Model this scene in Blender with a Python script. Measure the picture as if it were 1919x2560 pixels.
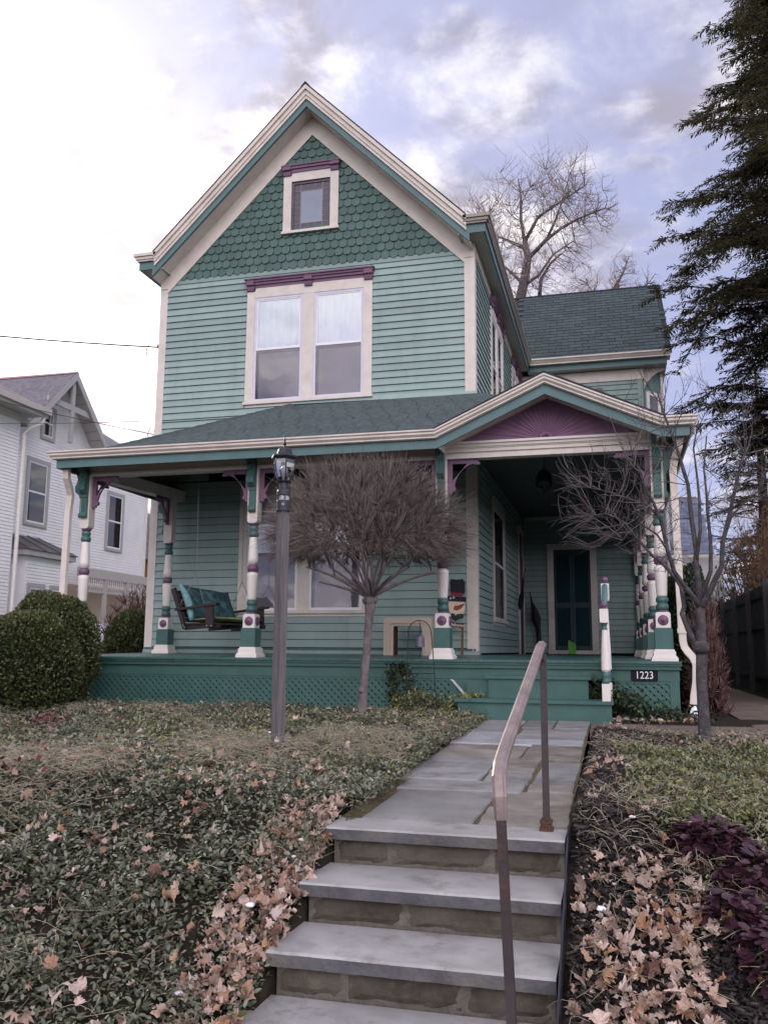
import bpy, math, random
import numpy as np
from mathutils import Vector, Matrix

random.seed(7)
rng = np.random.default_rng(11)
PI = math.pi
R = math.radians
scene = bpy.context.scene
for o in list(bpy.data.objects):
    bpy.data.objects.remove(o)
C = scene.collection

# ------------------------------------------------------------------ camera
cam_d = bpy.data.cameras.new('camera')
cam = bpy.data.objects.new('camera', cam_d)
C.objects.link(cam)
cam_d.sensor_fit = 'VERTICAL'
cam_d.sensor_height = 36.0
cam_d.lens = 2184.69 / 2560 * 36.0
cam_d.clip_start = 0.05
cam_d.clip_end = 3000
yaw, pit, rol = 0.2561, 0.1566, 0.0064
fw = Vector((-math.sin(yaw) * math.cos(pit), math.cos(yaw) * math.cos(pit), math.sin(pit)))
ri = Vector((math.cos(yaw), math.sin(yaw), 0))
up = ri.cross(fw)
r2 = ri * math.cos(rol) + up * math.sin(rol)
u2 = up * math.cos(rol) - ri * math.sin(rol)
m3 = Matrix((r2, u2, -fw)).transposed()
cam.matrix_world = Matrix.Translation((8.1444, -14.2526, 0.0715)) @ m3.to_4x4()
scene.camera = cam

# ------------------------------------------------------------------ sky, sun, exposure
SUN = Vector((-0.66, 0.66, 0.36)).normalized()
SUN_EL = math.asin(SUN.z)
SUN_AZ = math.atan2(SUN.x, SUN.y)
world = bpy.data.worlds.new('World')
scene.world = world
world.use_nodes = True
wn, wl = world.node_tree.nodes, world.node_tree.links
wn.clear()


def wnode(t, **kw):
    n = wn.new(t)
    for k, v in kw.items():
        setattr(n, k, v)
    return n


def wmath(op, a, b=None, clamp=False):
    n = wnode('ShaderNodeMath', operation=op)
    n.use_clamp = clamp
    for i, s in enumerate((a, b)):
        if s is None:
            continue
        if isinstance(s, (int, float)):
            n.inputs[i].default_value = s
        else:
            wl.new(s, n.inputs[i])
    return n.outputs[0]


def wmix(fac, a, b, mode='MIX'):
    n = wnode('ShaderNodeMixRGB', blend_type=mode)
    for s, v in zip(n.inputs, (fac, a, b)):
        if isinstance(v, (int, float)):
            s.default_value = v
        elif isinstance(v, tuple):
            s.default_value = (*v, 1)
        else:
            wl.new(v, s)
    return n.outputs[0]


def wramp(src, p0, p1):
    n = wnode('ShaderNodeMapRange')
    n.interpolation_type = 'SMOOTHSTEP'
    n.inputs['From Min'].default_value = p0
    n.inputs['From Max'].default_value = p1
    wl.new(src, n.inputs['Value'])
    return n.outputs[0]


def wnoise(vec, scale, detail, rough, dist=0.0, off=(0, 0, 0)):
    mp = wnode('ShaderNodeVectorMath', operation='ADD')
    wl.new(vec, mp.inputs[0])
    mp.inputs[1].default_value = off
    n = wnode('ShaderNodeTexNoise')
    wl.new(mp.outputs[0], n.inputs['Vector'])
    n.inputs['Scale'].default_value = scale
    n.inputs['Detail'].default_value = detail
    n.inputs['Roughness'].default_value = rough
    n.inputs['Distortion'].default_value = dist
    return n.outputs['Fac']


OFF_A, OFF_B, OFF_C = (3.1, 41.7, 3.0), (1.3, 4.2, 2.0), (5.0, 21.7, 0.4)
sky = wnode('ShaderNodeTexSky', sky_type='NISHITA')
sky.sun_disc = False
sky.sun_elevation = SUN_EL
sky.sun_rotation = SUN_AZ
sky.air_density = 1.0
sky.dust_density = 1.5
sky.ozone_density = 3.0
tc = wnode('ShaderNodeTexCoord')
nrm = wnode('ShaderNodeVectorMath', operation='NORMALIZE')
wl.new(tc.outputs['Generated'], nrm.inputs[0])
D = nrm.outputs[0]
sep = wnode('ShaderNodeSeparateXYZ')
wl.new(D, sep.inputs[0])
zz = wmath('ADD', wmath('MAXIMUM', sep.outputs['Z'], 0.0), 0.22)
comb = wnode('ShaderNodeCombineXYZ')
wl.new(wmath('DIVIDE', sep.outputs['X'], zz), comb.inputs[0])
wl.new(wmath('DIVIDE', sep.outputs['Y'], zz), comb.inputs[1])
CP = comb.outputs[0]                    # the cloud sheet seen in perspective
dt = wnode('ShaderNodeVectorMath', operation='DOT_PRODUCT')
wl.new(D, dt.inputs[0])
dt.inputs[1].default_value = SUN
sdot = wmath('MAXIMUM', dt.outputs['Value'], 0.0)
glow = wmath('POWER', sdot, 16.0)        # light of the veiled sun scattered through thin cloud
glow2 = wmath('POWER', sdot, 5.0)
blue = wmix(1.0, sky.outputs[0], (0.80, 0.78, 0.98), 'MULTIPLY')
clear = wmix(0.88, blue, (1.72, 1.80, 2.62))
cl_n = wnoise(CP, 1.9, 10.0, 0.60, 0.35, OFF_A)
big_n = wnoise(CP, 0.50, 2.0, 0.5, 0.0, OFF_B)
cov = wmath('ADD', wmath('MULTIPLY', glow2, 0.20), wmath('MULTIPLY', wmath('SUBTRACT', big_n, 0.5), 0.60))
anti = wmath('POWER', wmath('MULTIPLY', wmath('SUBTRACT', 1.0, dt.outputs['Value']), 0.5), 2.2)   # clouds away from the sun, mostly unseen, made brighter to light the facade
cov = wmath('ADD', cov, wmath('MULTIPLY', anti, 0.16))  # more cloud cover added on that unseen side
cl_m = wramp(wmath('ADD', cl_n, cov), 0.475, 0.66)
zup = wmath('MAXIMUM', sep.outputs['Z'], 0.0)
front = wmath('MULTIPLY', wmath('MULTIPLY', anti, 22.0), wmath('ADD', 0.28, wmath('MULTIPLY', zup, 1.7)))  # extra brightness added to those unseen clouds, stronger overhead
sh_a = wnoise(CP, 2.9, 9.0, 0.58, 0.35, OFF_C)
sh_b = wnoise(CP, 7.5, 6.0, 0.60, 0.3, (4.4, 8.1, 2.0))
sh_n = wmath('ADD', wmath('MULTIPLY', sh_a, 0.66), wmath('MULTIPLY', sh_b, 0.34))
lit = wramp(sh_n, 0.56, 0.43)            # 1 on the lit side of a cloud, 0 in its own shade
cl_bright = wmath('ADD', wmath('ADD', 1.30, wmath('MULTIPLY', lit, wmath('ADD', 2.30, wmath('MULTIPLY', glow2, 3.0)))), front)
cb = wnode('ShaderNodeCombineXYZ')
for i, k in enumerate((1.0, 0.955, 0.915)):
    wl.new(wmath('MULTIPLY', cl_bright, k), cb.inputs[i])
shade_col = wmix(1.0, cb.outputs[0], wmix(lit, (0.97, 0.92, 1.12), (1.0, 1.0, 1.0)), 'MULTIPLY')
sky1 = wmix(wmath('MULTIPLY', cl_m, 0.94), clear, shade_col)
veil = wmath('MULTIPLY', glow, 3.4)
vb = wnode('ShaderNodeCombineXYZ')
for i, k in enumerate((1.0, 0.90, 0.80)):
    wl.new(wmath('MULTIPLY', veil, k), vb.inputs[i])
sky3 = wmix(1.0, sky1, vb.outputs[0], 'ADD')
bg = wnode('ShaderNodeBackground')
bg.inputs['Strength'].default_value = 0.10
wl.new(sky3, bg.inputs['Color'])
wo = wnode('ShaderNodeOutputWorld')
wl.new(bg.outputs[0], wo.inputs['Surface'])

sun_d = bpy.data.lights.new('sun', 'SUN')
sun_d.energy = 1.0
sun_d.angle = R(14)
sun_d.color = (1.0, 0.90, 0.82)
sun = bpy.data.objects.new('sun', sun_d)
C.objects.link(sun)
sun.location = SUN * 60
sun.rotation_euler = SUN.to_track_quat('Z', 'Y').to_euler()

vs = scene.view_settings
vs.view_transform = 'Standard'
vs.look = 'None'
vs.exposure = 1.5
vs.gamma = 1.0
scene.cycles.max_bounces = 8
scene.cycles.transparent_max_bounces = 12

# ------------------------------------------------------------------ materials
MATS = {}


def mat(name, col, rough=0.6, var=0.12, scale=6.0, spec=0.35, bump=0.0, bscale=40.0, objvar=0.0,
        grime=None, gscale=1.5, gamt=0.4, metal=0.0, stretch=(1, 1, 1), island=None, trans=0.0, detail=5.0, stain=None):
    """painted / natural surface: base colour, soft noise variation, optional stains and fine relief"""
    m = bpy.data.materials.new(name)
    m.use_nodes = True
    n, l = m.node_tree.nodes, m.node_tree.links
    p = n['Principled BSDF']
    p.inputs['Roughness'].default_value = rough
    p.inputs['Specular IOR Level'].default_value = spec
    p.inputs['Metallic'].default_value = metal
    geo = n.new('ShaderNodeNewGeometry')
    mp = n.new('ShaderNodeMapping')
    mp.inputs['Scale'].default_value = stretch
    l.new(geo.outputs['Position'], mp.inputs['Vector'])

    def noise(s, d=detail, r=0.6):
        t = n.new('ShaderNodeTexNoise')
        t.inputs['Scale'].default_value = s
        t.inputs['Detail'].default_value = d
        t.inputs['Roughness'].default_value = r
        l.new(mp.outputs[0], t.inputs['Vector'])
        return t.outputs['Fac']

    def mixc(f, a, b, mode='MIX'):
        x = n.new('ShaderNodeMixRGB')
        x.blend_type = mode
        for s, v in zip(x.inputs, (f, a, b)):
            if isinstance(v, (int, float)):
                s.default_value = v
            elif isinstance(v, tuple):
                s.default_value = (*v, 1)
            else:
                l.new(v, s)
        return x.outputs[0]

    def rng_(src, a, b, c=0.0, d=1.0):
        x = n.new('ShaderNodeMapRange')
        for i, v in enumerate((a, b, c, d)):
            x.inputs[i + 1].default_value = v
        l.new(src, x.inputs[0])
        return x.outputs[0]
    lo = tuple(c * (1 - var) for c in col)
    hi = tuple(min(1, c * (1 + var)) for c in col)
    if island:
        rp = n.new('ShaderNodeValToRGB')
        el = rp.color_ramp.elements
        rp.color_ramp.interpolation = 'LINEAR'
        k = len(island)
        while len(el) < k:
            el.new(0.5)
        for i, c in enumerate(island):
            el[i].position = i / (k - 1)
            el[i].color = (*c, 1)
        l.new(geo.outputs['Random Per Island'], rp.inputs[0])
        base = mixc(rng_(noise(scale), 0.3, 0.7, 0, 0.5), rp.outputs[0], lo, 'MIX') if var > 0.3 else rp.outputs[0]
    else:
        base = mixc(rng_(noise(scale), 0.3, 0.7), lo, hi)
    if objvar:
        oi = n.new('ShaderNodeObjectInfo')
        v = rng_(oi.outputs['Random'], 0, 1, 1 - objvar, 1 + objvar)
        cv = n.new('ShaderNodeCombineXYZ')
        for i in range(3):
            l.new(v, cv.inputs[i])
        base = mixc(1.0, base, cv.outputs[0], 'MULTIPLY')
    if grime:
        g = rng_(noise(gscale, 8, 0.65), 0.5, 0.72, 0, gamt)
        base = mixc(g, base, grime)
    if stain:
        g = rng_(noise(stain[1], 9, 0.7), stain[2], stain[2] + 0.14, 0, stain[3])
        base = mixc(g, base, stain[0])
    l.new(base, p.inputs['Base Color'])
    if bump:
        b = n.new('ShaderNodeBump')
        b.inputs['Strength'].default_value = bump
        b.inputs['Distance'].default_value = 0.02
        l.new(noise(bscale, 6, 0.6), b.inputs['Height'])
        l.new(b.outputs[0], p.inputs['Normal'])
    if trans:
        out = n['Material Output']
        tr = n.new('ShaderNodeBsdfTranslucent')
        l.new(base, tr.inputs['Color'])
        ms = n.new('ShaderNodeMixShader')
        ms.inputs[0].default_value = trans
        l.new(p.outputs[0], ms.inputs[1])
        l.new(tr.outputs[0], ms.inputs[2])
        l.new(ms.outputs[0], out.inputs['Surface'])
    MATS[name] = m
    return m


def glass_mat(name, tint=(1, 1, 1), base_refl=0.06, wavy=0.04):
    m = bpy.data.materials.new(name)
    m.use_nodes = True
    n, l = m.node_tree.nodes, m.node_tree.links
    n.remove(n['Principled BSDF'])
    t = n.new('ShaderNodeBsdfTransparent')
    t.inputs[0].default_value = (*tint, 1)
    g = n.new('ShaderNodeBsdfGlossy')
    g.inputs['Roughness'].default_value = 0.02
    f = n.new('ShaderNodeFresnel')
    f.inputs['IOR'].default_value = 1.6
    nz = n.new('ShaderNodeTexNoise')
    geo = n.new('ShaderNodeNewGeometry')
    l.new(geo.outputs['Position'], nz.inputs['Vector'])
    nz.inputs['Scale'].default_value = 2.5
    nz.inputs['Detail'].default_value = 1
    b = n.new('ShaderNodeBump')
    b.inputs['Strength'].default_value = wavy
    b.inputs['Distance'].default_value = 0.05
    l.new(nz.outputs['Fac'], b.inputs['Height'])
    l.new(b.outputs[0], g.inputs['Normal'])
    a = n.new('ShaderNodeMath')
    a.operation = 'ADD'
    a.use_clamp = True
    l.new(f.outputs[0], a.inputs[0])
    a.inputs[1].default_value = base_refl
    s = n.new('ShaderNodeMixShader')
    l.new(a.outputs[0], s.inputs[0])
    l.new(t.outputs[0], s.inputs[1])
    l.new(g.outputs[0], s.inputs[2])
    l.new(s.outputs[0], n['Material Output'].inputs['Surface'])
    MATS[name] = m
    return m


CREAM = (0.66, 0.60, 0.54)
mat('siding', (0.270, 0.365, 0.340), 0.55, 0.06, 1.3, 0.35, 0.12, 60, objvar=0.09, grime=(0.17, 0.23, 0.215), gamt=0.40, gscale=2.2, stretch=(1.6, 1.6, 0.5), stain=((0.33, 0.40, 0.37), 7.0, 0.60, 0.35))
mat('gable_green', (0.074, 0.130, 0.114), 0.6, 0.08, 3, 0.35, 0.15, 70, objvar=0.13)
mat('trim_green', (0.088, 0.168, 0.168), 0.45, 0.10, 4, 0.4, 0.10, 50, grime=(0.04, 0.12, 0.12), gamt=0.35)
mat('step_green', (0.048, 0.120, 0.102), 0.45, 0.12, 4, 0.4, 0.10, 50, grime=(0.035, 0.08, 0.075), gamt=0.35)
mat('post_green', (0.055, 0.130, 0.118), 0.4, 0.10, 8, 0.45, 0.05, 50, grime=(0.03, 0.08, 0.08), gamt=0.4)
mat('cream', CREAM, 0.5, 0.07, 5, 0.4, 0.10, 45, grime=(0.36, 0.31, 0.26), gamt=0.30, gscale=2.2)
mat('white_paint', (0.76, 0.71, 0.66), 0.45, 0.05, 5, 0.4, 0.06, 40, grime=(0.5, 0.46, 0.42), gamt=0.25)
mat('gutter_cream', (0.66, 0.59, 0.52), 0.35, 0.08, 4, 0.45, 0.06, 30, grime=(0.36, 0.30, 0.25), gamt=0.35, gscale=2.2)
mat('gutter_dirty', (0.33, 0.28, 0.25), 0.5, 0.2, 4, 0.4, 0.2, 30, grime=(0.10, 0.08, 0.07), gamt=0.7, gscale=4.0)
mat('soffit_grey', (0.42, 0.41, 0.36), 0.6, 0.08, 3, 0.3, 0.05, 40)
mat('purple', (0.165, 0.082, 0.145), 0.45, 0.12, 6, 0.4, 0.08, 50, grime=(0.09, 0.04, 0.08), gamt=0.35)
mat('purple_tymp', (0.225, 0.118, 0.200), 0.55, 0.16, 5, 0.35, 0.35, 30, grime=(0.25, 0.18, 0.22), gamt=0.35, gscale=9, stretch=(1, 1, 1.6))
mat('window_white', (0.78, 0.78, 0.80), 0.35, 0.03, 5, 0.45)
mat('window_lilac', (0.60, 0.58, 0.68), 0.4, 0.05, 5, 0.45)
mat('curtain', (0.72, 0.80, 0.92), 0.9, 0.10, 3.0, 0.1, 0.5, 9, stretch=(6, 6, 0.5))
mat('screen', (0.30, 0.28, 0.31), 0.8, 0.18, 2.0, 0.2, stretch=(1, 1, 0.6))
mat('unlit_dark', (0.012, 0.012, 0.015), 0.9, 0.1, 2, 0.1)  # near-black for dark rooms and for shade painted behind clapboards and lattice
glass_mat('glass', (0.95, 0.97, 1.0), 0.09)
glass_mat('glass_flat', (0.85, 0.87, 0.9), 0.10, 0.0)
glass_mat('glass_low', (0.9, 0.9, 0.92), 0.02)
glass_mat('glass_dark', (0.35, 0.35, 0.40), 0.05)
mat('lead_pane', (0.055, 0.040, 0.060), 0.18, 0.25, 7, 0.5)
mat('lead_centre', (0.22, 0.25, 0.33), 0.12, 0.1, 2, 0.5)
mat('came', (0.20, 0.18, 0.20), 0.5, 0.1, 9, 0.4)
mat('roof_shingle', (0.085, 0.108, 0.110), 0.85, 0.28, 14, 0.2, 0.5, 160, grime=(0.045, 0.06, 0.065), gamt=0.5, gscale=2.0)
mat('wing_shingle', (0.064, 0.085, 0.089), 0.85, 0.25, 18, 0.2, 0.5, 160, objvar=0.16)
mat('roof_dark', (0.035, 0.04, 0.045), 0.9, 0.2, 10, 0.2, 0.3, 120)
mat('floor_green', (0.050, 0.118, 0.112), 0.4, 0.15, 4, 0.4, 0.15, 40, grime=(0.16, 0.18, 0.17), gamt=0.35, gscale=5)
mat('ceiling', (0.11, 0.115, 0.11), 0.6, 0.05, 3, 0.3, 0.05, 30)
mat('back_siding', (0.10, 0.20, 0.185), 0.6, 0.06, 2, 0.3, 0.1, 60, objvar=0.06)
mat('shutter', (0.012, 0.040, 0.048), 0.4, 0.1, 5, 0.4)
mat('door_purple', (0.07, 0.025, 0.06), 0.4, 0.1, 5, 0.4)
mat('bluestone', (0.225, 0.220, 0.215), 0.58, 0.25, 3.0, 0.4, 0.30, 55, objvar=0.20, grime=(0.40, 0.40, 0.415), gamt=0.8, gscale=1.6, stain=((0.10, 0.092, 0.080), 3.2, 0.50, 0.7))
mat('brownstone', (0.215, 0.195, 0.170), 0.65, 0.28, 4.0, 0.35, 0.30, 55, objvar=0.15, grime=(0.33, 0.315, 0.29), gamt=0.8, gscale=1.8, stain=((0.10, 0.085, 0.065), 3.2, 0.50, 0.7))
mat('palestone', (0.31, 0.315, 0.335), 0.5, 0.2, 4.0, 0.4, 0.25, 55, objvar=0.10, grime=(0.44, 0.44, 0.46), gamt=0.8, gscale=1.8, stain=((0.15, 0.14, 0.13), 4.2, 0.54, 0.6))
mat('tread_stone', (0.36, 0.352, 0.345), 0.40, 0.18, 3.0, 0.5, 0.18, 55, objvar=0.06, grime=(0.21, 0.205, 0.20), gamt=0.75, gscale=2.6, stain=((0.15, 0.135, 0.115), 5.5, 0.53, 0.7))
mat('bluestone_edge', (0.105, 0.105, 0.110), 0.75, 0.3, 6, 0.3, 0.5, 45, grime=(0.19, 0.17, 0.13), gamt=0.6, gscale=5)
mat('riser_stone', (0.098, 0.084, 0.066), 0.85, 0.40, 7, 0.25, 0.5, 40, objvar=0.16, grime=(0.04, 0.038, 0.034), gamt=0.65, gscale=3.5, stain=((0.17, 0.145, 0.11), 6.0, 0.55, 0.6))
mat('mortar', (0.15, 0.135, 0.115), 0.95, 0.3, 20, 0.1, 0.6, 90)
mat('joint_soil', (0.125, 0.105, 0.070), 0.95, 0.5, 25, 0.1, 0.6, 90, grime=(0.20, 0.17, 0.05), gamt=0.6, gscale=8)
mat('brown_concrete', (0.150, 0.118, 0.098), 0.9, 0.25, 3, 0.2, 0.4, 60, grime=(0.07, 0.055, 0.045), gamt=0.5, gscale=2)
mat('soil', (0.030, 0.024, 0.018), 0.95, 0.4, 14, 0.1, 0.8, 60)
mat('rail_metal', (0.058, 0.047, 0.050), 0.42, 0.2, 14, 0.5, 0.15, 60, metal=0.25, grime=(0.11, 0.055, 0.038), gamt=0.5, gscale=6)
mat('rail_top', (0.25, 0.195, 0.185), 0.42, 0.25, 9, 0.5, 0.15, 80, metal=0.2, grime=(0.13, 0.075, 0.06), gamt=0.55, gscale=7)
mat('rust', (0.085, 0.045, 0.033), 0.85, 0.35, 20, 0.3, 0.5, 90)
mat('grey_wood', (0.150, 0.138, 0.140), 0.85, 0.40, 9, 0.2, 0.6, 30, stretch=(9, 9, 0.35), grime=(0.07, 0.065, 0.075), gamt=0.65, gscale=2.5)
mat('fence_wood', (0.052, 0.050, 0.052), 0.9, 0.4, 6, 0.15, 0.5, 30, stretch=(7, 7, 0.5), objvar=0.25)
mat('black_metal', (0.014, 0.014, 0.022), 0.38, 0.2, 10, 0.5, 0.08, 90)
mat('bulb', (0.75, 0.76, 0.78), 0.15, 0.02, 3, 0.6)
glass_mat('lamp_glass', (0.90, 0.92, 0.97), 0.16)
mat('swing_wood', (0.030, 0.020, 0.020), 0.45, 0.35, 6, 0.4, 0.3, 40)
mat('cushion', (0.045, 0.098, 0.112), 0.9, 0.55, 9, 0.15, 0.4, 30, grime=(0.12, 0.20, 0.215), gamt=0.8, gscale=9)
mat('cushion_edge', (0.16, 0.30, 0.33), 0.9, 0.35, 14, 0.15, 0.3, 40)
mat('cushion_seat', (0.24, 0.29, 0.15), 0.9, 0.35, 10, 0.15, 0.3, 30)
mat('steel', (0.30, 0.30, 0.32), 0.4, 0.2, 20, 0.5, metal=0.6)
mat('mantel', (0.52, 0.43, 0.35), 0.55, 0.08, 4, 0.35, 0.08, 40)
mat('mantel_in', (0.09, 0.04, 0.028), 0.7, 0.2, 6, 0.2)
mat('hat_black', (0.014, 0.014, 0.022), 0.6, 0.2, 6, 0.3)
mat('hat_red', (0.22, 0.025, 0.035), 0.6, 0.1, 6, 0.3)
mat('snow_face', (0.74, 0.56, 0.45), 0.6, 0.06, 6, 0.3)
mat('carrot', (0.24, 0.070, 0.035), 0.6, 0.1, 6, 0.3)
mat('scarf', (0.025, 0.055, 0.035), 0.8, 0.3, 9, 0.2)
mat('sign_red', (0.115, 0.025, 0.030), 0.6, 0.1, 6, 0.3)
mat('stick', (0.17, 0.075, 0.045), 0.8, 0.2, 8, 0.2)
mat('letter', (0.80, 0.78, 0.76), 0.5, 0.02, 6, 0.3)
mat('plaque', (0.008, 0.011, 0.018), 0.7, 0.15, 12, 0.2)
mat('jug', (0.10, 0.42, 0.025), 0.35, 0.1, 8, 0.4)
mat('bell', (0.11, 0.11, 0.15), 0.5, 0.3, 10, 0.5, metal=0.4)
mat('wire', (0.05, 0.04, 0.045), 0.7, 0.2, 30, 0.2)
mat('bark_grey', (0.155, 0.130, 0.130), 0.9, 0.35, 14, 0.2, 0.6, 50, stretch=(1, 1, 0.5), grime=(0.30, 0.28, 0.27), gamt=0.5, gscale=9)
mat('bark_dark', (0.070, 0.062, 0.066), 0.9, 0.35, 16, 0.2, 0.6, 60, grime=(0.30, 0.30, 0.30), gamt=0.25, gscale=22)
mat('twig_brown', (0.105, 0.072, 0.070), 0.85, 0.3, 12, 0.2, island=[(0.085, 0.067, 0.060), (0.165, 0.133, 0.122), (0.30, 0.25, 0.23)])
mat('twig_grey', (0.13, 0.115, 0.12), 0.85, 0.3, 12, 0.2, island=[(0.065, 0.055, 0.056), (0.11, 0.095, 0.095), (0.17, 0.15, 0.145)])
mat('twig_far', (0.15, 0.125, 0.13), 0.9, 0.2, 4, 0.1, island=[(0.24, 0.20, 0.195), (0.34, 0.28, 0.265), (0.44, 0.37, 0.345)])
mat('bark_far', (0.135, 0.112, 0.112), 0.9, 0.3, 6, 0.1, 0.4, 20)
mat('red_twig', (0.11, 0.06, 0.06), 0.9, 0.3, 6, 0.1, island=[(0.075, 0.035, 0.035), (0.12, 0.065, 0.06), (0.19, 0.13, 0.12)])
mat('tan_brush', (0.24, 0.15, 0.09), 0.9, 0.3, 6, 0.1, island=[(0.10, 0.055, 0.035), (0.22, 0.13, 0.08), (0.34, 0.22, 0.14), (0.16, 0.13, 0.12)], trans=0.25)
mat('vinca', (0.05, 0.1, 0.05), 0.36, 0.1, 9, 0.6, island=[(0.048, 0.060, 0.034), (0.100, 0.120, 0.068), (0.165, 0.180, 0.115), (0.060, 0.082, 0.046), (0.22, 0.225, 0.15), (0.110, 0.128, 0.080), (0.30, 0.29, 0.22), (0.14, 0.10, 0.065)], trans=0.15)
mat('vinca_yellow', (0.1, 0.12, 0.05), 0.4, 0.1, 9, 0.5, island=[(0.095, 0.12, 0.042), (0.18, 0.19, 0.065), (0.27, 0.255, 0.11), (0.13, 0.15, 0.075)], trans=0.12)
mat('red_leaf', (0.12, 0.02, 0.03), 0.5, 0.1, 9, 0.4, island=[(0.07, 0.012, 0.02), (0.12, 0.025, 0.03), (0.09, 0.03, 0.035)], trans=0.12)
mat('straw', (0.36, 0.31, 0.22), 0.8, 0.2, 20, 0.2, island=[(0.24, 0.22, 0.14), (0.40, 0.36, 0.25), (0.55, 0.49, 0.38), (0.30, 0.23, 0.16)], trans=0.15)
mat('mulch', (0.02, 0.016, 0.015), 0.9, 0.2, 20, 0.2, island=[(0.012, 0.010, 0.010), (0.024, 0.020, 0.019), (0.045, 0.037, 0.035), (0.090, 0.074, 0.066)])
for i, c in enumerate([(0.50, 0.36, 0.29), (0.36, 0.215, 0.15), (0.60, 0.47, 0.41), (0.19, 0.105, 0.085), (0.44, 0.26, 0.155)]):
    mat('leaf_%d' % i, c, 0.75, 0.22, 18, 0.25, 0.3, 60, objvar=0.2, trans=0.18)
mat('leaf_mix', (0.35, 0.22, 0.15), 0.75, 0.2, 18, 0.25, island=[(0.50, 0.375, 0.315), (0.36, 0.23, 0.165), (0.58, 0.475, 0.42), (0.23, 0.14, 0.11), (0.45, 0.29, 0.19), (0.64, 0.54, 0.48)], trans=0.18)
mat('purple_leaf', (0.08, 0.03, 0.06), 0.35, 0.1, 9, 0.45, island=[(0.034, 0.014, 0.024), (0.058, 0.022, 0.036), (0.095, 0.042, 0.056), (0.045, 0.018, 0.026)], trans=0.12)
mat('boxwood', (0.05, 0.075, 0.03), 0.42, 0.1, 9, 0.45, island=[(0.040, 0.052, 0.020), (0.066, 0.080, 0.026), (0.100, 0.108, 0.036), (0.050, 0.070, 0.030), (0.14, 0.135, 0.055)], trans=0.1)
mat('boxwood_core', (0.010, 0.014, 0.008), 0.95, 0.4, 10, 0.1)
mat('ivy', (0.03, 0.05, 0.03), 0.4, 0.1, 9, 0.45, island=[(0.014, 0.028, 0.018), (0.026, 0.048, 0.026), (0.05, 0.075, 0.035), (0.11, 0.12, 0.05)], trans=0.1)
mat('hemlock', (0.03, 0.04, 0.02), 0.6, 0.1, 9, 0.25, island=[(0.030, 0.032, 0.020), (0.060, 0.060, 0.030), (0.105, 0.095, 0.048), (0.042, 0.045, 0.028)], trans=0.35)
mat('hemlock_bark', (0.05, 0.035, 0.03), 0.9, 0.3, 10, 0.1, 0.5, 30)
mat('snow', (0.85, 0.86, 0.90), 0.6, 0.05, 12, 0.3, 0.3, 40)
mat('white_vinyl', (0.82, 0.785, 0.81), 0.5, 0.04, 2, 0.35, grime=(0.60, 0.56, 0.58), gamt=0.25)
mat('grey_trim', (0.40, 0.38, 0.38), 0.5, 0.07, 4, 0.35)
mat('neigh_roof', (0.17, 0.16, 0.18), 0.85, 0.3, 9, 0.2, 0.4, 60)
mat('copper_flash', (0.36, 0.22, 0.20), 0.6, 0.1, 5, 0.3)
mat('metal_roof', (0.075, 0.07, 0.072), 0.4, 0.15, 3, 0.45)
mat('neigh_soffit', (0.48, 0.44, 0.42), 0.6, 0.05, 3, 0.3)
mat('peach_wall', (0.55, 0.42, 0.34), 0.7, 0.06, 3, 0.2)
mat('slate_blue', (0.20, 0.225, 0.32), 0.6, 0.15, 8, 0.4, 0.2, 60, objvar=0.15)
mat('car_paint', (0.55, 0.58, 0.66), 0.2, 0.03, 2, 0.5)
mat('tyre', (0.012, 0.012, 0.012), 0.8, 0.1, 9, 0.2)
mat('grass_far', (0.055, 0.065, 0.030), 0.95, 0.4, 4, 0.1, 0.5, 20, grime=(0.12, 0.09, 0.05), gamt=0.6, gscale=0.8)

# ------------------------------------------------------------------ builders
WL = {}
STUFF = {'newel_ring', 'twigs', 'branches', 'needles', 'boughs', 'foliage', 'leaves', 'dry_leaves', 'stems', 'louvres', 'chain', 'scroll', 'coal_dots', 'lantern_ribs', 'snowflake', 'hip_cap', 'lead_came'}


def link(o, parent=None, loc=(0, 0, 0)):
    C.objects.link(o)
    loc = Vector(loc)
    if parent is not None:
        o.parent = parent
        o.location = loc - WL[parent]
    else:
        o.location = loc
    WL[o] = loc
    if parent is not None and o.name.split('.')[0] in STUFF:
        o['kind'] = 'stuff'
    return o


def tag(o, label=None, cat=None, group=None, kind=None):
    for k, v in (('label', label), ('category', cat), ('group', group), ('kind', kind)):
        if v:
            o[k] = v
    return o


def thing(name, label, cat, loc, group=None):
    o = bpy.data.objects.new(name, None)
    o.empty_display_size = 0.2
    link(o, None, loc)
    return tag(o, label, cat, group)


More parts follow.
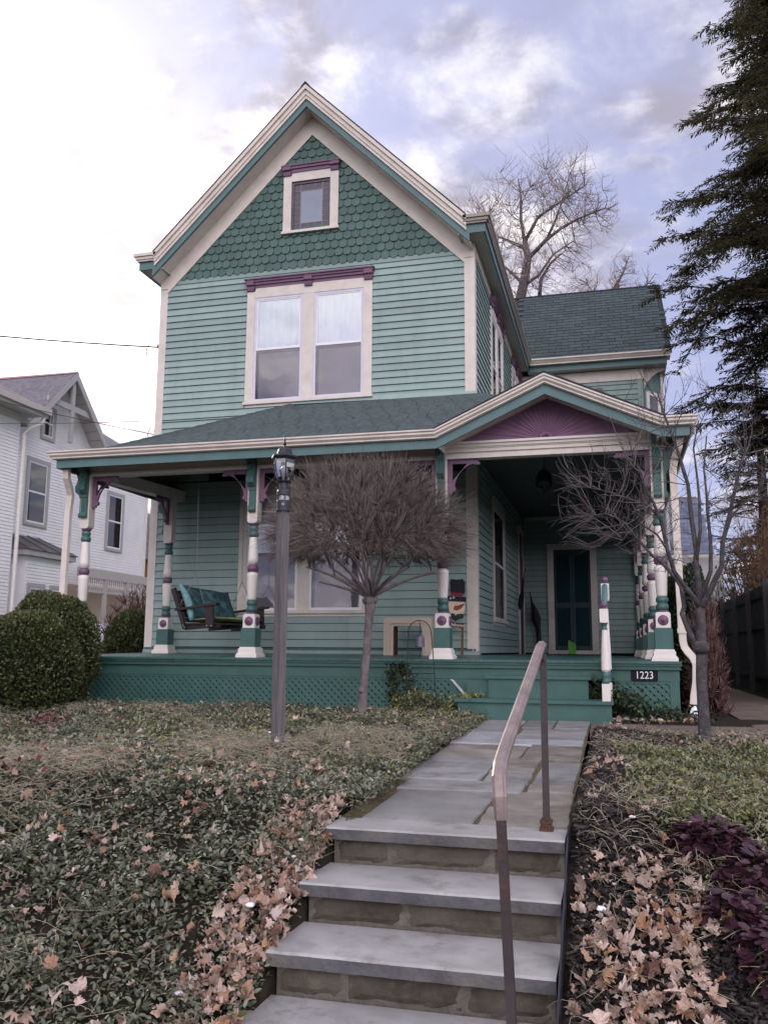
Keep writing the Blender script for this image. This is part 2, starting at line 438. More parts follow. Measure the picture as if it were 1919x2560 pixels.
class MB:
    def __init__(self):
        self.v, self.f = [], []

    def add(self, vs, fs):
        b = len(self.v)
        self.v += [tuple(x) for x in vs]
        self.f += [tuple(i + b for i in q) for q in fs]
        return self

    def box(self, x0, x1, y0, y1, z0, z1):
        return self.add([(x, y, z) for x in (x0, x1) for y in (y0, y1) for z in (z0, z1)],
                        [(0, 1, 3, 2), (4, 6, 7, 5), (0, 4, 5, 1), (2, 3, 7, 6), (0, 2, 6, 4), (1, 5, 7, 3)])

    def prism(self, poly, axis, a, b):
        """2-D polygon pushed along an axis; poly is (u,v): axis x -> (y,z), y -> (x,z), z -> (x,y)"""
        n = len(poly)

        def P(u, v, w):
            return (w, u, v) if axis == 'x' else ((u, w, v) if axis == 'y' else (u, v, w))
        vs = [P(u, v, a) for u, v in poly] + [P(u, v, b) for u, v in poly]
        fs = [tuple(range(n - 1, -1, -1)), tuple(range(n, 2 * n))]
        fs += [(i, (i + 1) % n, n + (i + 1) % n, n + i) for i in range(n)]
        return self.add(vs, fs)

    def lathe(self, prof, n=12, c=(0, 0, 0), axis='z', cap=True):
        vs, fs = [], []
        for r, h in prof:
            for k in range(n):
                a = 2 * PI * k / n
                p = (r * math.cos(a), r * math.sin(a), h)
                if axis == 'y':
                    p = (p[0], -h, p[1])
                elif axis == 'x':
                    p = (h, p[0], p[1])
                vs.append((p[0] + c[0], p[1] + c[1], p[2] + c[2]))
        m = len(prof)
        for i in range(m - 1):
            for k in range(n):
                k2 = (k + 1) % n
                fs.append((i * n + k, i * n + k2, (i + 1) * n + k2, (i + 1) * n + k))
        if cap:
            fs.append(tuple(range(n - 1, -1, -1)))
            fs.append(tuple((m - 1) * n + k for k in range(n)))
        return self.add(vs, fs)

    def tube(self, pts, rad, n=6, cap=True):
        pts = [Vector(p) for p in pts]
        m = len(pts)
        rs = rad if isinstance(rad, (list, tuple)) else [rad] * m
        vs, fs = [], []
        prev = None
        for i, p in enumerate(pts):
            d = (pts[min(i + 1, m - 1)] - pts[max(i - 1, 0)])
            d = d.normalized() if d.length > 1e-9 else Vector((0, 0, 1))
            if prev is None:
                a = Vector((1, 0, 0)) if abs(d.x) < 0.8 else Vector((0, 1, 0))
                u = d.cross(a).normalized()
            else:
                u = (prev - d * prev.dot(d))
                u = u.normalized() if u.length > 1e-6 else d.orthogonal().normalized()
            prev = u
            w = d.cross(u)
            for k in range(n):
                t = 2 * PI * k / n
                vs.append(p + (u * math.cos(t) + w * math.sin(t)) * rs[i])
        for i in range(m - 1):
            for k in range(n):
                k2 = (k + 1) % n
                fs.append((i * n + k, i * n + k2, (i + 1) * n + k2, (i + 1) * n + k))
        if cap:
            fs.append(tuple(range(n - 1, -1, -1)))
            fs.append(tuple((m - 1) * n + k for k in range(n)))
        return self.add(vs, fs)

    def quad(self, a, b, c, d):
        return self.add([a, b, c, d], [(0, 1, 2, 3)])

    def rot(self, ang, c=(0, 0, 0)):
        ca, sa = math.cos(ang), math.sin(ang)
        self.v = [(c[0] + (x - c[0]) * ca - (y - c[1]) * sa, c[1] + (x - c[0]) * sa + (y - c[1]) * ca, z) for x, y, z in self.v]
        return self

    def mesh(self, name, m=None, smooth=False):
        me = bpy.data.meshes.new(name)
        me.from_pydata(self.v, [], self.f)
        if m:
            me.materials.append(MATS[m])
        if smooth:
            me.shade_smooth()
        me.update()
        return me

    def build(self, name, m, parent=None, loc=(0, 0, 0), smooth=False):
        o = bpy.data.objects.new(name, self.mesh(name, m, smooth))
        return link(o, parent, loc)


def put(name, me, parent=None, loc=(0, 0, 0)):
    return link(bpy.data.objects.new(name, me), parent, loc)


def np_mesh(name, V, F, m, smooth=False):
    V = np.ascontiguousarray(V, dtype=np.float32)
    F = np.ascontiguousarray(F, dtype=np.int32)
    me = bpy.data.meshes.new(name)
    k = F.shape[1]
    me.vertices.add(len(V))
    me.vertices.foreach_set('co', V.ravel())
    me.loops.add(F.size)
    me.loops.foreach_set('vertex_index', F.ravel())
    me.polygons.add(len(F))
    me.polygons.foreach_set('loop_start', np.arange(0, F.size, k, dtype=np.int32))
    me.materials.append(MATS[m])
    me.update(calc_edges=True)
    if smooth:
        me.shade_smooth()
    return me


def euler_mats(yaw_, pitch, roll):
    cy, sy, cp, sp, cr, sr = np.cos(yaw_), np.sin(yaw_), np.cos(pitch), np.sin(pitch), np.cos(roll), np.sin(roll)
    M = np.empty((len(yaw_), 3, 3))
    M[:, 0, 0] = cy * cp
    M[:, 0, 1] = cy * sp * sr - sy * cr
    M[:, 0, 2] = cy * sp * cr + sy * sr
    M[:, 1, 0] = sy * cp
    M[:, 1, 1] = sy * sp * sr + cy * cr
    M[:, 1, 2] = sy * sp * cr - cy * sr
    M[:, 2, 0] = -sp
    M[:, 2, 1] = cp * sr
    M[:, 2, 2] = cp * cr
    return M


def scatter(name, tv, tf, pos, M, sc, m):
    tv = np.asarray(tv, float)
    tf = np.asarray(tf, int)
    V = np.einsum('nij,kj->nki', M, tv) * np.asarray(sc).reshape(-1, 1, 1) + pos[:, None, :]
    n, k = V.shape[:2]
    F = (tf[None] + (np.arange(n) * k)[:, None, None]).reshape(-1, tf.shape[1])
    return np_mesh(name, V.reshape(-1, 3), F, m)


LEAF_V = [(0, 0, 0), (.36, 0, -.03), (.7, 0, -.03), (1, 0, .0), (.30, .23, .05), (.70, .19, .05), (.30, -.23, .05), (.70, -.19, .05)]
LEAF_F = [(0, 1, 4), (1, 2, 5), (1, 5, 4), (2, 3, 5), (0, 6, 1), (1, 7, 2), (1, 6, 7), (2, 7, 3)]
OVAL_V = [(0, 0, 0), (.5, 0, -.05), (1, 0, 0), (.22, .26, .04), (.75, .28, .05), (.22, -.26, .04), (.75, -.28, .05)]
OVAL_F = [(0, 1, 3), (1, 4, 3), (1, 2, 4), (0, 5, 1), (1, 5, 6), (1, 6, 2)]


def strands(name, P0, P1, bend, rad, m, seg=3, taper=0.35, sides=3):
    """many thin twigs at once: quadratic curves P0 -> P1 bowed by bend, triangular section"""
    P0, P1, bend = np.asarray(P0, float), np.asarray(P1, float), np.asarray(bend, float)
    n = len(P0)
    rad = np.broadcast_to(np.asarray(rad, float), (n,))
    ts = np.linspace(0, 1, seg + 1)
    mid = (P0 + P1) / 2 + bend
    pts = [(1 - t) ** 2 * P0 + 2 * t * (1 - t) * mid + t * t * P1 for t in ts]
    d = P1 - P0
    d /= np.linalg.norm(d, axis=1, keepdims=True) + 1e-9
    a = np.where(np.abs(d[:, 2:3]) < 0.85, np.array([[0, 0, 1.0]]), np.array([[1.0, 0, 0]]))
    u = np.cross(d, a)
    u /= np.linalg.norm(u, axis=1, keepdims=True) + 1e-9
    w = np.cross(d, u)
    V = []
    for i, t in enumerate(ts):
        r = (rad * (1 - (1 - taper) * t))[:, None]
        for k in range(sides):
            g = 2 * PI * k / sides
            V.append(pts[i] + (u * math.cos(g) + w * math.sin(g)) * r)
    V = np.stack(V, 1)
    F = []
    for i in range(seg):
        for k in range(sides):
            k2 = (k + 1) % sides
            F.append((i * sides + k, i * sides + k2, (i + 1) * sides + k2, (i + 1) * sides + k))
    F = np.array(F)
    K = V.shape[1]
    return np_mesh(name, V.reshape(-1, 3), (F[None] + (np.arange(n) * K)[:, None, None]).reshape(-1, 4), m)


def text_mesh(name, body, size, depth, m, shear=0.0):
    cu = bpy.data.curves.new(name, 'FONT')
    cu.body = body
    cu.size = size
    cu.extrude = depth
    cu.shear = shear
    cu.align_x = 'CENTER'
    cu.align_y = 'CENTER'
    t = bpy.data.objects.new(name, cu)
    C.objects.link(t)
    bpy.context.view_layer.update()
    me = bpy.data.meshes.new_from_object(t.evaluated_get(bpy.context.evaluated_depsgraph_get()))
    bpy.data.objects.remove(t)
    me.materials.clear()
    me.materials.append(MATS[m])
    me.name = name
    me.transform(Matrix.Rotation(R(90), 4, 'X'))
    return me
# ================================================================== the green house
W = 5.98
D2 = 7.784
house = thing('house', 'green two-storey house with cream and purple trim and a wide front porch', 'house', (2.99, 0.0, -0.75))


def TF(y0):
    return lambda u, v, w: (u, y0 - w, v)


def TX(x0):
    return lambda u, v, w: (x0 + w, u, v)


def ub(mb, T, u0, u1, v0, v1, w0, w1):
    vs = [T(u, v, w) for u in (u0, u1) for v in (v0, v1) for w in (w0, w1)]
    return mb.add(vs, [(0, 1, 3, 2), (4, 6, 7, 5), (0, 4, 5, 1), (2, 3, 7, 6), (0, 2, 6, 4), (1, 5, 7, 3)])


def uprism(mb, T, prof, u0, u1):
    """profile (w,v) pushed along u"""
    n = len(prof)
    vs = [T(u0, v, w) for w, v in prof] + [T(u1, v, w) for w, v in prof]
    fs = [tuple(range(n - 1, -1, -1)), tuple(range(n, 2 * n))] + [(i, (i + 1) % n, n + (i + 1) % n, n + i) for i in range(n)]
    return mb.add(vs, fs)


def boards(wall, T, ua, ub_, z0, z1, exp, holes, material, clip=None, name='clapboard'):
    """one clapboard per course and stretch between openings"""
    z = z0
    while z < z1 - 0.02:
        top = min(z + exp, z1)
        mid = (z + top) / 2
        lo, hi = (ua, ub_) if clip is None else clip(mid)
        segs = [(lo, hi)]
        for (h0, h1, k0, k1) in holes:
            if k0 < mid < k1:
                segs = [s for a, b in segs for s in ((a, min(b, h0)), (max(a, h1), b)) if s[1] - s[0] > 0.03]
        for a, b in segs:
            if b - a < 0.03:
                continue
            cuts = [a]
            if b - a > 3.6 and random.random() < 0.8:          # a butt joint somewhere along a long course
                cuts.append(a + (b - a) * random.uniform(0.3, 0.7))
            cuts.append(b)
            for c0, c1 in zip(cuts[:-1], cuts[1:]):
                mb = MB()
                j = random.uniform(-0.0015, 0.0015)
                uprism(mb, T, [(0.002, z + 0.011 + j), (0.032, z + 0.011 + j), (0.008, top + 0.004), (0.002, top + 0.004)], c0 + 0.001, c1 - 0.0015)  # gap left under each board so the dark backing shows as shadow
                mb.build(name, material, wall)
        z += exp


# ---- main block walls (near-black backing, painting shadow lines between boards), with clapboards as their pieces
TFR = TF(0.0)
TSD = TX(W)
front_wall = MB().add([(0, 0, -0.6), (W, 0, -0.6), (W, 0, 7.15), (W / 2, 0, 9.95), (0, 0, 7.15),
                       (0, 0.2, -0.6), (W, 0.2, -0.6), (W, 0.2, 7.15), (W / 2, 0.2, 9.95), (0, 0.2, 7.15)],
                      [(0, 1, 2, 3, 4), (9, 8, 7, 6, 5), (0, 5, 6, 1), (1, 6, 7, 2), (2, 7, 8, 3), (3, 8, 9, 4), (4, 9, 5, 0)]).build('front_wall', 'unlit_dark', house)
side_wall = MB().box(W - 0.2, W, 0.201, 11.0, -0.6, 7.12).build('side_wall', 'unlit_dark', house)
left_wall = MB().box(0, 0.2, 0.201, 14.0, -0.6, 7.12).build('left_wall', 'siding', house)
foundation = MB().box(0.05, W - 0.05, 0.25, 14.0, -0.9, -0.6).build('foundation', 'riser_stone', house)

UW = (1.79, 4.182, 4.44, 6.60)      # upper double window, outside of casing
LW = (1.78, 4.20, 0.68, 2.92)       # parlour window
AW = (2.455, 3.523, 7.653, 8.80)    # attic window


def hipx(z):
    return 2.72 - (4.387 - z) / 0.60 + 0.5


boards(front_wall, TFR, 0.15, W - 0.15, 0.10, 3.05, 0.135, [LW], 'siding')
boards(front_wall, TFR, 0.15, W - 0.15, 3.07, 4.25, 0.127, [], 'siding', clip=lambda z: (0.15, max(0.3, hipx(z))))
boards(front_wall, TFR, 0.15, W - 0.15, 4.25, 6.90, 0.127, [UW], 'siding')
MB().box(0.151, W - 0.151, -0.026, -0.001, 6.905, 6.99).build('belt_board', 'siding', front_wall)
MB().box(0.01, W - 0.01, -0.035, -0.001, 0.0, 0.098).build('baseboard', 'floor_green', front_wall)

# side wall clapboards, above and below the porch roof
SW1 = (2.02, 3.95, 4.6, 6.75)
SW2 = (5.70, 7.40, 4.6, 6.75)
SL1 = (1.95, 3.80, 0.60, 2.92)
SDR = (6.45, 7.60, 0.0, 3.05)
boards(side_wall, TSD, 0.15, D2 - 0.001, 0.02, 3.40, 0.135, [SL1, SDR], 'siding')
boards(side_wall, TSD, 0.15, D2 - 0.001, 4.0, 6.92, 0.127, [SW1, SW2], 'siding')

# ---- corner boards, frieze boards
cb_ = MB()
cb_.box(0.0, 0.15, -0.030, -0.001, 0.06, 7.10)
cb_.build('corner_board', 'cream', house)
cb_ = MB()
cb_.box(W - 0.15, W + 0.031, -0.031, -0.001, 0.06, 7.10)
cb_.box(W + 0.001, W + 0.030, -0.0005, 0.149, 0.06, 7.10)
cb_.box(W - 0.055, W - 0.045, -0.036, -0.0311, 0.06, 7.09)
cb_.build('corner_board', 'cream', house)
MB().box(-0.012, W + 0.045, -0.045, 0.18, 0.0, 0.058).build('corner_base', 'siding', house)
MB().box(W + 0.001, W + 0.036, 0.15, D2 - 0.001, 6.90, 7.09).build('side_frieze', 'cream', house)

# ---- gable: scalloped shingles one by one
gable_wall = MB().add([(0.2, -0.006, 6.96), (W - 0.2, -0.006, 6.96), (W / 2, -0.006, 9.72)], [(0, 1, 2)]).build('gable_wall', 'post_green', house)
sw, sh, ex = 0.158, 0.215, 0.155
hw_ = sw / 2 - 0.004
SC = [(-hw_, 0), (-hw_, -sh + 0.050), (-hw_ + 0.010, -sh + 0.028), (-hw_ + 0.036, -sh + 0.003), (-0.026, -sh), (0.026, -sh),
      (hw_ - 0.036, -sh + 0.003), (hw_ - 0.010, -sh + 0.028), (hw_, -sh + 0.050), (hw_, 0)]
sm = MB()
nS = len(SC)
fy = lambda z: -0.008 - 0.030 * (-z / sh)
sm.add([(x, fy(z), z) for x, z in SC] + [(x, fy(z) + 0.010, z) for x, z in SC],
       [tuple(range(nS)), tuple(range(2 * nS - 1, nS - 1, -1))] + [(i, nS + i, nS + (i + 1) % nS, (i + 1) % nS) for i in range(nS)])
shingle_me = sm.mesh('shingle', 'gable_green')
row = 0
while True:
    zb = 6.975 + row * ex
    if zb > 9.60:
        break
    half = (9.62 - zb) / 1.0 + 0.02
    off = 0 if row % 2 == 0 else sw / 2
    k = int(half / sw) + 2
    for i in range(-k, k + 1):
        x = W / 2 + i * sw + off
        if abs(x - W / 2) > half:
            continue
        if AW[0] + 0.05 < x < AW[1] - 0.05 and 7.70 < zb + 0.08 < 8.95:
            continue
        o = put('shingle', shingle_me, gable_wall, (x + random.uniform(-0.003, 0.003), random.uniform(-0.002, 0.0), zb + sh + random.uniform(-0.004, 0.004)))
        o.rotation_euler = (random.uniform(-0.012, 0.012), random.uniform(-0.02, 0.02), 0)
    row += 1


def chev(mb, xc, za, s, hl, hr, dv, y0, y1):
    """an inverted V band: top edge apex za, slope s, vertical thickness dv, from y0 to y1"""
    pl = [(xc, za), (xc + hr, za - s * hr), (xc + hr, za - s * hr - dv), (xc, za - dv), (xc - hl, za - s * hl - dv), (xc - hl, za - s * hl)]
    n = len(pl)
    vs = [(x, y0, z) for x, z in pl] + [(x, y1, z) for x, z in pl]
    fs = [(0, 3, 2, 1), (0, 5, 4, 3), (6, 7, 8, 9), (6, 9, 10, 11)] + [(i, (i + 1) % n, n + (i + 1) % n, n + i) for i in range(n)]
    return mb.add(vs, fs)


XC = W / 2
ZA = 10.343
HL = 2.943
rk = MB()
chev(rk, XC, ZA, 1.0, HL, HL, 0.085, -0.47, -0.30)
chev(rk, XC, ZA - 0.0851, 1.0, HL, HL, 0.100, -0.435, -0.30)
chev(rk, XC, ZA - 0.1852, 1.0, HL, HL, 0.070, -0.415, -0.30)
rk.build('rake_crown', 'gutter_cream', house)
rk = MB()
chev(rk, XC, ZA - 0.2553, 1.0, HL + 0.05, HL + 0.05, 0.140, -0.385, -0.335)
rk.build('rake_fascia', 'trim_green', house)
rk = MB()
chev(rk, XC, ZA - 0.372, 1.0, HL + 0.06, HL + 0.06, 0.02, -0.334, -0.001)
rk.build('rake_soffit', 'cream', house)
rk = MB()
chev(rk, XC, ZA - 0.393, 1.0, HL - 0.1, HL - 0.1, 0.365, -0.045, -0.0005)
rk.box(0.001, 0.24, -0.0452, -0.031, 6.83, 7.098)
rk.box(W - 0.24, W - 0.001, -0.0452, -0.032, 6.83, 7.098)
rk.build('gable_frieze', 'cream', house)
# roof slabs of the main block
for s in (-1, 1):
    mb = MB()
    x_e = XC + s * (HL + 0.01)
    mb.add([(XC, -0.478, ZA + 0.028), (x_e, -0.478, ZA + 0.028 - HL - 0.01), (x_e, -0.478, ZA + 0.003 - HL - 0.01), (XC, -0.478, ZA + 0.003),
            (XC, 14.0, ZA + 0.028), (x_e, 14.0, ZA + 0.028 - HL - 0.01), (x_e, 14.0, ZA + 0.003 - HL - 0.01), (XC, 14.0, ZA + 0.003)],
           [(0, 1, 2, 3), (7, 6, 5, 4), (0, 4, 5, 1), (1, 5, 6, 2), (2, 6, 7, 3), (3, 7, 4, 0)])
    mb.build('main_roof', 'roof_dark', house)
MB().prism([(XC - 0.09, ZA - 0.055), (XC, ZA + 0.050), (XC + 0.09, ZA - 0.055), (XC, ZA + 0.030)], 'y', -0.483, 13.9).build('ridge_cap', 'roof_dark', house)

# ---- eaves with boxed returns: crown / gutter, fascia, soffit
GUT = [(0.0, 7.40), (0.43, 7.40), (0.43, 7.365), (0.405, 7.345), (0.375, 7.30), (0.36, 7.285), (0.36, 7.255), (0.33, 7.255), (0.0, 7.255)]


def eave_side(x_wall, s, y_end, m):
    g = MB()
    prof = [(x_wall + s * a * 0.84, z) for a, z in GUT]
    g.prism(prof, 'y', -0.42, y_end)
    # return across the gable foot, with the same profile
    xa, xb = (x_wall + s * 0.361, x_wall - s * 0.10)
    for z0, z1, d, e in ((7.345, 7.401, 0.47, 0.0), (7.29, 7.3449, 0.445, 0.03), (7.2551, 7.2899, 0.425, 0.06)):
        g.box(min(xa - s * e, xb), max(xa - s * e, xb), -d, -0.4201 + 0.12, z0, z1)
    g.build('eave_gutter', m, house)
    f = MB()
    xo = x_wall + s * 0.275
    f.box(min(xo, xo - s * 0.03), max(xo, xo - s * 0.03), -0.386, y_end - 0.03, 7.10, 7.2545)
    f.box(min(xo - s * 0.0301, x_wall - s * 0.09), max(xo - s * 0.0301, x_wall - s * 0.09), -0.386, -0.356, 7.10, 7.2545)
    f.build('eave_fascia', 'trim_green', house)
    t = MB()
    xi = xo - s * 0.031
    t.box(min(xi, x_wall - s * 0.2), max(xi, x_wall - s * 0.2), -0.3555, y_end - 0.03, 7.105, 7.13)
    t.build('eave_soffit', 'soffit_grey', house)


eave_side(W, 1, D2 - 0.36, 'gutter_dirty')
eave_side(0.0, -1, 13.9, 'gutter_cream')

# ---- windows


def window_unit(name, T, box, lights=2, cw=0.155, mw=0.215, curtain='curtain', cap=True, storm='window_lilac', hb=0.13):
    u0, u1, v0, v1 = box
    c = MB()
    ub(c, T, u0, u0 + cw, v0 + 0.055, v1, 0.0, 0.045)
    ub(c, T, u1 - cw, u1, v0 + 0.055, v1, 0.0, 0.045)
    ub(c, T, u0 + cw + 0.0005, u1 - cw - 0.0005, v1 - hb, v1 + 0.06, 0.0, 0.042)
    inner0, inner1 = u0 + cw, u1 - cw
    spans = [(inner0, inner1)]
    if lights == 2:
        mid = (u0 + u1) / 2
        ub(c, T, mid - mw / 2, mid + mw / 2, v0 + 0.055, v1 - hb - 0.0005, 0.0, 0.040)
        spans = [(inner0, mid - mw / 2), (mid + mw / 2, inner1)]
    root = c.build(name, 'cream', house)
    s = MB()
    ub(s, T, u0 - 0.02, u1 + 0.02, v0, v0 + 0.054, 0.0, 0.075)
    ub(s, T, u0 + 0.01, u1 - 0.01, v0 - 0.05, v0 - 0.0005, 0.0, 0.03)
    s.build('sill', 'cream', root)
    if cap:
        k = MB()
        a, b = u0 - 0.03, u1 + 0.03
        ub(k, T, a + 0.02, b - 0.02, v1 + 0.0605, v1 + 0.115, 0.0, 0.05)
        ub(k, T, a + 0.01, b - 0.01, v1 + 0.1151, v1 + 0.165, 0.0, 0.075)
        ub(k, T, a, b, v1 + 0.1651, v1 + 0.205, 0.0, 0.10)
        ub(k, T, a - 0.015, b + 0.015, v1 + 0.2051, v1 + 0.228, 0.0, 0.125)
        k.build('window_cap', 'purple', root)
        for uc in [u0 + cw / 2 - 0.01, u1 - cw / 2 + 0.01] + ([(u0 + u1) / 2] if lights == 2 else []):
            k = MB()
            hw = cw / 2 - 0.005
            uprism(k, T, [(0.046, v1 - 0.005), (0.075, v1 + 0.005), (0.085, v1 + 0.05), (0.080, v1 + 0.085), (0.105, v1 + 0.105), (0.11, v1 + 0.20), (0.046, v1 + 0.20)], uc - hw, uc + hw)
            ub(k, T, uc - hw - 0.008, uc + hw + 0.008, v1 + 0.105, v1 + 0.14, 0.046, 0.118)
            k.build('cap_bracket', 'purple', root)
    vb, vt = v0 + 0.055, v1 - hb
    for a, b in spans:
        fr = MB()
        e = 0.045
        vm = vb + (vt - vb) * 0.50
        ub(fr, T, a + 0.001, a + e, vb, vt, 0.004, 0.034)
        ub(fr, T, b - e, b - 0.001, vb, vt, 0.004, 0.034)
        ub(fr, T, a + e + 0.0005, b - e - 0.0005, vt - e, vt - 0.001, 0.004, 0.033)
        ub(fr, T, a + e + 0.0005, b - e - 0.0005, vb, vb + e, 0.004, 0.033)
        fr.build('sash_frame', storm, root)
        fr = MB()
        ub(fr, T, a + e + 0.0005, b - e - 0.0005, vm - 0.025, vm + 0.02, 0.006, 0.030)
        ub(fr, T, a + e + 0.0005, a + e + 0.022, vm + 0.0205, vt - e - 0.0005, 0.006, 0.026)
        ub(fr, T, b - e - 0.022, b - e - 0.0005, vm + 0.0205, vt - e - 0.0005, 0.006, 0.026)
        ub(fr, T, a + e + 0.0225, b - e - 0.0225, vt - e - 0.022, vt - e - 0.0005, 0.006, 0.026)
        fr.build('meeting_rail', 'window_white', root)
        cu = MB()
        n = 24
        for i in range(n):
            t0, t1 = i / n, (i + 1) / n
            w0, w1 = 0.006 + 0.003 * math.sin(t0 * 37 + a), 0.006 + 0.003 * math.sin(t1 * 37 + a)
            x0_, x1_ = a + e + (b - a - 2 * e) * t0, a + e + (b - a - 2 * e) * t1
            cu.add([T(x0_, vm, w0), T(x1_, vm, w1), T(x1_, vt - e, w1), T(x0_, vt - e, w0)], [(0, 1, 2, 3)])
        cu.build('curtain', curtain, root)
        p = MB()
        ub(p, T, a + e, b - e, vm, vt - e, 0.0165, 0.0185)
        p.build('pane', 'glass', root)
        p = MB()
        ub(p, T, a + e, b - e, vb + e, vm - 0.025, 0.003, 0.006)
        p.build('blind', 'unlit_dark' if curtain == 'unlit_dark' else 'screen', root)
        p = MB()
        ub(p, T, a + e, a + e + 0.05, vb + e, vm - 0.025, 0.0065, 0.010)
        ub(p, T, a + e + 0.0505, b - e, vm - 0.085, vm - 0.025, 0.0065, 0.0095)
        p.build('painted_frame_shade', 'unlit_dark', root)  # dark strips painted down one side and under the rail as shade
        p = MB()
        ub(p, T, a + e, b - e, vb + e, vm - 0.025, 0.0185, 0.0205)
        p.build('pane', 'glass_low', root)
    return root


window_unit('front_window', TFR, UW)
window_unit('front_window', TFR, LW, cap=False, storm='window_white')
window_unit('side_window', TSD, SW1, cap=True, curtain='unlit_dark', storm='window_white')
window_unit('side_window', TSD, SW2, cap=True, curtain='unlit_dark', storm='window_white')
window_unit('side_window', TSD, SL1, cap=False, curtain='unlit_dark', storm='cream', lights=1, cw=0.14)

# attic window with leaded border lights
u0, u1, v0, v1 = AW
c = MB()
ub(c, TFR, u0, u0 + 0.155, v0 + 0.05, v1, 0.0, 0.06)
ub(c, TFR, u1 - 0.155, u1, v0 + 0.05, v1, 0.0, 0.06)
ub(c, TFR, u0 + 0.1555, u1 - 0.1555, v1 - 0.12, v1 + 0.055, 0.0, 0.057)
aw = c.build('attic_window', 'cream', house)
s = MB()
ub(s, TFR, u0 - 0.02, u1 + 0.02, v0, v0 + 0.0495, 0.0, 0.085)
s.build('sill', 'cream', aw)
k = MB()
ub(k, TFR, u0 - 0.01, u1 + 0.01, v1 + 0.0555, v1 + 0.12, 0.0, 0.075)
ub(k, TFR, u0 - 0.025, u1 + 0.025, v1 + 0.1205, v1 + 0.17, 0.0, 0.10)
ub(k, TFR, u0 - 0.04, u1 + 0.04, v1 + 0.1705, v1 + 0.195, 0.0, 0.12)
k.build('window_cap', 'purple', aw)
for uc in (u0 + 0.07, u1 - 0.07):
    k = MB()
    uprism(k, TFR, [(0.061, v1 - 0.01), (0.085, v1), (0.095, v1 + 0.05), (0.09, v1 + 0.08), (0.115, v1 + 0.10), (0.115, v1 + 0.165), (0.061, v1 + 0.165)], uc - 0.075, uc + 0.075)
    ub(k, TFR, uc - 0.083, uc + 0.083, v1 + 0.095, v1 + 0.13, 0.061, 0.126)
    k.build('cap_bracket', 'purple', aw)
ai0, ai1, av0, av1 = u0 + 0.156, u1 - 0.156, v0 + 0.0505, v1 - 0.121
fr = MB()
ub(fr, TFR, ai0, ai0 + 0.045, av0, av1, 0.004, 0.030)
ub(fr, TFR, ai1 - 0.03, ai1, av0, av1, 0.004, 0.030)
ub(fr, TFR, ai0 + 0.0455, ai1 - 0.0305, av1 - 0.05, av1, 0.004, 0.029)
ub(fr, TFR, ai0 + 0.0455, ai1 - 0.0305, av0, av0 + 0.03, 0.004, 0.029)
fr.build('sash_frame', 'lead_pane', aw)
g0, g1, h0, h1 = ai0 + 0.046, ai1 - 0.031, av0 + 0.031, av1 - 0.051
bd = 0.125
p = MB()
ub(p, TFR, g0 + bd, g1 - bd, h0 + bd * 0.9, h1 - bd * 1.1, 0.010, 0.014)
p.build('pane', 'lead_centre', aw)
nx, nz = 5, 6
for i in range(nx):
    for (a, b) in ((h0, h0 + bd * 0.9), (h1 - bd * 1.1, h1)):
        p = MB()
        ub(p, TFR, g0 + (g1 - g0) * i / nx + 0.003, g0 + (g1 - g0) * (i + 1) / nx - 0.003, a + 0.003, b - 0.003, 0.008, 0.012)
        p.build('pane', 'lead_pane', aw)
for i in range(nz):
    z0_ = h0 + bd * 0.9 + (h1 - h0 - 2 * bd) * i / nz
    z1_ = h0 + bd * 0.9 + (h1 - h0 - 2 * bd) * (i + 1) / nz
    for (a, b) in ((g0, g0 + bd), (g1 - bd, g1)):
        p = MB()
        ub(p, TFR, a + 0.003, b - 0.003, z0_ + 0.003, z1_ - 0.003, 0.008, 0.012)
        p.build('pane', 'lead_pane', aw)
p = MB()
for i in range(1, nx):
    x = g0 + (g1 - g0) * i / nx
    ub(p, TFR, x - 0.004, x + 0.004, h0, h0 + bd * 0.9, 0.006, 0.016)
    ub(p, TFR, x - 0.004, x + 0.004, h1 - bd * 1.1, h1, 0.006, 0.016)
for i in range(1, nz):
    z = h0 + bd * 0.9 + (h1 - h0 - 2 * bd) * i / nz
    ub(p, TFR, g0, g0 + bd, z - 0.004, z + 0.004, 0.006, 0.0155)
    ub(p, TFR, g1 - bd, g1, z - 0.004, z + 0.004, 0.006, 0.0155)
for x in (g0 + bd, g1 - bd):
    ub(p, TFR, x - 0.006, x + 0.006, h0, h1, 0.006, 0.018)
for z in (h0 + bd * 0.9, h1 - bd * 1.1):
    ub(p, TFR, g0, g1, z - 0.006, z + 0.006, 0.006, 0.0175)
p.build('lead_came', 'came', aw)

# ---- rear wing: wall, cutaway corner, roof laid with slates one by one
TWG = TF(D2)
WX1 = 9.03
wing_wall = MB().box(W + 0.001, WX1, D2, D2 + 0.2, -0.7, 7.11).build('wing_wall', 'unlit_dark', house)  # near-black backing again, board shadow lines put into its colour
DRB = (6.585, 7.774, 0.0, 2.711)
boards(wing_wall, TWG, W + 0.03, WX1 - 0.12, 0.02, 3.42, 0.135, [DRB], 'siding')
boards(wing_wall, TWG, W + 0.03, WX1 - 0.12, 4.0, 6.80, 0.135, [(8.0 - 0.9, 8.0, 4.5, 6.5)], 'siding')
MB().box(WX1 - 0.12, WX1 + 0.004, D2 - 0.03, D2 - 0.0005, -0.6, 6.80).build('corner_board', 'siding', house)
MB().box(W + 0.04, WX1 + 0.03, D2 - 0.038, D2 - 0.0305, 6.805, 7.08).build('wing_frieze', 'cream', house)
k = MB()
ub(k, TWG, 7.0, 8.05, 6.50, 6.56, 0.02, 0.10)
ub(k, TWG, 7.02, 8.03, 6.44, 6.4995, 0.02, 0.07)
ub(k, TWG, 7.88, 8.06, 6.38, 6.62, 0.03, 0.12)
k.build('window_cap', 'purple', house)
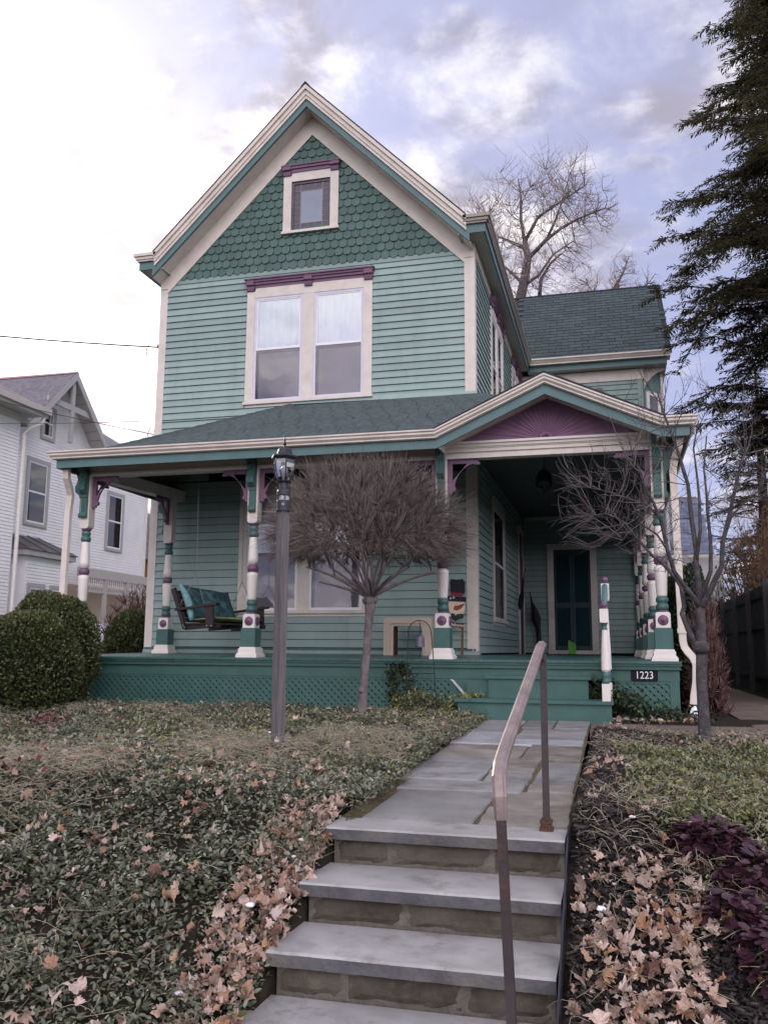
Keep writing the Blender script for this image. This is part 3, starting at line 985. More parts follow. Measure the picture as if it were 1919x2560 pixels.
# diagonal wall of the cutaway corner
dg = MB()
dg.add([(WX1, D2 + 0.02, -0.6), (9.53, 8.45, -0.6), (9.53, 8.45, 7.1), (WX1, D2 + 0.02, 7.1), (WX1 - 0.1, D2 + 0.12, -0.6), (9.43, 8.55, -0.6), (9.43, 8.55, 7.1), (WX1 - 0.1, D2 + 0.12, 7.1)],
       [(0, 1, 2, 3), (7, 6, 5, 4), (0, 4, 5, 1), (2, 6, 7, 3), (1, 5, 6, 2), (0, 3, 7, 4)])
dgo = dg.build('cutaway_wall', 'back_siding', house)
dirv = Vector((0.5, 0.666, 0)).normalized()
nv = Vector((dirv.y, -dirv.x, 0))


def diag(mb, s0, s1, z0, z1, w0, w1):
    o = Vector((WX1, D2 + 0.02, 0))
    vs = [tuple(o + dirv * s + nv * w + Vector((0, 0, z))) for s in (s0, s1) for z in (z0, z1) for w in (w0, w1)]
    return mb.add(vs, [(0, 1, 3, 2), (4, 6, 7, 5), (0, 4, 5, 1), (2, 3, 7, 6), (0, 2, 6, 4), (1, 5, 7, 3)])


m_ = diag(MB(), 0.12, 0.70, 4.3, 6.55, 0.002, 0.03)
m_.build('window_frame', 'white_paint', dgo)
diag(MB(), 0.24, 0.58, 4.4, 6.45, 0.031, 0.034).build('window_pane', 'glass_dark', dgo)
diag(MB(), 0.72, 0.835, -0.6, 7.09, 0.001, 0.04).build('corner_board', 'cream', dgo)
br = MB()
pts = [(0.02, 6.60), (0.10, 6.72), (0.25, 6.86), (0.45, 6.97), (0.70, 7.04), (0.70, 7.095), (0.0, 7.095), (0.0, 6.60)]
br.prism([(WX1 + 0.03 + a * 0.72, z) for a, z in pts], 'y', D2 + 0.05, D2 + 0.13)
br.build('eave_bracket', 'cream', house)
MB().box(9.44, 9.54, 8.56, 14.3, -0.6, 7.1).build('wing_side_wall', 'siding', house)
# wing eave
g = MB()
g.prism([(D2 - a * 1.08, z) for a, z in GUT], 'x', W + 0.30, 9.70)
g.build('eave_gutter', 'gutter_cream', house)
MB().box(W + 0.28, 9.62, D2 - 0.275, D2 - 0.245, 7.10, 7.2545).build('eave_fascia', 'trim_green', house)
MB().box(W + 0.246, 9.62, D2 - 0.2445, 14.3, 7.105, 7.13).build('eave_soffit', 'soffit_grey', house)
rx0, rx1 = 5.0, 9.74
e0, zr0, e1, zr1 = D2 - 0.34, 7.385, 11.0, 10.55
sl = (zr1 - zr0) / (e1 - e0)
wr = MB()
wr.add([(rx0, e0, zr0), (rx1, e0, zr0), (rx1, e1, zr1), (rx0, e1, zr1), (rx0, e0, zr0 - 0.06), (rx1, e0, zr0 - 0.06), (rx1, e1, zr1 - 0.06), (rx0, e1, zr1 - 0.06)],
       [(0, 1, 2, 3), (7, 6, 5, 4), (0, 4, 5, 1), (1, 5, 6, 2), (2, 6, 7, 3), (3, 7, 4, 0)])
wr.add([(rx0, e1, zr1), (rx1, e1, zr1), (rx1, 14.6, zr0), (rx0, 14.6, zr0)], [(0, 1, 2, 3)])
wing_roof = wr.build('wing_roof', 'roof_dark', house)
gb = MB()
gb.add([(9.535, 8.0, 7.13), (9.535, 14.3, 7.13), (9.535, 11.0, 10.45)], [(0, 1, 2)])
gb.build('wing_gable', 'siding', house)
SLL = math.hypot(e1 - e0, zr1 - zr0)
nrow, tw = 23, 0.338
exw = SLL / nrow
th = math.atan(sl)
tb = MB()
tb.add([(0.006, 0, 0.012), (tw - 0.007, 0, 0.012), (tw - 0.007, exw * 1.06, 0.0), (0.006, exw * 1.06, 0.0),
        (0.006, 0, -0.008), (tw - 0.007, 0, -0.008)], [(0, 1, 2, 3), (0, 4, 5, 1)])
slate_me = tb.mesh('slate', 'wing_shingle')
hb_ = MB().add([(v_[0] * 0.5, v_[1], v_[2]) for v_ in tb.v], tb.f)
slate_half = hb_.mesh('slate', 'wing_shingle')
nsl = 0
for r_ in range(nrow):
    y = e0 + (e1 - e0) * r_ / nrow
    z = zr0 + (zr1 - zr0) * r_ / nrow
    x = 5.72 + (0.166 if r_ % 2 else 0.0) + random.uniform(-0.02, 0.02)
    while x + tw * 0.5 < rx1 + 0.03:
        if x + tw > 5.80:
            o = put('slate', slate_me if x + tw < rx1 + 0.03 else slate_half, wing_roof, (x + random.uniform(-0.004, 0.004), y - 0.01, z + 0.012))
            o.rotation_euler = (th + random.uniform(-0.01, 0.01), 0, random.uniform(-0.006, 0.006))
            nsl += 1
        x += tw
MB().tube([(5.2, e1, zr1 + 0.01), (rx1, e1, zr1 + 0.01)], 0.05, 6).build('ridge_cap', 'roof_dark', wing_roof)

# back porch door with louvred shutters, and the purple side door
c = MB()
du0, du1, dz1 = DRB[0], DRB[1], DRB[3]
ub(c, TWG, du0, du0 + 0.15, 0.09, dz1, 0, 0.05)
ub(c, TWG, du1 - 0.15, du1, 0.09, dz1, 0, 0.05)
ub(c, TWG, du0 + 0.151, du1 - 0.151, dz1 - 0.15, dz1, 0, 0.048)
ub(c, TWG, du0 - 0.02, du1 + 0.02, 0.0, 0.089, 0, 0.08)
bd_ = c.build('back_door', 'cream', house)
mid = (du0 + du1) / 2
for a, b in ((du0 + 0.153, mid - 0.004), (mid + 0.004, du1 - 0.153)):
    s = MB()
    ub(s, TWG, a, a + 0.055, 0.092, dz1 - 0.152, 0.008, 0.034)
    ub(s, TWG, b - 0.055, b, 0.092, dz1 - 0.152, 0.008, 0.034)
    for v in (0.092, 1.15, dz1 - 0.252):
        ub(s, TWG, a + 0.0555, b - 0.0555, v, v + 0.10, 0.008, 0.033)
    lv = s.build('shutter', 'shutter', bd_)
    s = MB()
    v = 0.20
    while v < dz1 - 0.30:
        if not 1.11 < v < 1.25:
            uprism(s, TWG, [(0.010, v + 0.035), (0.028, v), (0.032, v + 0.004), (0.014, v + 0.039)], a + 0.056, b - 0.056)
        v += 0.042
    ub(s, TWG, a + 0.056, b - 0.056, 0.15, dz1 - 0.26, 0.004, 0.0075)
    s.build('louvres', 'shutter', bd_)
c = MB()
ub(c, TSD, SDR[0], SDR[0] + 0.13, 0.0, SDR[3], 0, 0.045)
ub(c, TSD, SDR[1] - 0.13, SDR[1], 0.0, SDR[3], 0, 0.045)
ub(c, TSD, SDR[0] + 0.131, SDR[1] - 0.131, SDR[3] - 0.15, SDR[3], 0, 0.043)
sd = c.build('side_door', 'cream', house)
c = MB()
ub(c, TSD, SDR[0] + 0.132, SDR[1] - 0.132, 0.0, 2.35, 0.004, 0.03)
for v0_, v1_ in ((0.2, 0.9), (1.05, 2.2)):
    ub(c, TSD, SDR[0] + 0.25, SDR[1] - 0.25, v0_, v1_, 0.0305, 0.042)
c.build('door_leaf', 'door_purple', sd)
c = MB()
ub(c, TSD, SDR[0] + 0.132, SDR[1] - 0.132, 2.36, SDR[3] - 0.152, 0.006, 0.02)
c.build('transom', 'glass_dark', sd)
# ================================================================== the porch (part of the house)
FZ = -0.045                      # porch floor at its outer edge, it falls away from the wall
PY = -2.60                       # row of front posts
PX = [0.4035, 3.1527, 5.922, 8.741]
fl = MB()
fl.add([(0, 0, 0), (W, 0, 0), (8.93, -2.843, FZ), (-0.0, -2.843, FZ), (0, 0, -0.05), (W, 0, -0.05), (8.93, -2.843, FZ - 0.04), (0, -2.843, FZ - 0.04)],
       [(3, 2, 1, 0), (4, 5, 6, 7), (7, 6, 2, 3), (4, 7, 3, 0)])
fl.add([(W, 0, 0), (8.93, -2.843, FZ), (8.93, D2, FZ), (W, D2, 0), (8.93, -2.843, FZ - 0.04), (8.93, D2, FZ - 0.04)],
       [(0, 1, 2, 3), (1, 4, 5, 2)])
fl.build('porch_floor', 'floor_green', house)
# floor boards run out to the front edge: their ends show as a toothed lip
bd_me = MB().box(0.002, 0.098, -0.018, 0.25, -0.004, 0.0235).mesh('floor_board', 'floor_green')
fe = MB()
x = 0.0
while x < 8.90:
    j = random.uniform(-0.006, 0.004)
    fe.box(x + 0.002, x + 0.103, -2.862 + j, -2.8435, FZ - 0.030, FZ + 0.0015)
    x += 0.105
e_ = fe.build('floor_board_ends', 'floor_green', house)
e_['kind'] = 'stuff'
sk = MB()
for z0, z1, d in ((-0.078, -0.105, 0.0), (-0.106, -0.135, 0.018), (-0.136, -0.150, 0.006)):
    sk.box(0.0 + d, 8.93 - d, -2.842 + d, -2.80, min(z0, z1), max(z0, z1))
    sk.box(8.86, 8.93 - d, -2.799, D2, min(z0, z1), max(z0, z1))
sk.build('floor_moulding', 'step_green', house)
sk = MB()
sk.box(0.03, 8.90, -2.80, -2.76, -0.290, -0.151)
sk.box(8.86, 8.899, -2.759, D2, -0.290, -0.151)
sk.box(0.03, 0.07, -2.759, 0.0, -0.290, -0.151)
sk.build('porch_fascia', 'step_green', house)
MB().box(0.12, 8.85, -2.62, -2.60, -0.85, -0.2905).build('crawl_space_shade', 'unlit_dark', house)  # near-black sheet painted as the shade below the porch floor
MB().box(6.141, 6.66, -2.79, -2.77, -0.85, -0.2905).build('skirt_board', 'step_green', house)
# lattice: real slats, two crossing layers
for x0, x1 in ((0.04, 0.10), (6.05, 6.14), (8.78, 8.895)):
    MB().box(x0, x1, -2.795, -2.765, -0.85, -0.2905).build('lattice_post', 'step_green', house)
LZ0, LZ1 = -0.82, -0.2915
LH = LZ1 - LZ0
for (xa, xb) in ((0.10, 6.05), (8.12, 8.78)):
    pan = MB().box(xa, xb, -2.792, -2.768, -0.3205, -0.2915)
    panel = pan.build('lattice_panel', 'step_green', house)
    sw_ = 0.046
    for layer, sgn, y in ((0, -1, -2.786), (1, 1, -2.777)):
        s = xa - LH
        while s < xb + LH:
            a = sw_ * 0.7071
            poly = [(s, LZ1 if sgn < 0 else LZ0), (s + 2 * a, LZ1 if sgn < 0 else LZ0), (s + 2 * a + LH, LZ0 if sgn < 0 else LZ1), (s + LH, LZ0 if sgn < 0 else LZ1)]
            # clip to the panel in x
            def clip(pl, k, keep):
                out = []
                for i in range(len(pl)):
                    p, q = pl[i], pl[(i + 1) % len(pl)]
                    pi, qi = keep(p[0]), keep(q[0])
                    if pi:
                        out.append(p)
                    if pi != qi:
                        t = (k - p[0]) / (q[0] - p[0])
                        out.append((k, p[1] + t * (q[1] - p[1])))
                return out
            poly = clip(poly, xa, lambda v: v >= xa)
            if len(poly) > 2:
                poly = clip(poly, xb, lambda v: v <= xb)
            if len(poly) > 2:
                MB().prism(poly, 'y', y, y + 0.0085).build('slat', 'step_green', panel)
            s += 0.094
# ---- posts
POST_H = 2.6655 - FZ
plinth = MB()
for h0, h1, r in ((0, 0.045, 0.158), (0.0451, 0.062, 0.145), (0.0621, 0.125, 0.132), (0.1251, 0.146, 0.118)):
    plinth.box(-r, r, -r, r, h0, h1)
box_ = MB()
box_.prism([(-0.108, 0.1461), (0.108, 0.1461), (0.108, 0.395), (0.095, 0.414), (-0.095, 0.414), (-0.108, 0.395)], 'y', -0.108, 0.108)
blk = MB()
q = 0.090
blk.prism([(-q, 0.4141), (q, 0.4141), (q, 0.590), (q - 0.018, 0.610), (-q + 0.018, 0.610), (-q, 0.590)], 'y', -q, q)
ring_lo = MB().lathe([(0.0, 0.610), (0.072, 0.611), (0.078, 0.620), (0.070, 0.632), (0.0, 0.633)], 14, cap=False)
ring_hi = MB().lathe([(0.0, 1.885), (0.065, 1.886), (0.075, 1.90), (0.075, 1.915), (0.0, 1.916)], 14, cap=False)
bulb_ = MB().lathe([(0.0, 1.212), (0.055, 1.213), (0.075, 1.225), (0.082, 1.255), (0.078, 1.29), (0.055, 1.312), (0.0, 1.313)], 16, cap=False)


def bead(z0, z1, r):
    h = z1 - z0
    return [(r * 0.72, z0), (r * 0.94, z0 + h * .18), (r, z0 + h * .5), (r * 0.94, z0 + h * .82), (r * 0.72, z1)]


bead_lo = MB().lathe([(0.0, 0.633)] + bead(0.634, 0.722, 0.080) + bead(0.724, 0.806, 0.078) + [(0.0, 0.8062)], 16, cap=False)
bead_hi = MB().lathe([(0.0, 1.710)] + bead(1.711, 1.797, 0.076) + bead(1.799, 1.884, 0.070) + [(0.0, 1.8842)], 16, cap=False)
shaft = MB().lathe([(0.060, 0.8065), (0.066, 0.83), (0.080, 1.15), (0.082, 1.185), (0.066, 1.195), (0.050, 1.2118)], 16)
shaft_hi = MB().lathe([(0.050, 1.3132), (0.062, 1.322), (0.062, 1.332), (0.076, 1.340), (0.074, 1.40), (0.058, 1.690), (0.055, 1.7098)], 16)
q2_ = 0.078
top = MB()
top.prism([(-q2_ + 0.028, 1.9161), (q2_ - 0.028, 1.9161), (q2_ - 0.008, 1.930), (q2_, 1.96), (q2_, POST_H + 0.02), (-q2_, POST_H + 0.02), (-q2_, 1.96), (-q2_ + 0.008, 1.930)], 'y', -q2_, q2_)
ros = MB().lathe([(0.0, 0.030), (0.008, 0.030), (0.012, 0.022), (0.022, 0.020), (0.026, 0.012), (0.044, 0.018), (0.050, 0.010), (0.060, 0.014), (0.066, 0.002), (0.066, 0.0)], 20, axis='y')
# scroll corbel (profile in y,z), fretwork bracket (x,z)
cz = POST_H
CORB = [(0, cz - 0.64), (-0.035, cz - 0.64), (-0.055, cz - 0.61), (-0.055, cz - 0.575), (-0.03, cz - 0.545), (-0.03, cz - 0.33), (-0.045, cz - 0.325), (-0.05, cz - 0.285),
        (-0.075, cz - 0.265), (-0.125, cz - 0.22), (-0.135, cz - 0.15), (-0.105, cz - 0.09), (-0.09, cz - 0.03), (-0.115, cz + 0.05), (-0.165, cz + 0.09), (-0.19, cz + 0.13), (-0.19, cz + 0.165), (0, cz + 0.165)]


def corbel(mb, ang):
    n = len(CORB)
    vs, fs = [], []
    for x in (-0.052, 0.052):
        for y, z in CORB:
            vs.append((x, -q2_ + y, z))
    fs = [tuple(range(n)), tuple(range(2 * n - 1, n - 1, -1))] + [(i, n + i, n + (i + 1) % n, (i + 1) % n) for i in range(n)]
    t = MB().add(vs, fs)
    for x in (-0.038, -0.013, 0.013, 0.038):                     # reeds on the face
        t.box(x - 0.007, x + 0.007, -q2_ - 0.037, -q2_ - 0.0301, cz - 0.54, cz - 0.335)
    for k in range(8, 14):
        y, z = CORB[k]
        y2, z2 = CORB[k + 1]
        for x in (-0.036, 0.0, 0.036):
            t.add([(x - 0.010, -q2_ + y, z), (x + 0.010, -q2_ + y, z), (x + 0.010, -q2_ + y2, z2), (x - 0.010, -q2_ + y2, z2), (x, -q2_ + y - 0.011, z), (x, -q2_ + y2 - 0.011, z2)],
                  [(0, 4, 5, 3), (4, 1, 2, 5)])
    t.rot(ang)
    mb.v, mb.f = mb.v, mb.f
    return mb.add(t.v, t.f)


def fret(s, ang):
    """purple fretwork: top bar, upright and curved brace, s=+1 to the right"""
    t = MB()
    zt = POST_H - 0.004
    x0 = q2_ + 0.001
    t.box(x0, x0 + 0.42, -0.020, 0.020, zt - 0.055, zt)
    t.box(x0, x0 + 0.065, -0.0215, 0.0215, zt - 0.47, zt - 0.0552)
    n = 12
    for i in range(n):
        q0, q1 = i / n, (i + 1) / n
        arc = [(x0 + 0.085 + 0.335 * (1 - math.cos(PI / 2 * q_)), zt - 0.43 + 0.375 * math.sin(PI / 2 * q_)) for q_ in (q0, q1)]
        hyp = [(x0 + 0.030 + 0.26 * q_, zt - 0.335 + 0.30 * q_) for q_ in (q0, q1)]
        t.prism([hyp[0], arc[0], arc[1], hyp[1]], 'y', -0.018, 0.018)
    t.box(x0 + 0.02, x0 + 0.10, -0.0165, 0.0165, zt - 0.44, zt - 0.37)
    t.lathe([(0.030, -0.0225), (0.030, 0.0225)], 10, (x0 + 0.082, 0, zt - 0.405), 'y')
    t.box(x0 + 0.36, x0 + 0.445, -0.0165, 0.0165, zt - 0.075, zt - 0.04)
    if s < 0:
        t.v = [(-x, y, z) for x, y, z in t.v]
        t.f = [tuple(reversed(f)) for f in t.f]
    return t.rot(ang)


ME = dict(plinth=plinth.mesh('plinth', 'white_paint'), box=box_.mesh('pedestal', 'post_green'), blk=blk.mesh('rosette_block', 'white_paint'), ring_lo=ring_lo.mesh('ring', 'purple', True), ring_hi=ring_hi.mesh('ring', 'purple', True), bulb=bulb_.mesh('bulb', 'purple', True),
          bead_lo=bead_lo.mesh('bead', 'post_green', True), bead_hi=bead_hi.mesh('bead', 'post_green', True), shaft=shaft.mesh('shaft', 'white_paint', True), shaft_hi=shaft_hi.mesh('shaft', 'white_paint', True), top=top.mesh('porch_post', 'cream'), ros=ros.mesh('rosette', 'purple', True))
ME['c0'] = corbel(MB(), 0).mesh('corbel', 'post_green')
ME['cr'] = corbel(MB(), PI / 2).mesh('corbel', 'post_green')
ME['cl'] = corbel(MB(), -PI / 2).mesh('corbel', 'post_green')
for nm, s, a in (('fr', 1, 0), ('fl', -1, 0), ('fb', 1, PI / 2), ('ff', -1, PI / 2)):
    ME[nm] = fret(s, a).mesh('fretwork_bracket', 'purple')


def porch_post(x, y, z=FZ, corb=('c0',), frets=('fr', 'fl'), sides=(0,)):
    p = put('porch_post', ME['top'], house, (x, y, z))
    for nm, key in (('plinth', 'plinth'), ('pedestal', 'box'), ('rosette_block', 'blk'), ('turned_ring', 'ring_lo'), ('turned_ring', 'ring_hi'), ('turned_bulb', 'bulb'), ('turned_bead', 'bead_lo'), ('turned_bead', 'bead_hi'), ('shaft', 'shaft'), ('shaft', 'shaft_hi')):
        put(nm, ME[key], p, (x, y, z))
    for sd_ in sides:
        o = put('rosette', ME['ros'], p, (x + q * math.sin(sd_), y - q * math.cos(sd_), z + 0.508))
        o.rotation_euler = (0, 0, sd_)
    for c_ in corb:
        put('corbel', ME[c_], p, (x, y, z))
    for f_ in frets:
        put('fretwork_bracket', ME[f_], p, (x, y, z))
    return p


porch_post(PX[0], PY, corb=('c0', 'cl'), frets=('fr', 'fb'), sides=(0, -PI / 2))
porch_post(PX[1], PY, sides=(0, PI / 2))
porch_post(PX[2], PY, sides=(0, PI / 2))
porch_post(PX[3], PY, corb=('c0', 'cr'), frets=('fl', 'fb'), sides=(0, -PI / 2))
porch_post(0.60, -0.38, FZ + 0.035, corb=('cl',), frets=('ff',), sides=(0,))
for i in range(1, 5):
    porch_post(PX[3], PY + i * 2.56, corb=('cr',), frets=('fb', 'ff') if i < 4 else ('ff',), sides=(-PI / 2, 0))

# ---- beam over the posts (stepped), porch eave, roof
ZB = 2.6655
bm = MB()
for z0, z1, d in ((0.0, 0.055, 0.0), (0.0551, 0.085, -0.022), (0.0851, 0.135, 0.006), (0.1351, 0.150, 0.02), (0.1501, 0.190, 0.035)):
    bm.box(PX[0] - 0.12 - d, PX[3] + 0.12 + d, PY - 0.075 - d, PY + 0.09, ZB + z0, ZB + z1)
    bm.box(PX[3] - 0.09, PX[3] + 0.1201 + d, PY + 0.0901, D2, ZB + z0, ZB + z1)
    bm.add([(PX[0] - 0.10, PY + 0.0901, ZB + z0), (PX[0] + 0.09, PY + 0.0901, ZB + z0), (0.69, -0.02, ZB + z0 + 0.04), (0.50, -0.02, ZB + z0 + 0.04),
            (PX[0] - 0.10, PY + 0.0901, ZB + z1), (PX[0] + 0.09, PY + 0.0901, ZB + z1), (0.69, -0.02, ZB + z1 + 0.04), (0.50, -0.02, ZB + z1 + 0.04)],
           [(0, 1, 2, 3), (7, 6, 5, 4), (0, 4, 5, 1), (1, 5, 6, 2), (2, 6, 7, 3), (3, 7, 4, 0)])
bm.build('porch_beam', 'cream', house)
cap_me = MB()
cap_me.box(-0.105, 0.105, -0.30, -0.0, 0.1905, 0.235)
cap_me.box(-0.085, 0.085, -0.27, -0.0, 0.16, 0.190)
cme = cap_me.mesh('post_cap', 'cream')
for x in PX:
    put('post_cap', cme, house, (x, PY, ZB))
# eave: soffit, fascia, gutter; the gable over the steps breaks it
EY = -3.10
XL, XR = 0.10, 9.19
GA = 7.369                     # gable axis
GL, GR = 5.93, 8.80
FB, FT = 2.725, 2.845
so = MB()
so.box(XL + 0.05, GL + 0.03, EY + 0.035, PY - 0.11, ZB + 0.191, ZB + 0.205)
so.box(GR - 0.03, XR - 0.07, EY + 0.035, PY - 0.11, ZB + 0.191, ZB + 0.205)
for xg in (GL + 0.03, GR - 0.055):
    so.box(xg, xg + 0.025, EY + 0.03, PY - 0.11, FB, 2.95)
so.box(PX[3] + 0.156, XR - 0.09, PY - 0.1099, D2, ZB + 0.191, ZB + 0.205)
so.box(XL + 0.05, PX[0] - 0.12, PY - 0.1099, -0.02, ZB + 0.191, ZB + 0.205)
so.build('porch_soffit', 'cream', house)
fa = MB()
FB, FT = 2.725, 2.845
fa.box(XL + 0.06, GL, EY, EY + 0.03, FB, FT)
fa.box(GR, XR - 0.06, EY, EY + 0.03, FB, FT)
fa.box(XR - 0.09, XR - 0.06, EY + 0.031, D2, FB, FT)
fa.box(XL + 0.06, XL + 0.09, EY + 0.031, -0.02, FB, FT)
chev(fa, GA, 3.505, 0.455, GA - GL + 0.001, GR - GA + 0.001, 0.128, EY - 0.001, EY + 0.028)
fa.build('porch_eave_fascia', 'trim_green', house)
PG = [(0.0, 0.965), (0.105, 0.965), (0.105, 0.945), (0.085, 0.93), (0.085, 0.905), (0.055, 0.875), (0.055, 0.858), (0.03, 0.8455), (0.0, 0.8455)]
gt = MB()


def gut_run(mb, p0, p1, out, m0, m1):
    """gutter profile between two points; m0,m1 slide the ends along the run in step with the projection (mitres)"""
    n = len(PG)
    d = (Vector(p1) - Vector(p0)).normalized()
    vs = []
    for p, mm in ((p0, m0), (p1, m1)):
        for a, z in PG:
            vs.append((p[0] + out[0] * a + d.x * mm * a, p[1] + out[1] * a + d.y * mm * a, p[2] + z - 0.965))
    fs = [tuple(range(n - 1, -1, -1)), tuple(range(n, 2 * n))] + [(i, (i + 1) % n, n + (i + 1) % n, n + i) for i in range(n)]
    mb.add(vs, fs)


GZ = 2.966
gut_run(gt, (XL + 0.05, EY - 0.002, GZ), (GL, EY - 0.002, GZ), (0, -1), -1, 0)
gut_run(gt, (GR, EY - 0.002, GZ), (XR - 0.058, EY - 0.002, GZ), (0, -1), 0, 1)
gut_run(gt, (GL + 0.0005, EY - 0.003, GZ + 0.002), (GA, EY - 0.003, GZ + 0.66), (0, -1), 0, 0)
gut_run(gt, (GA + 0.0001, EY - 0.003, GZ + 0.66), (GR - 0.0005, EY - 0.003, GZ + 0.002), (0, -1), 0, 0)
gut_run(gt, (XR - 0.058, EY, GZ), (XR - 0.058, D2, GZ), (1, 0), 0, 0)
gut_run(gt, (XL + 0.058, -0.02, GZ), (XL + 0.058, EY, GZ), (-1, 0), 0, 0)
gt.build('porch_gutter', 'gutter_cream', house)
# gable face: cream bed mould, purple tympanum with carved sunburst
tv = MB()
chev(tv, GA + 0.0, 3.53, 0.455, 1.42, 1.42, 0.105, PY - 0.165, PY - 0.10)
chev(tv, GA + 0.0, 3.515, 0.455, 1.42, 1.42, 0.085, PY - 0.34, PY - 0.1655)
chev(tv, GA + 0.0, 3.56, 0.455, 1.44, 1.44, 0.03, EY + 0.0285, PY - 0.11)
tv.build('gable_mould', 'cream', house)
ty = MB()
tz0 = ZB + 0.192
cx_ = GA - 0.02
N = 22
ring_pts = []
for i in range(N + 1):
    a = PI * i / N
    dx, dz = math.cos(a), math.sin(a)
    # hit the sloping edge or the base
    t = 3.0
    if dz > 1e-6:
        den = dz + 0.455 * abs(dx)
        t = (3.455 - tz0) / den
    else:
        t = 1.32
    t = min(t, 1.32 / max(abs(dx), 1e-6))
    ring_pts.append((cx_ + dx * t, tz0 + max(dz * t, 0.0)))
yt = PY - 0.10
vs, fs = [], []
for i in range(N):
    (xa, za), (xb, zb_) = ring_pts[i], ring_pts[i + 1]
    xm, zm = (xa + xb) / 2, (za + zb_) / 2
    f0 = 0.16
    b0 = len(vs)
    P = lambda x, z, f, y: (cx_ + (x - cx_) * f, y, tz0 + (z - tz0) * f)
    vs += [P(xa, za, f0, yt), P(xm, zm, f0, yt - 0.008), P(xb, zb_, f0, yt), P(xa, za, 1, yt), P(xm, zm, 1, yt - 0.016), P(xb, zb_, 1, yt)]
    fs += [(b0, b0 + 1, b0 + 4, b0 + 3), (b0 + 1, b0 + 2, b0 + 5, b0 + 4)]
ty.add(vs, fs)
for k in range(7):
    a = PI * (k + 0.5) / 7
    r = 0.075
    ty.lathe([(0.0, 0.03), (0.024, 0.02), (0.03, 0.0)], 8, (cx_ + r * math.cos(a), yt - 0.004, tz0 + 0.012 + r * math.sin(a)), 'y')
ty.box(GA - 1.3, GA + 1.3, yt + 0.012, yt + 0.02, tz0, tz0 + 0.55 * 0.2)
ty.add([(GA - 1.25, yt + 0.01, tz0), (GA + 1.25, yt + 0.01, tz0), (GA, yt + 0.01, tz0 + 0.57)], [(0, 1, 2)])
ty.build('sunburst_tympanum', 'purple_tymp', house)
MB().box(GA - 1.33, GA + 1.30, PY - 0.135, PY - 0.05, tz0 - 0.002, tz0 + 0.03).build('tympanum_sill', 'white_paint', house)

# roof planes: front, left hip, right hip/side, gable over the steps
RZ0 = 2.83
HX, HZ = 2.72, 4.387
pr = MB()
A = (XL + 0.06, EY + 0.01, RZ0)
B_ = (XR - 0.06, EY + 0.01, RZ0)
yc = PY - 0.06
zc = RZ0 + (HZ - RZ0) * (yc - A[1]) / (0 - A[1])
pr.add([A, (GL, A[1], RZ0), (GL, yc, zc), (GR, yc, zc), (W, 0, HZ - 0.05), (HX, 0, HZ)], [(0, 1, 2, 3, 4, 5)])
pr.add([(GR, A[1], RZ0), B_, (W, 0, HZ - 0.05), (GR, yc, zc)], [(0, 1, 2, 3)])
pr.add([A, (HX, 0, HZ), (XL + 0.06, 0.0, RZ0 + 0.02)], [(0, 1, 2)])
pr.add([B_, (XR - 0.06, D2, RZ0), (W, D2, HZ - 0.05), (W, 0, HZ - 0.05)], [(0, 1, 2, 3)])
porch_roof = pr.build('porch_roof', 'roof_shingle', house)
gr = MB()
for s in (-1, 1):
    xe = GL if s < 0 else GR
    xo = xe + s * 0.02
    z_e = 3.64 - 0.46 * abs(xo - GA)
    gr.add([(GA, EY - 0.09, 3.665), (xo, EY - 0.09, z_e + 0.02), (xo, -0.6, z_e + 0.02), (GA, -0.6, 3.665),
            (GA, EY - 0.09, 3.63), (xo, EY - 0.09, z_e - 0.012), (xo, -0.6, z_e - 0.012), (GA, -0.6, 3.63)],
           [(0, 1, 2, 3), (7, 6, 5, 4), (0, 4, 5, 1), (1, 5, 6, 2), (2, 6, 7, 3)])
gr.build('gable_roof', 'roof_dark', house)
# shingle tabs on the front slope (joined: too small to pick apart)
nrm_ = Vector((0, HZ - 0.04 - RZ0, 0)).length
sl_y0, sl_y1 = EY + 0.01, 0.0
rows = 26
V, F = [], []
for r_ in range(rows):
    t0, t1 = r_ / rows, (r_ + 1.15) / rows
    y0_, y1_ = sl_y0 + (sl_y1 - sl_y0) * t0, min(sl_y0 + (sl_y1 - sl_y0) * t1, -0.002)
    z0_, z1_ = RZ0 + (HZ - RZ0) * t0, RZ0 + (HZ - RZ0) * (y1_ - sl_y0) / (sl_y1 - sl_y0)
    xl = A[0] + (HX - A[0]) * t0
    xr = B_[0] + (W - B_[0]) * t0
    x = xl - (0.15 if r_ % 2 else 0.0) + random.uniform(-0.05, 0.05)
    while x < xr:
        a, b = max(x + 0.004, xl), min(x + 0.296, xr)
        if b - a > 0.03 and not (y0_ < PY - 0.05 and b > GL and a < GR):
            lift = 0.014 + random.uniform(0, 0.005)
            b0 = len(V)
            V += [(a, y0_, z0_ + lift), (b, y0_, z0_ + lift), (b, y1_, z1_ + 0.004), (a, y1_, z1_ + 0.004), (a, y0_ + 0.001, z0_), (b, y0_ + 0.001, z0_)]
            F += [(b0, b0 + 1, b0 + 2, b0 + 3), (b0 + 4, b0 + 5, b0 + 1, b0)]
        x += 0.30
st = put('shingle_tabs', np_mesh('shingle_tabs', V, F, 'roof_shingle'), porch_roof)
st['kind'] = 'stuff'
hipc = MB()
nh = 22
for i in range(nh):
    t0, t1 = i / nh, (i + 1.2) / nh
    a = Vector(A).lerp(Vector((HX, 0, HZ)), t0)
    b = Vector(A).lerp(Vector((HX, 0, HZ)), min(t1, 1))
    hipc.tube([a + Vector((0, 0, 0.022)), b + Vector((0, 0, 0.012))], 0.03, 5)
hipc.build('hip_cap', 'roof_shingle', porch_roof)
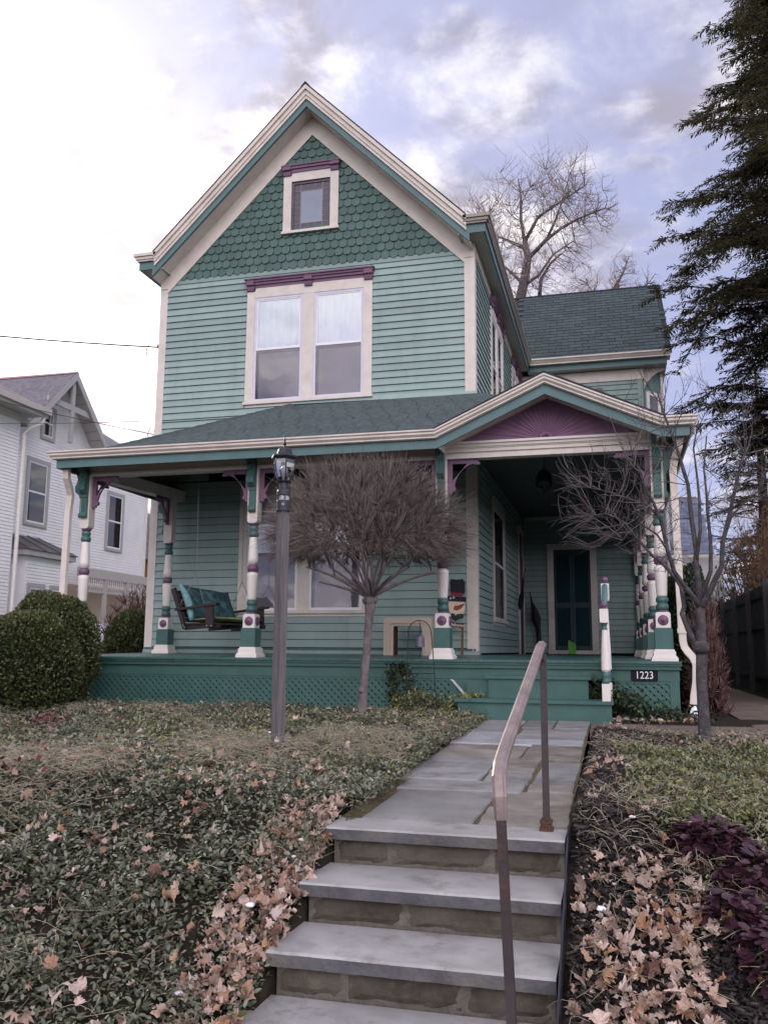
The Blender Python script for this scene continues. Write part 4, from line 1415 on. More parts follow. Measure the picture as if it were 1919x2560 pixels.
MB().add([(HX - 0.05, -0.05, HZ + 0.01), (W + 0.03, -0.05, HZ - 0.035), (W + 0.03, -0.028, HZ + 0.05), (HX - 0.05, -0.028, HZ + 0.10)], [(0, 1, 2, 3)]).build('roof_flashing', 'siding', porch_roof)
# ceiling: flat by the walls, falling to the beams
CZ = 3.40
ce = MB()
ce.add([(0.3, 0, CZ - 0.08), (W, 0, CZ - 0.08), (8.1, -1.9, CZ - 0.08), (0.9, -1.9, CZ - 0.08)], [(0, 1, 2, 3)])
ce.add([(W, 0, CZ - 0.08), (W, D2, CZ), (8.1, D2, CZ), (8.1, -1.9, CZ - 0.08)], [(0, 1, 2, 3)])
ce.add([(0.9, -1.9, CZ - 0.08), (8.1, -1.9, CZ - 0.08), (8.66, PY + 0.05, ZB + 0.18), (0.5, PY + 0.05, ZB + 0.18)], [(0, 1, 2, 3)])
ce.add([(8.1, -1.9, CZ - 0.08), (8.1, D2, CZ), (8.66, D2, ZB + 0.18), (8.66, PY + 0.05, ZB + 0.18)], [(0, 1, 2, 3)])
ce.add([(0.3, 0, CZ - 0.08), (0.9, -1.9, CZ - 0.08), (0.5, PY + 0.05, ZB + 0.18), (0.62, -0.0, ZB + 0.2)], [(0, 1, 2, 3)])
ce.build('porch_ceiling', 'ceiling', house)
MB().box(W + 0.031, 8.1, D2 - 0.05, D2 - 0.028, CZ - 0.08, CZ - 0.004).build('ceiling_mould', 'cream', house)

# ---- wooden entry steps
st_ = MB()
SX0, SX1 = 6.60, 7.83
LX0, LX1 = 6.27, 8.09
ts = MB().box(SX0 - 0.03, SX1 + 0.02, -3.19, -2.803, -0.272, -0.236)
steps_top = ts.build('step_tread', 'step_green', house)
MB().box(SX0, SX1 - 0.015, -3.155, -2.83, -0.505, -0.2725).build('step_riser', 'step_green', house)
MB().box(LX0 - 0.03, LX1 + 0.02, -3.53, -3.1, -0.545, -0.506).build('step_tread', 'step_green', house)
MB().box(LX0, LX1 - 0.005, -3.49, -2.85, -0.80, -0.5455).build('step_riser', 'step_green', house)
MB().box(LX0 + 0.05, SX0 - 0.004, -3.09, -2.87, -0.544, -0.30).build('step_stringer', 'step_green', house)

# ---- downspouts
ds = MB()


def spout(mb, pts, w=0.045, d=0.035):
    """rectangular downpipe along a polyline"""
    prev = None
    ringv = []
    P_ = [Vector(p) for p in pts]
    for i, p in enumerate(P_):
        t = (P_[min(i + 1, len(P_) - 1)] - P_[max(i - 1, 0)]).normalized()
        u = Vector((1, 0, 0))
        u = (u - t * u.dot(t)).normalized() if abs(t.x) < 0.9 else Vector((0, 0, 1))
        v = t.cross(u)
        ringv.append([p + u * a * w + v * b * d for a, b in ((-1, -1), (1, -1), (1, 1), (-1, 1))])
    vs = [x for r_ in ringv for x in r_]
    fs = []
    for i in range(len(P_) - 1):
        for k in range(4):
            fs.append((i * 4 + k, i * 4 + (k + 1) % 4, i * 4 + 4 + (k + 1) % 4, i * 4 + 4 + k))
    fs += [(3, 2, 1, 0), tuple(len(vs) - 4 + k for k in range(4))]
    mb.add(vs, fs)


dy = -2.72
spout(ds, [(9.02, -2.95, 2.74), (9.0, -2.93, 2.62), (8.95, -2.80, 2.48), (8.935, dy - 0.03, 2.36), (8.94, dy, 2.1), (8.955, dy, 0.33)])
ds.box(8.90, 9.01, dy - 0.045, dy + 0.045, 0.30, 0.36)
ds.box(8.90, 9.005, dy - 0.042, dy + 0.042, 0.335, 0.345)
spout(ds, [(8.957, dy, 0.33), (8.962, dy, 0.20), (8.975, dy, 0.13), (9.02, dy - 0.01, 0.06), (9.06, dy - 0.02, 0.01), (9.095, dy - 0.03, -0.06), (9.10, dy - 0.03, -0.14)], 0.043, 0.034)
spout(ds, [(9.10, dy - 0.03, -0.12), (9.09, dy - 0.03, -0.30), (9.06, dy - 0.03, -0.46), (9.05, dy - 0.03, -0.56)], 0.045, 0.036)
ds.build('downspout', 'gutter_cream', house)
ds = MB()
spout(ds, [(0.26, -2.98, 2.74), (0.25, -2.96, 2.60), (0.24, -2.86, 2.47), (0.23, -2.80, 2.36), (0.20, -2.79, 2.1), (0.19, -2.79, -0.60)])
ds.build('downspout', 'cream', house)
# ================================================================== ground, path, steps


def ground_z(x, y, cut=False):
    x, y = np.asarray(x, float), np.asarray(y, float)
    z = -0.765 - 0.455 * np.clip(-9.50 - y, 0, 1.75)
    z = z + 0.025 * np.sin(x * 2.1 + 0.7) * np.sin(y * 1.7 + 0.3) + 0.015 * np.sin(x * 5.3) * np.sin(y * 4.1)
    z = z + np.where(x > 7.9, 0.05, 0.03) * np.clip(-9.3 - y, 0, 1)
    if not cut:
        return z
    inside = ((x > 6.60) & (x < 7.89) & (y < -3.0) & (y > -9.62)) | ((x > 6.74) & (x < 7.895) & (y <= -9.62))
    return np.where(inside, z - 0.22, z)


gx = np.concatenate([[-1500, -400, -120, -40, -15, -8], np.arange(-5, 6.51, 0.25), [6.59, 6.61, 6.68, 6.735, 6.75, 7.0, 7.3, 7.6, 7.86, 7.885, 7.90, 7.93], np.arange(8.0, 13.01, 0.25), [16, 25, 60, 160, 500, 1500]])
gy = np.concatenate([[-1500, -400, -100, -40, -20], np.arange(-15, -1.9, 0.25), [0, 4, 8, 14, 22, 40, 100, 300, 900, 1500]])
GX, GY = np.meshgrid(gx, gy)
GZ_ = ground_z(GX, GY, True)
GZ_ = np.where((GY > -2.6) & (GX < 9.0), -0.80, GZ_)
nyg, nxg = GX.shape
ii = (np.arange(nyg - 1)[:, None] * nxg + np.arange(nxg - 1)[None]).ravel()
gnd = put('ground', np_mesh('ground', np.stack([GX, GY, GZ_], -1).reshape(-1, 3), np.stack([ii, ii + 1, ii + nxg + 1, ii + nxg], 1), 'soil'))
gnd['kind'] = 'structure'
lawn = MB().add([(-40, 1.0, -0.79), (-0.4, 1.0, -0.79), (-0.4, 60, -0.79), (-40, 60, -0.79)], [(0, 1, 2, 3)])
lawn = lawn.build('lawn', 'grass_far')
lawn['kind'] = 'structure'


def path_z(y):
    return -0.80 + (y + 9.9) * 0.0085


bed = MB()
bed.add([(6.70, -9.8, -0.814), (7.89, -9.8, -0.814), (7.84, -3.4, -0.760), (6.58, -3.4, -0.760)], [(0, 1, 2, 3)])
path = bed.build('flagstone_path', 'joint_soil')
path['kind'] = 'structure'
STN = [(6.82, 7.405, -9.62, -8.72), (7.435, 7.885, -9.635, -9.145), (7.45, 7.875, -9.115, -8.61), (6.79, 7.555, -8.685, -8.305), (7.585, 7.865, -8.58, -8.30),
       (6.71, 7.225, -8.27, -7.08), (7.255, 7.555, -8.27, -7.835), (7.25, 7.55, -7.805, -7.105), (7.58, 7.855, -8.27, -7.11), (6.675, 7.365, -7.05, -6.125),
       (7.395, 7.845, -7.075, -6.11), (6.65, 7.14, -6.095, -5.0), (7.17, 7.835, -6.08, -5.615), (7.17, 7.83, -5.585, -4.435), (6.615, 7.10, -4.965, -3.52),
       (7.13, 7.45, -4.405, -3.52), (7.48, 7.825, -4.405, -3.52)]
for (x0, x1, y0, y1) in STN:
    j = lambda: random.uniform(-0.007, 0.007)
    g = -0.004
    c = [(x0 + g + j(), y0 + g + j()), (x1 - g + j(), y0 + g + j()), (x1 - g + j(), y1 - g + j()), (x0 + g + j(), y1 - g + j())]
    # ragged outline
    out = []
    for i in range(4):
        a, b = Vector(c[i]), Vector(c[(i + 1) % 4])
        nn = 5
        for k in range(nn):
            p = a.lerp(b, k / nn)
            if k:
                p += Vector((random.uniform(-0.006, 0.006), random.uniform(-0.006, 0.006)))
            out.append((p.x, p.y))
    n = len(out)
    cx, cy = (x0 + x1) / 2, (y0 + y1) / 2
    dzr = random.uniform(-0.008, 0.010)
    tx, ty_ = random.uniform(-0.006, 0.006), random.uniform(-0.006, 0.006)
    zt = lambda x, y: path_z(y) + dzr + tx * (x - cx) + ty_ * (y - cy)
    inn = [(cx + (x - cx) * (1 - 0.012 / (x1 - x0)), cy + (y - cy) * (1 - 0.012 / (y1 - y0))) for x, y in out]
    vs = [(x, y, zt(x, y)) for x, y in inn] + [(x, y, zt(x, y) - 0.008) for x, y in out] + [(x, y, zt(x, y) - 0.05) for x, y in out]
    fs = [tuple(range(n))] + [(n + i, n + (i + 1) % n, (i + 1) % n, i) for i in range(n)] + [(2 * n + i, 2 * n + (i + 1) % n, n + (i + 1) % n, n + i) for i in range(n)]
    MB().add(vs, fs).build('flagstone', random.choice(['bluestone', 'bluestone', 'brownstone', 'palestone']), path)

sidewalk = MB().box(7.86, 10.6, -4.62, -3.62, -0.85, -0.748).build('side_walk', 'brown_concrete')
sidewalk['kind'] = 'structure'
drive = MB().add([(9.62, -6.5, -0.752), (10.75, -6.5, -0.752), (10.75, 30, -0.752), (9.62, 30, -0.752), (9.62, -6.5, -0.85), (10.75, -6.5, -0.85), (9.62, 30, -0.85)],
                 [(0, 1, 2, 3), (4, 5, 1, 0), (4, 0, 3, 6)]).build('driveway', 'brown_concrete')
drive['kind'] = 'structure'

# stone steps
SXL, SXR = 6.742, 7.889
TR = [(-9.928, -9.66, -0.800), (-10.297, -9.90, -0.974), (-10.682, -10.27, -1.148), (-12.2, -10.655, -1.322)]
stairs = thing('stone_steps', 'three bluestone garden steps rising to the flagstone path', 'steps', (7.3, -10.6, -1.33))


def slab(x0, x1, y0, y1, z, t, name='stone_tread'):
    """stone slab with rough nosing"""
    n = 26
    vs = []
    fs = []
    for k in range(n + 1):
        x = x0 + (x1 - x0) * k / n
        e = random.uniform(-0.002, 0.002)
        vs += [(x, y1, z), (x, y0 + 0.012, z + random.uniform(-0.001, 0.001)), (x, y0 + e, z - 0.008), (x, y0 + 0.004 + random.uniform(-0.003, 0.003), z - t), (x, y1, z - t)]
    for k in range(n):
        for i in range(4):
            a = k * 5 + i
            fs.append((a, a + 1, a + 6, a + 5))
    fs += [(0, 4, 3, 2, 1), tuple(n * 5 + i for i in (0, 1, 2, 3, 4))]
    me = MB().add(vs, fs)
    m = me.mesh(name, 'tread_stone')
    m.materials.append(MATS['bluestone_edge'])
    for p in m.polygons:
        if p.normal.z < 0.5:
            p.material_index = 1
    return m


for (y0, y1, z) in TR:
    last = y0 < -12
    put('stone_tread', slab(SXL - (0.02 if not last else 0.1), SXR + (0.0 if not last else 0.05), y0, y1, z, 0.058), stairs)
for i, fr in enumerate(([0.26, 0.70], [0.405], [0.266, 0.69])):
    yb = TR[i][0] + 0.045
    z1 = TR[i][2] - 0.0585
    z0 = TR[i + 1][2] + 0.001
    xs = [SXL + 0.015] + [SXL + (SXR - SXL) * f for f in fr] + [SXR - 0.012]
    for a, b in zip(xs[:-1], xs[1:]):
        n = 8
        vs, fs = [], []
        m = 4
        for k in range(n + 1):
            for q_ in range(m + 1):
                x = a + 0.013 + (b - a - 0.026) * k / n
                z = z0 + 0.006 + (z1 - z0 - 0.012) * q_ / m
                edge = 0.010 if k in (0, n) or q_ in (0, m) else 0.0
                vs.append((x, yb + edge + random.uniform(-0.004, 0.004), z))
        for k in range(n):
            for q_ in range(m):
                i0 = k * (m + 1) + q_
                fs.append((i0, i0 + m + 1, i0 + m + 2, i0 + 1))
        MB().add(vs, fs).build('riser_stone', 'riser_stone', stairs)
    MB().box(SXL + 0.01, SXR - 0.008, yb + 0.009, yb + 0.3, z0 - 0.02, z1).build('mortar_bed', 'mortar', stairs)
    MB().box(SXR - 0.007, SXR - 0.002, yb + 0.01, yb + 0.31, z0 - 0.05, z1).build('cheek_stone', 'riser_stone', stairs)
# metal edging along the mulch bed
ed = MB()
ed.box(7.897, 7.905, -9.9, -5.0, -0.86, -0.775)
ed.add([(7.897, -9.9001, -0.86), (7.905, -9.9001, -0.86), (7.905, -9.9001, -0.785), (7.897, -9.9001, -0.785), (7.905, -11.3, -1.55), (7.913, -11.3, -1.55), (7.913, -11.3, -1.36), (7.905, -11.3, -1.36)],
       [(0, 1, 5, 4), (3, 7, 6, 2), (0, 4, 7, 3), (1, 2, 6, 5), (4, 5, 6, 7)])
edo = ed.build('bed_edging', 'black_metal')
tag(edo, 'thin dark edging strip between the stone steps and the mulch bed', 'edging')

# ---- handrail
rail = thing('handrail', 'rusty metal handrail with moulded top beside the stone steps', 'handrail', (7.79, -9.705, -0.80))
b = MB()
b.box(7.774, 7.806, -9.721, -9.689, -0.80, 0.06)
b.build('rear_post', 'rail_metal', rail)
b = MB()
for r_, z0, z1 in ((0.033, -0.80, -0.785), (0.026, -0.7845, -0.765), (0.030, -0.7645, -0.750), (0.021, -0.7495, -0.740)):
    b.box(7.79 - r_, 7.79 + r_, -9.705 - r_, -9.705 + r_, z0, z1)
b.build('post_flange', 'rust', rail)
b = MB()
b.add([(7.755, -11.32, -0.47), (7.785, -11.32, -0.47), (7.785, -11.29, -0.47), (7.755, -11.29, -0.47), (7.790, -11.32, -1.33), (7.820, -11.32, -1.33), (7.820, -11.29, -1.33), (7.790, -11.29, -1.33)],
      [(0, 1, 2, 3), (7, 6, 5, 4), (0, 4, 5, 1), (1, 5, 6, 2), (2, 6, 7, 3), (3, 7, 4, 0)])
b.build('front_post', 'rail_metal', rail)
RP = [Vector(p) for p in ((7.782, -9.655, 0.105), (7.778, -9.705, 0.095), (7.772, -10.2, -0.035), (7.765, -10.7, -0.165), (7.758, -11.10, -0.272), (7.757, -11.20, -0.302), (7.760, -11.27, -0.340), (7.766, -11.30, -0.40), (7.769, -11.305, -0.47))]
CAPP = [(-0.030, -0.012), (-0.030, 0.004), (-0.022, 0.010), (-0.016, 0.020), (0.016, 0.020), (0.022, 0.010), (0.030, 0.004), (0.030, -0.012), (0.018, -0.016), (-0.018, -0.016)]
vs, fs = [], []
nC = len(CAPP)
for i, p in enumerate(RP):
    t = (RP[min(i + 1, len(RP) - 1)] - RP[max(i - 1, 0)]).normalized()
    s_ = Vector((1, 0, 0))
    s_ = (s_ - t * s_.dot(t)).normalized()
    n_ = s_.cross(t)
    if n_.z < 0 and abs(n_.z) > 0.2:
        n_ = -n_
    if i >= len(RP) - 3 and n_.y > 0:
        n_ = -n_
    k_ = 1.0 if i < len(RP) - 1 else 0.8
    for a, b2 in CAPP:
        vs.append(p + s_ * a * k_ * 0.78 + n_ * b2 * k_ * 0.85)
for i in range(len(RP) - 1):
    for k in range(nC):
        fs.append((i * nC + k, i * nC + (k + 1) % nC, (i + 1) * nC + (k + 1) % nC, (i + 1) * nC + k))
fs += [tuple(range(nC)), tuple(range((len(RP) - 1) * nC, len(RP) * nC))]
MB().add(vs, fs).build('top_rail', 'rail_top', rail)
MB().lathe([(0.010, -0.012), (0.010, 0.012)], 8, (7.786, -9.74, 0.03), 'x').build('bolt', 'rust', rail)

# ---- lamp post
lx, ly, lz = 5.62, -7.786, -0.80
lamp = thing('lamp_post', 'weathered grey timber lamp post with black lantern on top', 'lamp post', (lx, ly, lz))
b = MB()
b.box(-0.037, -0.003, -0.037, 0.037, 0, 1.975)
b.box(-0.001, 0.037, -0.0375, 0.037, 0, 1.975)
b.box(-0.0031, -0.0009, -0.030, 0.03, 0, 1.97)
b.rot(R(-27))
po = b.build('post', 'grey_wood', lamp, (lx, ly, lz))
PF = lambda *a: MB().lathe(*a)
b = MB()
b.lathe([(0.058, 1.960), (0.058, 1.972), (0.054, 1.975), (0.054, 2.042), (0.052, 2.048)], 20)
b.lathe([(0.054, 2.083), (0.055, 2.09), (0.055, 2.118), (0.050, 2.130), (0.034, 2.138), (0.034, 2.19), (0.060, 2.195), (0.062, 2.203)], 20)
b.build('lantern_collar', 'black_metal', lamp, (lx, ly, lz))
b = MB().lathe([(0.047, 2.0485), (0.047, 2.0825)], 16)
b.build('sensor_window', 'lamp_glass', lamp, (lx, ly, lz))
b = MB()
b.box(0.008, 0.016, -0.0575, -0.0535, 2.0, 2.02)
b.box(0.02, 0.028, -0.056, -0.052, 2.0, 2.02)
b.build('sensor_switch', 'steel', lamp, (lx, ly, lz))
LP = [(0.052, 2.204), (0.072, 2.25), (0.086, 2.31), (0.088, 2.345), (0.082, 2.385)]
b = MB().lathe(LP, 6, cap=False)
b.build('lantern_glass', 'lamp_glass', lamp, (lx, ly, lz))
b = MB()
for k in range(6):
    a = 2 * PI * k / 6
    b.tube([(r * 1.02 * math.cos(a), r * 1.02 * math.sin(a), z) for r, z in LP], 0.0055, 4)
b.build('lantern_ribs', 'black_metal', lamp, (lx, ly, lz))
b = MB().lathe([(0.094, 2.382), (0.112, 2.40), (0.106, 2.412), (0.070, 2.425), (0.056, 2.468), (0.036, 2.476), (0.012, 2.482), (0.010, 2.50), (0.018, 2.51), (0.018, 2.516), (0.008, 2.522), (0.008, 2.55), (0.002, 2.575)], 6)
b.build('lantern_cap', 'black_metal', lamp, (lx, ly, lz))
b = MB().lathe([(0.012, 2.204), (0.014, 2.235), (0.018, 2.245), (0.028, 2.29), (0.026, 2.315), (0.014, 2.332), (0.0, 2.336)], 12, cap=False)
b.build('bulb', 'bulb', lamp, (lx, ly, lz), smooth=True)

# ---- stair railing at the wooden steps: two turned newels and the rail between


def newel(mb, x, y, z0, h):
    s = h / 1.0
    mb.box(x - 0.047, x + 0.047, y - 0.047, y + 0.047, z0, z0 + 0.20)
    return mb


stair_rail = thing('stair_railing', 'turned newel posts with purple ball finials beside the wooden porch steps', 'railing', (8.0, -3.4, -0.51))
for (x, y, z0, h, body) in ((8.03, -3.44, -0.506, 1.165, 1), (8.048, -2.95, -0.506, 1.53, 1)):
    k = h / 1.0
    b = MB().box(x - 0.048, x + 0.048, y - 0.048, y + 0.048, z0, z0 + 0.20)
    b.prism([(x - 0.050, z0 + h * 0.80), (x - 0.040, z0 + h * 0.785), (x + 0.040, z0 + h * 0.785), (x + 0.050, z0 + h * 0.80), (x + 0.050, z0 + h * 0.925), (x - 0.050, z0 + h * 0.925)], 'y', y - 0.050, y + 0.050)
    b.lathe([(0.032, z0 + 0.335), (0.050, z0 + 0.36), (0.048, z0 + 0.50), (0.030, z0 + h * 0.715)], 14, (x, y, 0))
    nw = b.build('newel_post', 'white_paint', stair_rail)
    b = MB().lathe([(0.034, z0 + 0.2001), (0.046, z0 + 0.215), (0.046, z0 + 0.24), (0.036, z0 + 0.255), (0.048, z0 + 0.285), (0.046, z0 + 0.315), (0.034, z0 + 0.3349)], 14, (x, y, 0))
    b.lathe([(0.036, z0 + h * 0.716), (0.042, z0 + h * 0.722), (0.028, z0 + h * 0.735), (0.028, z0 + h * 0.757), (0.042, z0 + h * 0.775), (0.044, z0 + h * 0.7849)], 14, (x, y, 0))
    b.build('newel_ring', 'post_green', nw, smooth=True)
    zb_ = z0 + h * 0.925
    b = MB().lathe([(0.040, zb_), (0.040, zb_ + 0.006), (0.022, zb_ + 0.012)] + [(max(0.004, 0.042 * math.sin(t)), zb_ + 0.048 - 0.042 * math.cos(t)) for t in [0.5 + i * (PI - 0.5) / 8 for i in range(9)]], 16, (x, y, 0))
    b.build('ball_finial', 'purple', nw, smooth=True)
b = MB()
P0_, P1_ = Vector((8.032, -3.385, 0.50)), Vector((8.046, -3.005, 0.84))
for o_, w_, h_ in ((0.0, 0.032, 0.05),):
    vs = [P0_ + Vector((a, 0, c)) for a, c in ((-w_, -h_), (w_, -h_), (w_, h_), (0, h_ + 0.02), (-w_, h_))] + [P1_ + Vector((a, 0, c)) for a, c in ((-w_, -h_), (w_, -h_), (w_, h_), (0, h_ + 0.02), (-w_, h_))]
    b.add(vs, [(4, 3, 2, 1, 0), (5, 6, 7, 8, 9)] + [(i, (i + 1) % 5, 5 + (i + 1) % 5, 5 + i) for i in range(5)])
b.build('rail', 'trim_green', stair_rail)

# ---- porch swing
SWO = Vector((1.97, -1.2, 0.0))
SA = -0.21


def swm(mb, name, m, parent, smooth=False):
    mb.rot(SA)
    return mb.build(name, m, parent, SWO, smooth)


swing = thing('porch_swing', 'dark wooden porch swing hanging on chains beside the front window', 'porch swing', (1.97, -1.2, 0.42))
b = MB()
for i in range(6):
    x = -0.10 + i * 0.10
    b = MB().box(x, x + 0.085, -0.66, 0.66, 0.445, 0.465)
    swm(b, 'seat_slat', 'swing_wood', swing)
for y in (-0.60, 0.0, 0.60):
    b = MB().prism([(-0.16, 0.36), (0.50, 0.40), (0.50, 0.4445), (-0.14, 0.4445)], 'y', y - 0.03, y + 0.03)
    swm(b, 'seat_support', 'swing_wood', swing)
for i in range(7):
    t = i / 7
    x, z = -0.12 - 0.20 * t, 0.48 + 0.50 * t
    b = MB().add([(x, -0.66, z), (x + 0.02, -0.66, z + 0.008), (x - 0.008, -0.66, z + 0.068), (x - 0.028, -0.66, z + 0.060),
                  (x, 0.66, z), (x + 0.02, 0.66, z + 0.008), (x - 0.008, 0.66, z + 0.068), (x - 0.028, 0.66, z + 0.060)],
                 [(0, 1, 2, 3), (7, 6, 5, 4), (0, 4, 5, 1), (1, 5, 6, 2), (2, 6, 7, 3), (3, 7, 4, 0)])
    swm(b, 'back_slat', 'swing_wood', swing)
for y in (-0.67, 0.67):
    b = MB().prism([(-0.14, 0.37), (-0.08, 0.37), (-0.33, 1.02), (-0.40, 0.99)], 'y', y - 0.022, y + 0.022)
    swm(b, 'back_post', 'swing_wood', swing)
    b = MB().prism([(-0.30, 0.685), (-0.29, 0.655), (0.50, 0.735), (0.52, 0.765), (0.44, 0.768)], 'y', y - 0.045, y + 0.045)
    swm(b, 'arm', 'swing_wood', swing)
    b = MB().prism([(0.30, 0.40), (0.44, 0.40), (0.42, 0.725), (0.28, 0.712)], 'y', y - 0.021, y + 0.021)
    swm(b, 'arm_post', 'swing_wood', swing)
    b = MB()
    for (x, z) in ((-0.10, 0.40), (-0.13, 0.43), (0.33, 0.42), (0.41, 0.42), (-0.255, 0.67)):
        b.lathe([(0.011, 0.026), (0.011, 0.030), (0.004, 0.034)], 8, (x, y, z), 'y')
    swm(b, 'bolt', 'steel', swing)


def chain(mb, p0, p1, r=0.0032):
    p0, p1 = Vector(p0), Vector(p1)
    d = p1 - p0
    n = max(2, int(d.length / 0.034))
    t = d.normalized()
    a = t.cross(Vector((0.3, 1, 0.2))).normalized()
    bb = t.cross(a)
    for i in range(n):
        c = p0 + d * ((i + 0.5) / n)
        u = a if i % 2 == 0 else bb
        pts = [c + t * (0.021 * math.cos(k)) + u * (0.010 * math.sin(k)) for k in [2 * PI * q_ / 8 for q_ in range(9)]]
        mb.tube(pts, r, 3, cap=False)


for y, xt, zt_ in ((-0.60, -0.02, 3.3), (0.60, 0.02, 3.3)):
    b = MB()
    j = (0.02, y, 1.20)
    chain(b, (xt, y, zt_), j)
    chain(b, j, (-0.24, y * 1.12, 0.72))
    chain(b, j, (0.36, y * 1.12, 0.45))
    swm(b, 'chain', 'steel', swing)


def pillow(nu, nv_, f, puff, seed):
    """cushion: grid on f(u,v)->(centre, normal); puffed and pulled in at the seams"""
    rr = random.Random(seed)
    vs, fs = [], []
    for side in (1, -1):
        for i in range(nu + 1):
            for j_ in range(nv_ + 1):
                u, v = i / nu, j_ / nv_
                c, n_ = f(u, v)
                e = (1 - (2 * u - 1) ** 6) * (1 - (2 * v - 1) ** 6)
                tuft = 0.65 + 0.35 * abs(math.sin(u * PI * 3.0)) * (0.6 + 0.4 * abs(math.sin(v * PI * 2)))
                vs.append(c + n_ * (side * puff * (max(e, 0) ** 0.5) * tuft + rr.uniform(-0.004, 0.004)))
    M_ = (nu + 1) * (nv_ + 1)
    for s_ in (0, 1):
        for i in range(nu):
            for j_ in range(nv_):
                a = s_ * M_ + i * (nv_ + 1) + j_
                q_ = (a, a + nv_ + 1, a + nv_ + 2, a + 1)
                fs.append(q_ if s_ == 0 else q_[::-1])
    return MB().add(vs, fs)


bk = pillow(24, 12, lambda u, v: (Vector((-0.02 - 0.24 * v - 0.02 * math.sin(u * 7), -0.63 + 1.22 * u, 0.50 + (0.56 - 0.06 * u) * v)), Vector((0.92, 0, 0.38))), 0.075, 3)
cu = thing('swing_cushion', 'rumpled teal cushion leaning on the back of the porch swing', 'cushion', (1.97, -1.2, 0.47))
swm(bk, 'pad', 'cushion', cu, True)
b = MB().tube([(-0.02 - 0.25 * v + 0.055 * math.sin(v * PI), -0.635, 0.50 + 0.575 * v) for v in [i / 10 for i in range(11)]], [0.028 + 0.034 * math.sin(PI * i / 10) for i in range(11)], 8)
swm(b, 'end_panel', 'cushion_edge', cu, True)
sc_ = pillow(24, 10, lambda u, v: (Vector((-0.06 + 0.50 * v, -0.63 + 1.26 * u, 0.505 + 0.03 * v)), Vector((-0.05, 0, 1))), 0.04, 5)
sco = thing('swing_seat_pad', 'flat green and teal seat pad lying on the porch swing', 'cushion', (1.97, -1.2, 0.46))
swm(sc_, 'pad', 'cushion_seat', sco, True)

# ---- mantel surround standing on the porch
mt = thing('mantel_surround', 'empty beige mantel frame standing on the porch against the front wall', 'mantel', (4.98, -0.62, -0.02))
b = MB()
x0, x1, z0, z1 = 4.585, 5.37, -0.012, 0.585
yb, yf = -0.38, -0.64
N_ = 8
out = [(x0, z0)] + [(x0 + 0.05 * (1 - math.cos(PI / 2 * i / N_)), z1 - 0.05 + 0.05 * math.sin(PI / 2 * i / N_)) for i in range(N_ + 1)] + [(x1 - 0.05 + 0.05 * math.sin(PI / 2 * i / N_), z1 - 0.05 * (1 - math.cos(PI / 2 * i / N_))) for i in range(N_ + 1)] + [(x1, z0)]
for nm, d, y0_, y1_ in (('surround', 0.0, yb, yf), ('moulding', 0.075, yf - 0.0003, yf - 0.022)):
    t_ = 0.155 if nm == 'surround' else 0.035
    inn = []
    for (x, z) in out:
        u = (x - x0) / (x1 - x0)
        inn.append((x0 + d + (x1 - x0 - 2 * d) * u, z if z == z0 else z - d * 0.9))
    inn2 = [(x0 + (d + t_) + (x1 - x0 - 2 * (d + t_)) * ((x - x0) / (x1 - x0)), z if z == z0 else z - (d + t_) * 0.85) for x, z in out]
    mb = MB()
    n = len(inn)
    for i in range(n - 1):
        mb.prism([inn[i], inn[i + 1], inn2[i + 1], inn2[i]], 'y', min(y0_, y1_), max(y0_, y1_))
    mb.build(nm, 'mantel', mt)
MB().box(4.745, 4.752, -0.60, -0.36, -0.01, 0.44).build('inner_cheek', 'mantel_in', mt)

# ---- snowman welcome sign
sg = thing('welcome_sign', 'wooden snowman stake with top hat and a red Welcome board by the corner board', 'sign', (5.74, -0.25, -0.01))


def flat(poly, y0, t, m, name, parent):
    return MB().prism(poly, 'y', y0 - t, y0).build(name, m, parent)


SY = -0.20
flat([(5.755, 0.0), (5.795, 0.0), (5.80, 0.48), (5.765, 0.48)], SY, 0.02, 'stick', 'stake', sg)
flat([(5.585, 1.16), (5.60, 1.22), (5.70, 1.205), (5.80, 1.215), (5.835, 1.16), (5.825, 0.97), (5.60, 0.975)], SY - 0.02, 0.014, 'hat_black', 'hat_crown', sg)
flat([(5.598, 1.00), (5.80, 0.985), (5.80, 0.935), (5.60, 0.945)], SY - 0.0345, 0.006, 'hat_red', 'hat_band', sg)
flat([(5.55, 0.945), (5.845, 0.925), (5.845, 0.845), (5.555, 0.865)], SY - 0.035, 0.014, 'hat_black', 'hat_brim', sg)
flat([(5.565, 0.855), (5.83, 0.84), (5.832, 0.74), (5.80, 0.66), (5.74, 0.615), (5.68, 0.61), (5.60, 0.65), (5.565, 0.74)], SY - 0.022, 0.012, 'snow_face', 'face', sg)
flat([(5.645, 0.745), (5.665, 0.785), (5.72, 0.79), (5.84, 0.825), (5.77, 0.74), (5.70, 0.71), (5.655, 0.715)], SY - 0.0345, 0.008, 'carrot', 'nose', sg)
b = MB()
for x, z in ((5.665, 0.81), (5.70, 0.81), (5.625, 0.672), (5.665, 0.66), (5.705, 0.655), (5.745, 0.665), (5.775, 0.68)):
    b.lathe([(0.006, 0.0), (0.006, 0.003)], 8, (x, SY - 0.0343, z), 'y')
b.build('coal_dots', 'hat_black', sg)
b = MB()
